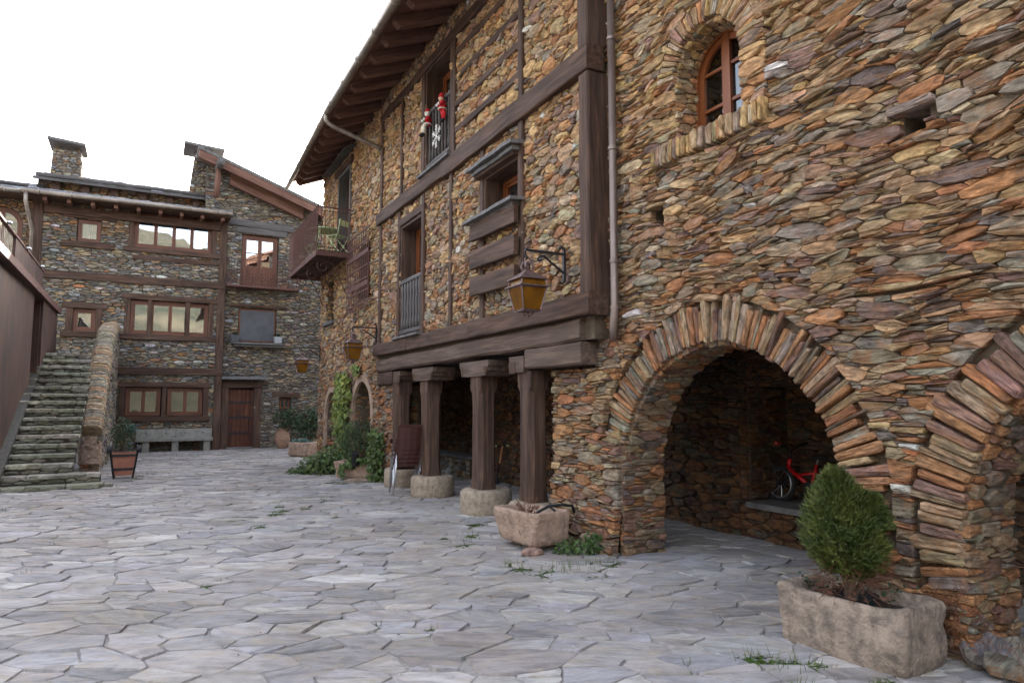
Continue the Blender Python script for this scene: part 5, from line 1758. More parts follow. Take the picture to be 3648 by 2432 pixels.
# parapet wall with ringed coping
path = [(17.75, 0.72), (17.9, 0.98), (18.2, 1.25), (18.6, 1.55), (19.1, 1.92), (19.8, 2.42), (20.6, 2.90), (21.4, 3.30), (22.2, 3.62), (23.2, 3.84), (24.4, 3.98), (25.7, 4.05)]
def path_z(y):
    for (a, b), (c, d) in zip(path, path[1:]):
        if y <= c: return b + (d - b) * max(0, (y - a)) / (c - a)
    return path[-1][1]
mb = MB()
pts = [(17.95, 0.0)] + [(y + .1, z - .18) for y, z in path[1:]] + [(25.69, 0.0)]
prism(mb, [(-1.22, y, z) for y, z in pts], (0.34, 0, 0))
pw = part('parapet', mb, 'mortar_grey', ST)
s_ = []
frp = lambda u, v, n: np.stack([-0.88 + n, u, v], -1)
for s in (lambda L: (lay(L, frp, 17.9, 25.6, 0.0, 3.8, 2.3, [(0.075, 2), (0.05, 3), (0.032, 5)], (), 'dim', 111, (1, 0, 0), gap=.005, proud=.02, nmax=7), L)[1])([]):
    W = s[0]
    if max(w[2] - path_z(w[1]) for w in W[::3]) < -0.12: s_.append(s)
frq = lambda u, v, n: np.stack([-1.22 - n, u, v], -1)
for s in (lambda L: (lay(L, frq, 17.9, 25.6, 0.0, 3.8, 2.3, [(0.075, 2), (0.05, 3), (0.032, 5)], (), 'grey', 112, (-1, 0, 0), gap=.005, proud=.02, nmax=7), L)[1])([]):
    W = s[0]
    if max(w[2] - path_z(w[1]) for w in W[::3]) < -0.12: s_.append(s)
lay(s_, fr_y(17.92), -1.22, -0.86, 0.0, 0.28, 2.2, [(0.07, 3), (0.05, 4)], (), 'rust', 113, NY, gap=.005, proud=.03)
mbx = MB()
for s in s_: mbx.add(s[0].tolist(), s[1], s[2].tolist(), s[3])
part('parapet_stone', mbx, 'stone_grey', pw, kind='stuff')
# coping slabs: thick rounded discs set across the wall, leaning with the slope
def coping_slab(y, z, ang, w, h, t, col):
    mb = MB()
    n = 12
    vs2, gs, fs = [], [], []
    ca, sa = math.cos(ang), math.sin(ang)
    ra = r9.random() * 30
    for k, (d, sc) in enumerate(((-t / 2, 0.9), (-t * .3, 1.0), (t * .3, 1.0), (t / 2, 0.9))):
        for q in range(n):
            a = 2 * PI * q / n
            px = math.copysign(abs(math.cos(a)) ** 0.7, math.cos(a)) * w / 2 * sc * r9.uniform(.97, 1.03)
            pz = math.sin(a) * h / 2 * sc * r9.uniform(.97, 1.03)
            vs2.append((-1.05 + px, y + d * ca - pz * sa, z + d * sa + pz * ca - 0.08))
            gs.append((px + ra, pz + ra, d))
    for k in range(3):
        for q in range(n):
            fs.append((k * n + q, k * n + (q + 1) % n, k * n + n + (q + 1) % n, k * n + n + q))
    fs += [tuple(range(n - 1, -1, -1)), tuple(3 * n + q for q in range(n))]
    mb.add(vs2, fs, gs, col)
    part('coping_stone', mb, 'stone_grey', pw, recenter=True)
y = 18.0
while y < 25.4:
    s1 = (path_z(y + .15) - path_z(y - .15)) / .3
    t = r9.uniform(.055, .10)
    coping_slab(y, path_z(y), math.atan(s1), r9.uniform(.43, .49), r9.uniform(.34, .42), t * 1.15, tuple(c * 1.1 for c in pick('coping', r9)))
    y += t * math.cos(math.atan(s1))
# upright boulder at the foot
mb = MB()
vs2, fs = [], []
n, m_ = 16, 9
for i in range(m_ + 1):
    f = i / m_
    z = 0.26 + 0.62 * f
    rx = 0.225 * (1 - 0.55 * max(0, f - .55) ** 2 / .2)
    ry = 0.13 * (1 - 0.5 * max(0, f - .6) ** 2 / .16)
    for q in range(n):
        a = 2 * PI * q / n
        k = 1 + .06 * mnoise.noise(Vector((math.cos(a) * 1.5, math.sin(a) * 1.5, z * 3)))
        vs2.append((-1.05 + rx * k * math.copysign(abs(math.cos(a)) ** .7, math.cos(a)), 17.92 + 0.12 * f + ry * k * math.sin(a), z))
for i in range(m_):
    for q in range(n):
        fs.append((i * n + q, i * n + (q + 1) % n, i * n + n + (q + 1) % n, i * n + n + q))
fs.append(tuple(m_ * n + q for q in range(n)))
mb.add(vs2, fs, None, (0.25, 0.17, 0.125))
part('end_stone', mb, 'stone_grey', pw, smooth=True)

# ================================================================ RUSTED STEEL WALKWAY (left)
CW = thing('steel_walkway', 'rust brown steel walkway with solid parapet and tall steel wall beside the stairs', 'walkway', (-2.5, 18, 0))
def plate(mb, pts, ext): prism(mb, pts, ext)
mb = MB()
plate(mb, [(-2.28, 14.0, 0.2), (-2.28, 14.0, 4.0), (-2.28, 18.2, 4.0), (-2.28, 18.2, 2.0), (-2.28, 17.3, 1.72), (-2.28, 14.9, 0.55)], (-0.06, 0, 0))
w1 = part('wall_panel', mb, 'corten', CW)
mb = MB()
plate(mb, [(-2.22, 19.2, 2.45), (-2.22, 19.2, 4.0), (-2.22, 22.1, 4.0), (-2.22, 22.1, 2.88), (-2.22, 20.3, 2.88)], (-0.05, 0, 0))
part('wall_panel', mb, 'corten', CW)
mb = MB(); box(mb, (-2.5, 18.16, 1.9), (-2.42, 19.24, 4.0)); box(mb, (-2.42, 19.15, 2.3), (-2.27, 19.2, 4.0)); part('wall_panel', mb, 'corten', CW)
mb = MB(); box(mb, (-2.36, 13.2, 0.0), (-2.24, 13.42, 4.05)); part('steel_post', mb, 'iron_rust', CW)
mb = MB(); box(mb, (-4.4, 4.0, 4.02), (-2.19, 22.1, 4.10)); dk = part('deck', mb, 'corten', CW)
mb = MB(); box(mb, (-2.19, 4.0, 4.0), (-2.14, 22.12, 4.15)); part('deck_flange', mb, 'iron_rust', CW)
mb = MB(); box(mb, (-2.45, 16.3, 4.10), (-2.40, 20.4, 4.86)); part('parapet_panel', mb, 'corten', CW)
mb = MB()
for k in range(70):
    y = 5.0 + k * 0.16
    box(mb, (-2.435, y, 4.10), (-2.425, y + .03, 4.84))
part('parapet_bars', mb, 'gutter', CW)
mb = MB(); box(mb, (-2.47, 5.0, 4.86), (-2.38, 20.4, 4.90)); part('handrail', mb, 'iron_rust', CW)
for y in (12.0, 15.2, 17.6, 19.8):
    mb = MB(); lathe(mb, [(0.001, 0), (.05, .01), (.055, .03), (.03, .055), (.001, .06)], (-2.36, y, 4.87), 10); part('deck_lamp', mb, 'steel', CW, smooth=True)
mb = MB()
prism(mb, [(-2.62, 14.7, -.02), (-2.62, 20.6, 2.85), (-2.62, 20.6, 2.0), (-2.62, 16.5, -.02)], (0.36, 0, 0))
part('stair_kerb', mb, 'mortar_grey', ST)

# ================================================================ LANTERNS (three, hung from wall brackets)
def make_lantern():
    root = thing('wall_lantern', 'large wall lantern with amber panes hung beside the corner post, nearest of three', 'lantern', (0, 0, 0), 0, 'amber wall lanterns on iron brackets')
    def lp(name, mb, mat, parent=root, **k): return part(name, mb, mat, parent, local=True, **k)
    mb = MB()                                  # bracket: plate on the wall, arm, strut, curls
    box(mb, (-0.03, -0.02, -0.20), (0.0, 0.02, 0.20))
    tube(mb, [(-.015, 0, .20), (-.05, 0, .235), (-.075, 0, .21)], .016, 6)
    tube(mb, [(-.015, 0, -.20), (-.05, 0, -.225), (-.07, 0, -.20)], .016, 6)
    box(mb, (-0.50, -0.013, 0.125), (-0.03, 0.013, 0.155))
    tube(mb, [(-.03, 0, -.09), (-.30, 0, .09), (-.36, 0, .085), (-.385, 0, .05), (-.36, 0, .025), (-.335, 0, .045)], .014, 6)
    tube(mb, [(-.50, 0, .14), (-.545, 0, .15), (-.565, 0, .115), (-.55, 0, .07), (-.53, 0, .03)], .015, 6)
    lp('bracket', mb, 'iron')
    cx = -0.53
    mb = MB()
    tube(mb, [(cx + .035 * math.sin(a), 0, 0.015 + .04 * math.cos(a)) for a in [2 * PI * k / 12 for k in range(12)]], .009, 5, closed=True)
    for k in range(4):
        a = PI / 2 * k + PI / 4
        tube(mb, [(cx, 0, -.03), (cx + .05 * math.cos(a), .05 * math.sin(a), -.01), (cx + .075 * math.cos(a), .075 * math.sin(a), -.07), (cx + .05 * math.cos(a), .05 * math.sin(a), -.115)], [.014, .018, .016, .01], 6)
    lathe(mb, [(.055, -.13), (.06, -.115), (.03, -.09), (.022, -.04), (.03, -.025), (.001, -.01)], (cx, 0, 0), 10)
    lp('crown', mb, 'copper')
    def frus(mb, a, za, b, zb):
        vs2 = [(cx + s * a, t * a, za) for s, t in ((-1, -1), (1, -1), (1, 1), (-1, 1))] + [(cx + s * b, t * b, zb) for s, t in ((-1, -1), (1, -1), (1, 1), (-1, 1))]
        mb.add(vs2, [(0, 3, 2, 1), (4, 5, 6, 7), (0, 1, 5, 4), (1, 2, 6, 5), (2, 3, 7, 6), (3, 0, 4, 7)])
    mb = MB()
    frus(mb, .185, -.225, .185, -.215); frus(mb, .182, -.215, .055, -.125)
    lp('lantern_roof', mb, 'copper')
    mb = MB()
    frus(mb, .20, -.315, .20, -.302)
    for s, t in ((-1, -1), (1, -1), (1, 1), (-1, 1)):
        tube(mb, [(cx + s * .155, t * .155, -.225), (cx + s * .172, t * .172, -.305)], .009, 4)
        tube(mb, [(cx + s * .170, t * .170, -.315), (cx + s * .115, t * .115, -.585)], .011, 4)
        for z, w in ((-.585, .115),):
            pass
    for (w, z) in ((.115, -.585), (.168, -.322)):
        tube(mb, [(cx - w, -w, z), (cx + w, -w, z), (cx + w, w, z), (cx - w, w, z)], .010, 4, closed=True)
    frus(mb, .118, -.600, .112, -.590)
    tube(mb, [(cx, 0, -.60), (cx, 0, -.66), (cx, 0, -.69)], [.012, .014, .004], 6)
    for k in range(4):
        a = PI / 2 * k
        tube(mb, [(cx + .08 * math.cos(a), .08 * math.sin(a), -.60), (cx + .06 * math.cos(a), .06 * math.sin(a), -.635), (cx, 0, -.655)], .006, 4)
    lp('lantern_cage', mb, 'copper')
    for k in range(4):                          # four tall panes, four short ones above
        ca, sa = math.cos(PI / 2 * k), math.sin(PI / 2 * k)
        for (a, za, b, zb, nm) in ((.108, -.578, .163, -.325, 'amber_pane'), (.166, -.302, .150, -.230, 'upper_pane')):
            mb = MB()
            q = [(a - .004, -a, za), (a - .004, a, za), (b - .004, b, zb), (b - .004, -b, zb)]
            prism(mb, [(cx + x * ca - y * sa, x * sa + y * ca, z) for x, y, z in q], (-.004 * ca, -.004 * sa, 0))
            lp(nm, mb, 'amber')
    mb = MB(); lathe(mb, [(.001, -.57), (.02, -.57), (.02, -.50), (.03, -.47), (.001, -.43)], (cx, 0, 0), 8); lp('bulb', mb, 'white', smooth=True)
    return root
ln = make_lantern()
ln.location = (4.19, 6.55, 3.17)
ln.scale = (.94, .94, .94)
PLOC[ln] = Vector(ln.location)
for (x, y, z, lab) in ((4.24, 14.0, 3.04, 'amber wall lantern hung above the ivy near the left end of the dark timber beams'),
                       (4.24, 19.30, 2.98, 'amber wall lantern in the far corner above the clay jar, farthest of three')):
    c = copy_tree(ln)
    c.location = (x, y, z)
    c['label'] = lab

# ================================================================ STONE TROUGHS
def trough(name, label, L, W, H, wall, loc, rotz, mat, seed, group='stone trough planters', flare=0.03, dip=0.0, depth=0.75):
    root = thing(name, label, 'stone planter', loc, rotz, group)
    n = 64
    def ring(l, w, r, z, am, sd):
        pts = []
        for k in range(n):
            a = 2 * PI * (k + .5) / n
            c, s = math.cos(a), math.sin(a)
            e = 0.17
            x = l / 2 * math.copysign(abs(c) ** e, c)
            y = w / 2 * math.copysign(abs(s) ** e, s)
            nz = mnoise.noise(Vector((x * 4 + sd, y * 4, z * 4))) * am * 1.5 + mnoise.noise(Vector((x * 15 + sd, y * 15, z * 15))) * am * .7
            pts.append((x + c * nz, y + s * nz, z))
        return pts
    rings = []
    for f in (0, .06, .2, .35, .5, .65, .8, .93):
        ins = .03 if f == 0 else (.012 if f == .06 else 0)
        rings.append(ring(L - 2 * ins - flare * (1 - f) * 2, W - 2 * ins - flare * (1 - f) * 2, 0, H * f, .028, seed))
    rings.append(ring(L - .012, W - .012, 0, H * .985, .02, seed))
    rings.append(ring(L - .05, W - .05, 0, H, .02, seed))
    rings.append(ring(L - 2 * wall + .03, W - 2 * wall + .03, 0, H * .99, .02, seed + 3))
    rings.append(ring(L - 2 * wall, W - 2 * wall, 0, H * .93, .018, seed + 3))
    rings.append(ring(L - 2 * wall - .05, W - 2 * wall - .05, 0, H * (1 - depth * .6), .02, seed + 3))
    vs2, fs = [], []
    for i, rg in enumerate(rings):
        for (x, y, z) in rg:
            dz = 0
            if i >= 5:
                dz = -dip * max(0, 1 - (x / (L * .42)) ** 2) * (1 if y < 0 else .5) + .018 * mnoise.noise(Vector((x * 5 + seed, y * 5, 2)))
            if i < 2: dz = .02 * mnoise.noise(Vector((x * 4 + seed, y * 4, 5)))
            vs2.append((x, y, z + dz))
    for i in range(len(rings) - 1):
        for k in range(n):
            k2 = (k + 1) % n
            fs.append((i * n + k, i * n + k2, i * n + n + k2, i * n + n + k))
    fs.append(tuple(range(n - 1, -1, -1)))
    fs.append(tuple((len(rings) - 1) * n + k for k in range(n)))
    mb = MB(); mb.add(vs2, fs)
    part('basin', mb, mat, root, smooth=True, local=True)
    mb = MB()
    sv, sf = [], []
    lw, ww = L - 2 * wall - .0, W - 2 * wall - .0
    for i in range(13):
        for j in range(9):
            x, y = (i / 12 - .5) * lw, (j / 8 - .5) * ww
            sv.append((x, y, H * (1 - depth * .36) + .025 * mnoise.noise(Vector((x * 12 + seed, y * 12, 1)))))
    for i in range(12):
        for j in range(8):
            b_ = i * 9 + j
            sf.append((b_, b_ + 9, b_ + 10, b_ + 1))
    mb.add(sv, sf)
    part('soil', mb, 'soil', root, local=True)
    return root
# corner measured from the photo: long side from (3.87,3.38) to (3.93,2.62), end to (4.36,2.60)
trough('stone_trough', 'large rough hewn stone trough holding the green conifer beside the big arch', 0.86, 0.50, 0.41, 0.075, (4.12, 2.97, -0.015), R_(-86), 'granite_grey', 3, dip=0.03, depth=.55, flare=-0.005)
trough('stone_trough', 'pink granite trough raised on a small block before the fourth pillar', 0.80, 0.52, 0.36, 0.07, (3.86, 6.77, 0.07), R_(-82), 'granite', 9, flare=.03, depth=.8)
trough('stone_trough', 'low pink stone trough under the round bush at the ivy covered pier', 0.92, 0.50, 0.34, 0.08, (3.98, 14.26, 0.06), R_(-41), 'granite', 15)
trough('stone_trough', 'square old stone trough with blue green rosettes near the far clay jar', 0.78, 0.55, 0.42, 0.08, (4.2, 21.2, 0.02), R_(-52), 'granite', 21)
for (x, y, s, lab) in ((3.66, 6.40, .11, 'small rust red block propping the near end of the pink trough'), (4.02, 7.05, .10, 'grey block under the back of the pink granite trough'),):
    mb = MB(); ball(mb, (x, y, .03), (s * 1.2, s, .055), 8, (0.24, 0.15, 0.115)); solo('prop_stone', mb, 'stone', lab, 'stone block')
mb = MB(); ball(mb, (4.0, 14.05, .02), (.40, .2, .06), 9, (.3, .22, .17)); solo('prop_stone', mb, 'stone', 'long flat base stone under the low trough by the ivy', 'stone block')

# ================================================================ PLANTS
def leaf_quad(mb, c, nrm, up, L, W, col, fold=0.15):
    c = Vector(c); nrm = Vector(nrm).normalized()
    up = (Vector(up) - nrm * nrm.dot(Vector(up)))
    if up.length < 1e-4: up = nrm.orthogonal()
    up.normalize()
    s = up.cross(nrm)
    pts = [c, c + s * W * .5 + up * L * .35 + nrm * fold * W, c + s * W * .28 + up * L * .75, c + up * L, c - s * W * .28 + up * L * .75, c - s * W * .5 + up * L * .35 + nrm * fold * W]
    mb.add(pts, [(0, 1, 2, 3), (0, 3, 4, 5)], None, col)
def ivy_leaf(mb, c, nrm, up, L, col):
    c = Vector(c); nrm = Vector(nrm).normalized()
    up = (Vector(up) - nrm * nrm.dot(Vector(up)))
    if up.length < 1e-4: up = nrm.orthogonal()
    up.normalize(); s = up.cross(nrm)
    o = [(0, 0), (.38, -.12), (.55, .28), (.30, .42), (.0, 1.0), (-.30, .42), (-.55, .28), (-.38, -.12)]
    pts = [c + s * (a * L) + up * (b * L) + nrm * (L * .12 * abs(a)) for a, b in o]
    mb.add(pts, [(0, 1, 2, 3), (0, 3, 4), (0, 4, 5), (0, 5, 6, 7)], None, col)
def tone(r_, lo=.6, hi=1.3, yel=0.0):
    k = r_.uniform(lo, hi)
    y = r_.random() * yel
    return (k * (1 + y * .9), k * (1 + y * .35), k * (1 - y * .3))

# -- conifer in the near trough: fans of scaly sprays on a few upright limbs
rp = random.Random(301)
CF = thing('conifer_shrub', 'dense green dwarf conifer with brown bare foot in the large stone trough', 'shrub', (4.05, 2.95, 0.30))
bx0, by0_, bz0 = 4.10, 2.98, 0.28
mb = MB()
for k in range(7):
    a = rp.uniform(0, 2 * PI); r = rp.uniform(.03, .13)
    tube(mb, [(bx0 + rp.uniform(-.03, .03), by0_ + rp.uniform(-.03, .03), bz0), (bx0 + r * .5 * math.cos(a), by0_ + r * .5 * math.sin(a), bz0 + .2), (bx0 + r * math.cos(a), by0_ + r * math.sin(a), bz0 + .55)], [.02, .014, .006], 6)
part('trunk', mb, 'bark', CF)
mb = MB()
CR = [(0, .11), (.12, .215), (.3, .28), (.48, .27), (.65, .22), (.8, .155), (.92, .09), (1, .03)]
def crown_r(t):      # t 0..1 up the crown
    for (a, b), (c, d) in zip(CR, CR[1:]):
        if t <= c: return b + (d - b) * (t - a) / (c - a)
    return .05
tips = []
for k in range(80):
    a = rp.uniform(0, 2 * PI); t = rp.random()
    tips.append((a, t, rp.uniform(.75, 1.12)))
def spray(mb, p, d, L, col):
    d = d.normalized()
    side = d.cross(Vector((rp.uniform(-1, 1), rp.uniform(-1, 1), rp.uniform(-1, 1)))).normalized()
    for j in range(5):
        f = .05 + .19 * j
        o = p + d * (L * f)
        for s in (-1, 1):
            dd = (d * .8 + side * s * .6 + Vector((rp.gauss(0, .15), rp.gauss(0, .15), rp.gauss(0, .15)))).normalized()
            w = dd.orthogonal().normalized() * .0021
            l = L * .42 * (1 - .45 * f)
            mb.add([o - w, o + w, o + dd * l], [(0, 1, 2)], None, col)
    w = side * .002
    mb.add([p - w, p + w, p + d * L], [(0, 1, 2)], None, col)
for k in range(16000):
    lobe = rp.random() < .13            # a second, lower head leaning towards the wall
    t = rp.random() ** .85
    a = rp.uniform(0, 2 * PI)
    clump = max((1 - (abs((a - ta + PI) % (2 * PI) - PI) / .38) ** 2 - ((t - tt) / .12) ** 2) * sc for ta, tt, sc in tips)
    clump = max(-0.6, clump)
    R = crown_r(t) * (0.78 + .28 * clump)
    rr = R * (rp.random() ** .33 if rp.random() < .8 else rp.random())
    p = Vector((bx0 - .01 - .085 * t + rr * math.cos(a), by0_ + .03 * t + rr * math.sin(a) * .95, .49 + t * .65 + rp.gauss(0, .014)))
    if lobe:
        R = .13 * (1 - .7 * t)
        rr = R * rp.random() ** .4
        p = Vector((bx0 + .06 + rr * math.cos(a), by0_ - .11 + rr * math.sin(a), .80 + t * .20))
    d = Vector((math.cos(a) * (.85 - .4 * t), math.sin(a) * (.85 - .4 * t), .40 + .8 * t)) + Vector((rp.gauss(0, .42), rp.gauss(0, .42), rp.gauss(0, .42)))
    c = tone(rp, .45, 1.2, .4)
    spray(mb, p, d, rp.uniform(.022, .058), c)
part('crown', mb, 'leaf_conifer', CF)
mb = MB()
for k in range(420):
    a = rp.uniform(0, 2 * PI); r = .22 * math.sqrt(rp.random())
    p = Vector((bx0 + r * math.cos(a), by0_ + r * math.sin(a), rp.uniform(.36, .62)))
    d = Vector((math.cos(a) * .7 + rp.gauss(0, .4), math.sin(a) * .7 + rp.gauss(0, .4), rp.uniform(-.8, .5)))
    spray(mb, p, d, rp.uniform(.04, .08), tone(rp, .6, 1.3))
part('dead_foliage', mb, 'leaf_brown', CF)
mb = MB(); lathe(mb, [(.12, 0), (.15, .14), (.16, .14), (.145, .13), (.11, .10)], (bx0 + .02, by0_ + .02, .22), 18); solo('nursery_pot', mb, 'rubber', 'black plastic nursery pot sunk in the large stone trough round the conifer', 'pot')
# small sprigs and straw beside it
mb = MB()
for k in range(70):
    x, y = bx0 + rp.uniform(-.22, .2), by0_ + rp.choice((-1, 1)) * rp.uniform(.14, .34)
    leaf_quad(mb, (x, y, rp.uniform(.30, .46)), (rp.gauss(0, 1), rp.gauss(0, 1), 1), (rp.gauss(0, 1), rp.gauss(0, 1), .4), rp.uniform(.025, .05), .02, tone(rp, .6, 1.2))
solo('trough_weeds', mb, 'leaf_dark', 'small leafy weeds at the foot of the conifer in the trough', 'weeds', kind='stuff')
mb = MB()
for k in range(160):
    a = rp.uniform(0, PI); r = rp.uniform(.02, .16)
    p = Vector((4.45 + rp.uniform(-.05, .06), 2.50 + rp.gauss(0, .12), .30 + rp.gauss(0, .12)))
    q = p + Vector((rp.uniform(-.10, .02), rp.gauss(0, .07), rp.uniform(-.10, .10)))
    tube(mb, [p, (p + q) / 2 + Vector((0, 0, .02)), q], .002, 3)
solo('dry_plant', mb, 'leaf_brown', 'tangle of dry russet stems between the large trough and the wall', 'dry plant', kind='stuff')

# -- dead twig plant and hose in the granite trough
mb = MB()
for k in range(16):
    a = rp.uniform(0, 2 * PI)
    p = Vector((3.83, 6.78, .27))
    pts = [p, p + Vector((math.cos(a) * .04, math.sin(a) * .04, .12)), p + Vector((math.cos(a) * rp.uniform(.06, .15), math.sin(a) * rp.uniform(.06, .15), rp.uniform(.17, .30)))]
    tube(mb, pts, [.006, .004, .002], 4)
    for j in range(9):
        f = rp.uniform(.3, 1)
        c = pts[0].lerp(pts[2], f)
        leaf_quad(mb, c, (rp.gauss(0, 1), rp.gauss(0, 1), rp.gauss(0, 1)), (math.cos(a), math.sin(a), .5), rp.uniform(.018, .04), .012, tone(rp, .5, 1.0))
solo('withered_plant', mb, 'leaf_brown', 'withered twiggy plant in the pink granite trough', 'plant')
mb = MB()
tube(mb, [(3.78, 6.55, .30), (3.85, 6.62, .40), (4.0, 6.62, .46), (4.15, 6.60, .465), (4.32, 6.64, .44), (4.40, 6.7, .3)], .016, 8)
tube(mb, [(4.0, 6.62, .455), (4.03, 6.55, .42), (3.98, 6.50, .37)], .014, 8)
solo('hose', mb, 'rubber', 'black irrigation hose curving over the rim of the pink granite trough', 'hose', smooth=True)

# -- round box bush in the low trough
BU = thing('round_bush', 'round dark green bush growing in the low pink trough', 'shrub', (3.98, 14.26, .3))
mb = MB()
for k in range(5):
    a = k * 1.3
    tube(mb, [(3.98, 14.26, .28), (3.98 + .12 * math.cos(a), 14.26 + .12 * math.sin(a), .6), (3.98 + .3 * math.cos(a), 14.26 + .3 * math.sin(a), .95)], [.02, .012, .005], 5)
part('stem', mb, 'bark', BU)
mb = MB()
for k in range(3400):
    v = Vector((rp.gauss(0, 1), rp.gauss(0, 1), rp.gauss(0, 1))).normalized()
    lump = 1 + .16 * mnoise.noise(v * 2.6 + Vector((4, 4, 4)))
    r = lump * (rp.random() ** .3)
    p = Vector((3.98, 14.26, .88)) + Vector((v.x * .47 * r, v.y * .47 * r, v.z * .37 * r))
    n = v + Vector((rp.gauss(0, .6), rp.gauss(0, .6), rp.gauss(0, .6)))
    leaf_quad(mb, p, n, (v.x, v.y, v.z + .6), rp.uniform(.025, .045), rp.uniform(.014, .022), tone(rp, .55, 1.25, .3))
part('foliage', mb, 'leaf_dark', BU)

# -- ivy: mound on the ground, climber on the pier, spill to the right of the trough
def ivy(name, label, loc, spots, n, mat='leaf_ivy', size=(.045, .085), stems=(), yel=.4, cat='ivy'):
    root = thing(name, label, cat, loc)
    mb = MB()
    for k in range(n):
        (c, rad, nrm) = rp.choice(spots)
        v = Vector((rp.gauss(0, .5), rp.gauss(0, .5), rp.gauss(0, .5)))
        if v.length > 1.2: v.normalize()
        p = Vector((c[0] + v.x * rad[0], c[1] + v.y * rad[1], max(.015, c[2] + v.z * rad[2])))
        nn = Vector(nrm) + Vector((rp.gauss(0, .45), rp.gauss(0, .45), rp.gauss(0, .45)))
        ivy_leaf(mb, p, nn, (rp.gauss(0, .6), rp.gauss(0, .6), -.7), rp.uniform(*size), tone(rp, .5, 1.35, yel))
    part('foliage', mb, mat, root)
    mb = MB()
    for pts in stems:
        tube(mb, pts, .008, 5)
    part('stem', mb, 'bark', root)
    return root
ivy('ivy_mound', 'low mound of dark ivy spreading on the paving left of the bush', (3.5, 15.6, 0), [((3.35 + .12 * k, 15.9 - .12 * k, .18 + .05 * k), (.30, .36, .20 + .035 * k), (-.5, -.6, .6)) for k in range(7)] + [((3.15, 16.1, .08), (.28, .3, .09), (-.3, -.5, .8))], 1500, stems=[[(4.1, 15.2, .1), (3.7, 15.6, .2), (3.2, 16.1, .05)]])
ivy('climbing_ivy', 'pale green climber hanging up the pier between the two small arches', (4.2, 16.5, .8),
    [((4.13, 16.48 + .16 * math.sin(k * 1.9), .85 + .105 * k), (.10, .42 + .30 * math.sin(k * .9) ** 2, .16), (-1, -.5, .25)) for k in range(14)] + [((4.15, 15.75, 1.0), (.07, .22, .12), (-1, -.4, .3)), ((4.14, 16.2, 1.95), (.06, .36, .2), (-1, -.4, .3)), ((4.15, 15.3, 2.35), (.04, .2, .12), (-1, -.3, .2))],
    1150, mat='leaf_vine', size=(.06, .12), stems=[[(4.19, 16.5, 0), (4.17, 16.45, .8), (4.18, 16.55, 1.6), (4.18, 16.4, 2.25)], [(4.18, 16.5, 1.0), (4.18, 16.0, 1.9), (4.18, 15.4, 2.3)]], yel=.7)
ivy('trailing_ivy', 'ivy spilling down between the low trough and the first pillar plinth', (4.15, 13.6, 0), [((4.12, 13.55, .15 + .16 * k), (.16, .22, .16), (-.7, -.7, .3)) for k in range(6)] + [((4.0, 13.85, .42), (.2, .16, .1), (-.4, -.5, .8)), ((3.76, 14.1, .36), (.12, .12, .1), (-.5, -.6, .5)), ((3.6, 14.18, .2), (.03, .2, .14), (-.7, -.7, .2))], 760, stems=[[(4.2, 13.6, 0), (4.15, 13.55, .5), (4.2, 13.5, 1.0)]])
ivy('ivy_patch', 'dark ivy tuft on the paving under the pink granite trough', (4.05, 6.2, 0), [((4.05, 6.25, .07), (.2, .16, .10), (-.4, -.5, .8)), ((4.22, 6.1, .12), (.12, .12, .12), (-.4, -.5, .8))], 210, size=(.03, .055), stems=[[(4.2, 6.3, 0), (4.05, 6.2, .05)]], yel=.1)
mb = MB(); tube(mb, [(3.83, 13.98, .34), (3.80, 13.90, .58)], .075, 14); solo('plant_pot', mb, 'iron', 'dark shiny plant pot tipped over in the low pink trough', 'pot', smooth=False)

# -- clay jar with shrub, rosettes, reeds in the far corner
JR = thing('clay_jar', 'tall pale clay jar standing by the far wall right of the door', 'jar', (4.27, 25.1, 0))
mb = MB()
lathe(mb, [(.13, .02), (.15, .03), (.22, .18), (.255, .34), (.245, .50), (.20, .60), (.185, .64), (.21, .66), (.215, .69), (.19, .69), (.17, .64)], (4.27, 25.1, 0), 26)
part('body', mb, 'clay', JR, smooth=True)
mb = MB(); lathe(mb, [(.252, .325), (.262, .335), (.262, .35), (.252, .36)], (4.27, 25.1, 0), 26); part('band', mb, 'clay', JR)
def bush(name, label, c, rad, n, mat, size, zmin=None, cat='shrub'):
    root = thing(name, label, cat, (c[0], c[1], c[2] - rad[2]))
    mb = MB()
    for k in range(n):
        v = Vector((rp.gauss(0, 1), rp.gauss(0, 1), rp.gauss(0, 1))).normalized()
        lump = 1 + .35 * mnoise.noise(v * 1.9 + Vector(c))
        r = lump * rp.random() ** .4
        p = Vector(c) + Vector((v.x * rad[0] * r, v.y * rad[1] * r, v.z * rad[2] * r))
        leaf_quad(mb, p, v + Vector((rp.gauss(0, .7), rp.gauss(0, .7), rp.gauss(0, .7))), (v.x, v.y, v.z + .3), rp.uniform(*size), size[0] * .55, tone(rp, .5, 1.3, .2))
    part('foliage', mb, mat, root)
    mb = MB()
    for k in range(6):
        a = k * 1.05
        tube(mb, [(c[0], c[1], c[2] - rad[2]), (c[0] + rad[0] * .6 * math.cos(a), c[1] + rad[1] * .6 * math.sin(a), c[2] + rad[2] * .4)], [.014, .005], 5)
    part('stem', mb, 'bark', root)
    return root
bush('jar_shrub', 'broad dark green shrub growing out of the clay jar', (4.42, 25.0, 1.05), (.50, .40, .40), 900, 'leaf_dark', (.07, .13))
bush('reed_clump', 'tall dark reedy plant in the corner behind the far trough', (4.95, 23.9, .85), (.45, .35, .55), 600, 'leaf_dark', (.10, .22), cat='plant')
RS = thing('rosette_plant', 'blue green leafy rosettes in the square far trough', 'plant', (4.2, 21.2, .36))
mb = MB()
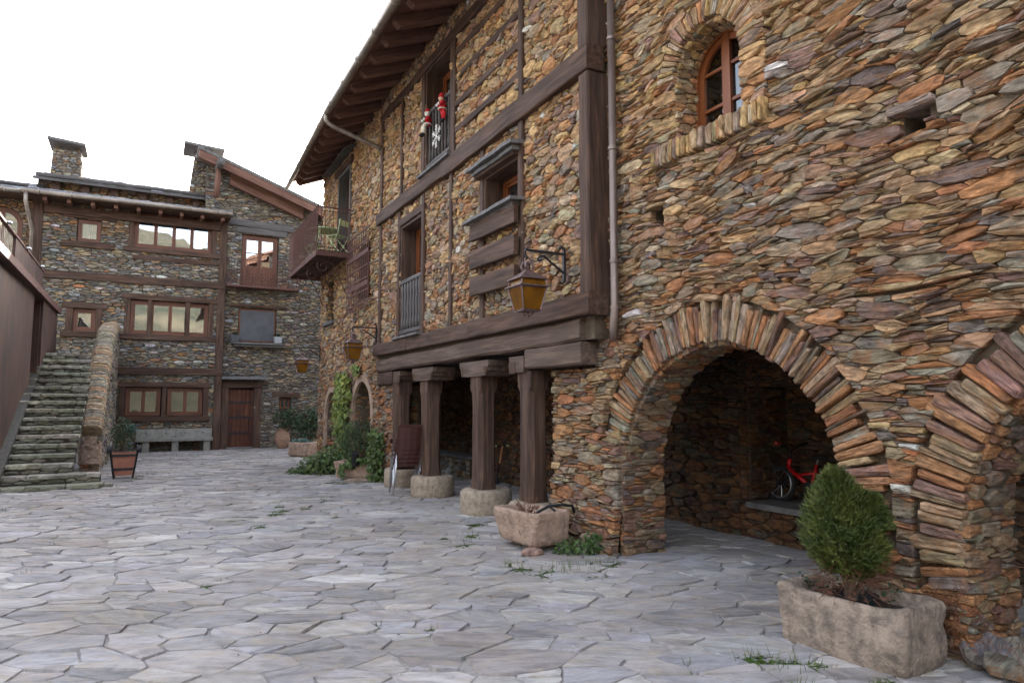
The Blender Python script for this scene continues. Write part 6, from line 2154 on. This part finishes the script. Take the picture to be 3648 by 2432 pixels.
for (dx, dy, s) in ((-.2, .08, 1), (.0, -.05, 1.1), (.2, -.1, .8), (.1, .15, .9), (-.1, .2, .8)):
    for k in range(26):
        a = k * 2.4
        e = .2 + .9 * k / 26
        d = Vector((math.cos(a) * math.cos(e), math.sin(a) * math.cos(e), math.sin(e)))
        leaf_quad(mb, (4.2 + dx, 21.2 + dy, .38), d.cross(Vector((-math.sin(a), math.cos(a), 0))) * -1, d, .19 * s, .07 * s, tone(rp, .7, 1.3))
part('foliage', mb, 'leaf_blue', RS)

# ================================================================ POT IN AN IRON FRAME, left
PT = thing('framed_planter', 'terracotta square planter in a black iron frame with wheel bosses, beside the stairs', 'planter', (-0.36, 16.9, 0))
mb = MB()
def frustum(mb, c, a0, b0, z0, a1, b1, z1, col=(1, 1, 1)):
    vs2 = [(c[0] + s * a0, c[1] + t * b0, z0) for s, t in ((-1, -1), (1, -1), (1, 1), (-1, 1))] + [(c[0] + s * a1, c[1] + t * b1, z1) for s, t in ((-1, -1), (1, -1), (1, 1), (-1, 1))]
    mb.add(vs2, [(0, 3, 2, 1), (4, 5, 6, 7), (0, 1, 5, 4), (1, 2, 6, 5), (2, 3, 7, 6), (3, 0, 4, 7)], None, col)
frustum(mb, (-.36, 16.9), .16, .16, .08, .235, .235, .565)
part('pot', mb, 'terracotta', PT)
mb = MB(); frustum(mb, (-.36, 16.9), .21, .21, .55, .215, .215, .575); part('soil', mb, 'soil', PT)
mb = MB()
for s in (-1, 1):
    for t in (-1, 1):
        tube(mb, [(-.36 + s * .17, 16.9 + t * .17, 0), (-.36 + s * .20, 16.9 + t * .20, .2), (-.36 + s * .255, 16.9 + t * .255, .62)], .022, 6)
for z, w in ((.21, .19), (.50, .24)):
    for (a, b) in (((-w, -w), (w, -w)), ((w, -w), (w, w)), ((w, w), (-w, w)), ((-w, w), (-w, -w))):
        beam(mb, (-.36 + a[0], 16.9 + a[1], z), (-.36 + b[0], 16.9 + b[1], z), .018, .05, cham=.004, wob=0)
part('iron_frame', mb, 'iron', PT)
for s in (-1, 1):
    for t in (-1, 1):
        mb = MB(); lathe(mb, [(.05, -.05), (.075, -.04), (.075, -.015), (.045, -.01), (.045, .01), (.075, .015), (.075, .04), (.05, .05)], (-.36 + s * .27, 16.9 + t * .25, .62), 14, axis='x'); part('boss', mb, 'iron', PT)
bush('pot_shrub', 'thin olive green twiggy plant in the iron framed planter', (-.42, 16.9, .95), (.22, .22, .33), 420, 'leaf_dark', (.05, .10), cat='plant')
mb = MB()
for k in range(30):
    a = k * 2.4; e = .1 + 1.2 * k / 30
    d = Vector((math.cos(a) * math.cos(e), math.sin(a) * math.cos(e), math.sin(e)))
    leaf_quad(mb, (-.26, 16.95, .98), d.cross(Vector((-math.sin(a), math.cos(a), 0))) * -1, d, .22, .05, tone(rp, .7, 1.3))
tube(mb, [(-.26, 16.95, .57), (-.26, 16.95, 1.0)], .012, 5)
solo('blue_rosette', mb, 'leaf_blue', 'bluish spiky rosette at the right of the iron framed planter', 'plant')

# ================================================================ BENCH by the far wall
BE = thing('stone_bench', 'long grey stone bench with low back under the ground floor windows', 'bench', (.95, 25.35, 0))
mb = MB(); box(mb, (-.25, 25.02, .36), (2.02, 25.56, .45)); part('seat', mb, 'bench', BE)
for (a, b) in ((-.25, .92), (.93, 2.02)):
    mb = MB(); prism(mb, [(a, 25.50, .45), (a, 25.62, .45), (a, 25.66, .74), (a, 25.56, .74)], (b - a - .005, 0, 0)); bk = part('backrest', mb, 'bench', BE)
    for f in (.25, .75):
        mb = MB(); tube(mb, [(a + (b - a) * f, 25.535, .61), (a + (b - a) * f, 25.515, .61)], .022, 8); part('bolt', mb, 'iron', bk)
for x in (-.05, .80, 1.75):
    mb = MB(); box(mb, (x, 25.08, 0), (x + .2, 25.5, .36)); part('leg', mb, 'bench', BE)

# ================================================================ WINDOW BOXES
for (x, lab) in ((2.66, 'dark grey window box at the left end of the far slate sill'), (4.10, 'pale grey window box at the right end of the far slate sill')):
    t = thing('window_box', lab, 'window box', (x, 25.6, 3.73), 0, 'boxes on the far slate sill')
    mb = MB(); frustum(mb, (x, 25.62), .12, .10, 3.735, .14, .12, 3.97); part('box', mb, 'grey_paint' if x > 3 else 'screen', t)
    mb = MB()
    for k in range(120):
        v = Vector((rp.gauss(0, .06), rp.gauss(0, .05), abs(rp.gauss(0, .05))))
        leaf_quad(mb, Vector((x, 25.62, 3.97)) + v, (rp.gauss(0, 1), rp.gauss(0, 1), 1), (v.x, v.y, .4), .05, .03, tone(rp, .5, 1.2))
    part('foliage', mb, 'leaf_dark', t)

# ================================================================ BALCONY FURNITURE
tx, ty, tz = 3.80, 17.15, 5.215
T = thing('bistro_table', 'round pale green folding table on the iron balcony', 'table', (tx, ty, tz))
mb = MB(); lathe(mb, [(.36, .70), (.37, .705), (.37, .725), (.36, .73)], (tx, ty, tz), 26); part('table_top', mb, 'lime', T)
for s in (-1, 1):
    mb = MB()
    tube(mb, [(tx + s * .2, ty - .28, tz + .01), (tx + s * .2, ty + .22, tz + .70)], .013, 6)
    tube(mb, [(tx + s * .17, ty + .28, tz + .01), (tx + s * .17, ty - .22, tz + .70)], .013, 6)
    part('leg', mb, 'lime', T)
mb = MB(); tube(mb, [(tx - .2, ty - .28, tz + .012), (tx + .2, ty - .28, tz + .012)], .012, 6); tube(mb, [(tx - .2, ty + .28, tz + .012), (tx + .2, ty + .28, tz + .012)], .012, 6); part('foot_bar', mb, 'lime', T)
def folding_chair(label, x, y, rz):
    c = thing('folding_chair', label, 'chair', (x, y, tz), rz, 'pale green folding chairs on the balcony')
    for s in (-1, 1):
        mb = MB()
        tube(mb, [(s * .19, -.20, 0.01), (s * .19, .20, .45), (s * .19, .28, .82)], .011, 6)
        tube(mb, [(s * .165, .24, 0.01), (s * .165, -.20, .45)], .011, 6)
        part('leg', mb, 'lime', c, local=True)
    mb = MB()
    for k in range(5):
        y0 = -.20 + k * .075
        box(mb, (-.18, y0, .44), (.18, y0 + .055, .455))
    part('seat', mb, 'lime', c, local=True)
    mb = MB()
    box(mb, (-.20, .245, .66), (.20, .262, .80)); part('backrest', mb, 'lime', c, local=True)
    return c
folding_chair('pale green folding chair right of the balcony table, its back to the wall', 3.98, 16.55, R_(-150))
folding_chair('pale green folding chair left of the balcony table, seat towards the railing', 3.72, 17.85, R_(20))

# ================================================================ STACKED CHAIRS by the portico
def stack_chair():
    c = thing('stacking_chair', 'brown slatted stacking chair on bright legs, at the bottom of the portico stack', 'chair', (0, 0, 0), 0, 'stacked chairs beside the portico pillar')
    def lp(name, mb, mat, par=c, **k): return part(name, mb, mat, par, local=True, **k)
    mb = MB()
    for k in range(7):
        z = .50 + k * .055
        xs = [-.21, -.11, 0, .11, .21]
        vs2, fs = [], []
        for x in xs:
            y = .20 + .05 * (1 - (x / .21) ** 2) + (z - .5) * .22
            for (dz, dy) in ((0, 0), (.047, .01), (.047, .022), (0, .012)):
                vs2.append((x, y + dy, z + dz))
        for i in range(4):
            for q in range(4):
                fs.append((i * 4 + q, i * 4 + (q + 1) % 4, i * 4 + 4 + (q + 1) % 4, i * 4 + 4 + q))
        fs += [(0, 1, 2, 3), (19, 18, 17, 16)]
        mb.add(vs2, fs)
    box(mb, (-.215, .205, .48), (-.19, .225, .52)); box(mb, (.19, .205, .48), (.215, .225, .52))
    for s in (-1, 1): prism(mb, [(s * .20, .20, .48), (s * .215, .20, .48), (s * .215, .295, .90), (s * .20, .295, .90)], (0, .02, 0))
    prism(mb, [(-.215, .29, .885), (.215, .29, .885), (.19, .305, .93), (-.19, .305, .93)], (0, .022, 0))
    lp('backrest', mb, 'chair')
    mb = MB()
    for k in range(6):
        box(mb, (-.21, -.22 + k * .07, .435), (.21, -.22 + k * .07 + .062, .45))
    lp('seat', mb, 'chair')
    for s in (-1, 1):
        mb = MB(); tube(mb, [(s * .225, -.24, 0), (s * .215, -.18, .44), (s * .215, -.10, .64), (s * .215, .20, .66)], .0125, 8); lp('leg', mb, 'steel', smooth=True)
        mb = MB(); tube(mb, [(s * .225, .27, 0), (s * .215, .17, .44)], .0125, 8); lp('leg', mb, 'steel', smooth=True)
        mb = MB(); box(mb, (s * .215 - .022, -.12, .645), (s * .215 + .022, .16, .672)); lp('armrest', mb, 'chair')
    return c
ch0 = stack_chair()
for k in range(5):
    c = ch0 if k == 0 else copy_tree(ch0)
    c.location = (4.10 + .004 * k, 11.75 - .035 * k, .075 * k)
    c.rotation_euler = (0, 0, R_(168 + rp.uniform(-2, 2)))
    if k: c['label'] = ['', 'brown slatted stacking chair, second from the bottom of the portico stack', 'brown slatted stacking chair in the middle of the portico stack', 'brown slatted stacking chair, second from the top of the portico stack', 'brown slatted stacking chair on top of the portico stack'][k]

# ================================================================ BICYCLE in the niche
BK = thing('kids_bicycle', 'small red bicycle with black tyres leaning in the niche behind the big arch', 'bicycle', (6.78, 5.55, .435))
def bz_(y, z, x=0.0): return (6.78 + x + (z) * .12, y, .435 + z)
wr = .195
for (yc, nm) in ((5.86, 'front_wheel'), (5.16, 'rear_wheel')):
    mb = MB()
    K = 28
    tube(mb, [bz_(yc + wr * .84 * math.cos(2 * PI * k / K), wr + wr * .84 * math.sin(2 * PI * k / K)) for k in range(K)], .012, 6, closed=True)
    wh = part('wheel', mb, 'steel', BK, smooth=True)
    mb = MB(); tube(mb, [bz_(yc + wr * math.cos(2 * PI * k / K), wr + wr * math.sin(2 * PI * k / K)) for k in range(K)], .026, 8, closed=True); part('tyre', mb, 'rubber', wh, smooth=True)
    mb = MB()
    for k in range(14):
        a = 2 * PI * k / 14
        tube(mb, [bz_(yc, wr, .02 * (-1) ** k), bz_(yc + wr * .82 * math.cos(a), wr + wr * .82 * math.sin(a))], .002, 3)
    part('spokes', mb, 'steel', wh)
    mb = MB(); tube(mb, [bz_(yc, wr, -.05), bz_(yc, wr, .05)], .018, 8); part('hub', mb, 'iron', wh)
mb = MB()
hd, hd2, bb, st_, ra_ = bz_(5.735, .47), bz_(5.75, .39), bz_(5.42, .20), bz_(5.36, .46), bz_(5.16, wr)
tube(mb, [bz_(5.728, .50), hd2], .024, 8)
tube(mb, [hd2, bb], .026, 8); tube(mb, [bz_(5.62, .32), bz_(5.37, .36)], .017, 8); tube(mb, [bb, st_], .018, 8)
for s in (-.04, .04):
    tube(mb, [bb, bz_(5.16, wr, s)], .012, 6); tube(mb, [bz_(5.37, .40), bz_(5.16, wr, s)], .010, 6)
part('frame', mb, 'red_paint', BK, smooth=True)
mb = MB()
for s in (-.05, .05):
    tube(mb, [bz_(5.755, .385, s), bz_(5.86, wr, s)], .013, 6)
tube(mb, [bz_(5.755, .385, -.05), bz_(5.755, .385, .05)], .014, 6)
part('fork', mb, 'iron', BK)
mb = MB()
tube(mb, [bz_(5.728, .50), bz_(5.72, .60)], .013, 6)
tube(mb, [bz_(5.66, .69, -.28), bz_(5.70, .66, -.12), bz_(5.72, .60, -.02), bz_(5.72, .60, .02), bz_(5.70, .66, .12), bz_(5.66, .69, .28)], .011, 6)
hb = part('handlebar', mb, 'iron', BK, smooth=True)
for s in (-1, 1):
    mb = MB(); tube(mb, [bz_(5.66, .69, s * .27), bz_(5.63, .70, s * .37)], .017, 8); part('grip', mb, 'red_paint', hb)
mb = MB(); tube(mb, [st_, bz_(5.345, .52)], .012, 6); part('seat_post', mb, 'steel', BK)
mb = MB(); ball(mb, bz_(5.32, .54), (.06, .13, .028), 8); part('saddle', mb, 'rubber', BK, smooth=True)
mb = MB()
lathe(mb, [(.065, -.004), (.065, .004)], (bb[0] - .05, bb[1], bb[2]), 16, axis='x')
tube(mb, [(bb[0] - .06, bb[1], bb[2]), (bb[0] - .065, bb[1] + .07, bb[2] - .09)], .009, 5); tube(mb, [(bb[0] + .06, bb[1], bb[2]), (bb[0] + .065, bb[1] - .07, bb[2] + .09)], .009, 5)
cr = part('crank', mb, 'iron', BK)
mb = MB(); box(mb, (bb[0] - .13, bb[1] + .04, bb[2] - .10), (bb[0] - .07, bb[1] + .10, bb[2] - .08)); part('pedal', mb, 'rubber', cr)
mb = MB(); box(mb, (bb[0] + .07, bb[1] - .10, bb[2] + .08), (bb[0] + .13, bb[1] - .04, bb[2] + .10)); part('pedal', mb, 'rubber', cr)

# ================================================================ SCOOTER in the portico
SC = thing('kick_scooter', 'child kick scooter with an orange stem leaning on the portico back wall', 'scooter', (6.2, 12.3, 0))
mb = MB(); box(mb, (6.12, 12.25, .075), (6.22, 12.85, .10)); part('deck', mb, 'iron', SC)
mb = MB(); tube(mb, [(6.17, 12.22, .08), (6.2, 12.12, .42)], .016, 8); part('stem', mb, 'iron', SC)
mb = MB(); tube(mb, [(6.2, 12.12, .42), (6.225, 12.05, .76)], .022, 8); part('upper_stem', mb, 'orange_wood', SC)
mb = MB(); tube(mb, [(6.02, 12.06, .76), (6.38, 12.06, .76)], .014, 8)
hb2 = part('handlebar', mb, 'iron', SC)
for s in (-1, 1):
    mb = MB(); tube(mb, [(6.20 + s * .10, 12.06, .76), (6.20 + s * .19, 12.06, .76)], .019, 8); part('grip', mb, 'lime', hb2)
for y in (12.18, 12.90):
    mb = MB(); lathe(mb, [(.05, -.018), (.065, -.012), (.065, .012), (.05, .018)], (6.17, y, .065), 16, axis='x'); part('wheel', mb, 'rubber', SC)

# ================================================================ DOLLS AND SNOWFLAKE on the upper balustrade
def doll(name, label, x, y, z, coat, trousers, sit, tilt):
    t = thing(name, label, 'doll', (x, y, z))
    mb = MB(); ball(mb, (x, y, z + .17), (.075, .085, .105), 10); ball(mb, (x - .01, y, z + .10), (.08, .09, .06), 10); bd = part('coat', mb, coat, t, smooth=True)
    mb = MB(); lathe(mb, [(.082, -.012), (.094, 0), (.082, .014)], (x - .008, y, z + .085), 14); part('belt', mb, 'white' if sit else 'cream', bd, smooth=True)
    mb = MB(); ball(mb, (x - .02, y + tilt, z + .31), (.055, .058, .06), 10); hd_ = part('head', mb, 'skin' if not sit else 'white', t, smooth=True)
    mb = MB(); ball(mb, (x - .07, y + tilt, z + .305), (.014, .014, .014), 6); part('nose', mb, 'skin', hd_, smooth=True)
    mb = MB()
    for s in (-1, 1): ball(mb, (x - .068, y + tilt + s * .022, z + .325), (.006, .007, .007), 6)
    part('eye', mb, 'rubber', hd_, smooth=True)
    mb = MB(); lathe(mb, [(.058, 0), (.06, .02), (.045, .06), (.02, .10), (.001, .11)], (x - .012, y + tilt, z + .335), 12); cp = part('cap', mb, 'red_cloth', t, smooth=True)
    mb = MB(); lathe(mb, [(.056, -.012), (.066, 0), (.056, .014)], (x - .014, y + tilt, z + .335), 14); part('cap_brim', mb, 'cream' if sit else 'red_cloth', cp, smooth=True)
    for s in (-1, 1):
        mb = MB(); tube(mb, [(x, y + s * .075, z + .23), (x - .05, y + s * .10, z + .17), (x - .09, y + s * .055, z + .16)], [.028, .03, .026], 8); ar = part('arm', mb, coat, t, smooth=True)
        mb = MB(); ball(mb, (x - .10, y + s * .05, z + .165), (.028, .028, .028), 8); part('mitten', mb, 'white', ar, smooth=True)
        mb = MB()
        if sit: tube(mb, [(x - .03, y + s * .045, z + .07), (x - .10, y + s * .045, z + .04), (x - .11, y + s * .045, z - .14)], [.036, .036, .03], 8)
        else: tube(mb, [(x, y + s * .04, z + .08), (x + .01, y - .04 + s * .04, z - .04), (x - .01, y - .06 + s * .04, z - .15)], [.038, .036, .028], 8)
        lg = part('leg', mb, trousers, t, smooth=True)
        mb = MB()
        if sit: ball(mb, (x - .13, y + s * .045, z - .16), (.06, .034, .032), 8)
        else: ball(mb, (x - .03, y - .06 + s * .04, z - .17), (.045, .03, .03), 8)
        part('boot', mb, 'iron', lg, smooth=True)
    mb = MB()
    if sit:
        box(mb, (x - .098, y - .022, z + .06), (x - .080, y + .022, z + .25)); part('scarf', mb, 'green_cloth', t)
    t.scale = (.84, .84, .84)
    return t
doll('cloth_doll', 'cloth doll in red coat, cream trousers and black boots seated on the upper rail', 4.17, 10.95, 6.40, 'red_cloth', 'cream', True, 0.0)
doll('cloth_doll', 'cloth doll in plain red clothes and red cap clinging to the upper rail', 4.17, 10.28, 6.42, 'red_cloth', 'red_cloth', False, 0.03)
mb = MB()
sc = Vector((4.15, 10.50, 6.10))
for k in range(6):
    a = PI / 6 + PI / 3 * k
    d = Vector((0, math.cos(a), math.sin(a)))
    tube(mb, [sc, sc + d * .20], .009, 5)
    for f in (.10, .15):
        for s in (-1, 1):
            b_ = a + s * R_(50)
            tube(mb, [sc + d * f, sc + d * f + Vector((0, math.cos(b_), math.sin(b_))) * .06], .007, 4)
solo('snowflake', mb, 'white', 'white snowflake ornament hung on the upper balusters below the dolls', 'ornament')

# ================================================================ WEEDS in the joints
mb = MB()
WEEDS = [(1.85, 10.64, 1), (1.7, 10.37, 1), (2.31, 10.27, .7), (2.18, 10.7, .6), (1.37, 9.42, .6), (3.23, 7.26, 1.8), (3.84, 8.28, 1.6), (4.02, 8.68, 1.4), (3.5, 7.6, 1.6), (3.22, 6.09, 1.3), (3.25, 5.88, 1.2), (3.42, 5.6, 1.8), (3.62, 5.68, 2.0), (3.9, 5.73, 2.0), (4.11, 5.65, 1.4), (3.8, 5.45, 1.4), (3.81, 3.7, .5), (3.4, 3.13, 1.5), (3.5, 3.0, 1.4), (3.58, 2.95, 1.2), (3.3, 2.75, .8), (3.79, 3.91, .4), (-.8, 15.1, 1.6), (-.55, 15.2, 1.4), (-.06, 16.58, 1.5), (-.21, 16.2, 1.5), (.63, 6.74, .4), (1.83, 4.64, .4), (1.54, 4.91, .4), (2.63, 7.07, .4), (3.15, 7.59, .6), (-.92, 7.91, .6), (-1.78, 12.58, .8), (3.32, 13.89, 1.8), (3.5, 13.7, 1.4), (3.75, 13.4, 1.0), (2.39, 9.71, .5), (2.13, 22.93, 1.8), (3.3, 21.35, 2), (2.43, 20.11, 1.6), (3.6, 19.33, 1.3), (.52, 6.63, .4), (2.96, 3.3, .6), (3.75, 2.55, 1.0), (1.07, 10.02, .6), (1.87, 11.11, .6), (2.62, 11.51, .8), (1.4, 22.5, 1.4), (.6, 21.5, 1), (2.9, 24.6, 1.8), (.1, 17.3, 1.3), (-.45, 14.9, 1), (3.68, 2.9, .6)]
rw = random.Random(404)
for (x, y, s) in WEEDS:
    for k in range(int(95 * (.4 + s * .6))):
        a = rw.uniform(0, 2 * PI)
        px, py = x + rw.gauss(0, .042 * s) + .02 * math.cos(a), y + rw.gauss(0, .04 * s)
        L = rw.uniform(.03, .085) * (.6 + .45 * s)
        if rw.random() < .85:
            leaf_quad(mb, (px, py, .014), (math.cos(a) * .5, math.sin(a) * .5, 1), (math.cos(a), math.sin(a), rw.uniform(.3, 1.1)), L * 1.1, L * .6, tone(rw, .5, 1.3, .25))
        else:
            w = Vector((-math.sin(a), math.cos(a), 0)) * .003
            p = Vector((px, py, .0)); q = p + Vector((math.cos(a) * L * .6, math.sin(a) * L * .6, L * 1.2))
            mb.add([p - w, p + w, q], [(0, 1, 2)], None, tone(rw, .6, 1.4, .5))
for k in range(900):                      # moss and tiny seedlings scattered along the joints and on the stairs
    x, y = rw.uniform(-2, 4.3), rw.uniform(2.5, 24)
    a = rw.uniform(0, 2 * PI)
    leaf_quad(mb, (x, y, .006), (rw.gauss(0, .3), rw.gauss(0, .3), 1), (math.cos(a), math.sin(a), .2), rw.uniform(.008, .022), .012, tone(rw, .6, 1.2, .3))
for i in range(17):
    for k in range(14):
        x = -2.0 + rw.random() ** 2 * .9 if rw.random() < .6 else rw.uniform(-2.0, -1.25)
        a = rw.uniform(0, 2 * PI)
        leaf_quad(mb, (x, 15.1 + .335 * i + .03 + rw.uniform(.25, .34), .09 + .1725 * i + .012), (rw.gauss(0, .3), rw.gauss(0, .3), 1), (math.cos(a), math.sin(a), .5), rw.uniform(.02, .05), .02, tone(rw, .5, 1.1, .3))
w_ = solo('weeds', mb, 'leaf_grass', 'small green weeds and grass growing in the paving joints', 'weeds', kind='stuff')
# a few dry leaves and chips
mb = MB()
for k in range(120):
    x, y = rw.uniform(-1.5, 4.2), rw.uniform(2.6, 16)
    a = rw.uniform(0, 2 * PI)
    leaf_quad(mb, (x, y, .022), (rw.gauss(0, .3), rw.gauss(0, .3), 1), (math.cos(a), math.sin(a), .1), rw.uniform(.01, .03), .012, tone(rw, .3, .9))
solo('fallen_leaves', mb, 'leaf_brown', 'scattered dry leaf scraps on the paving', 'leaves', kind='stuff')
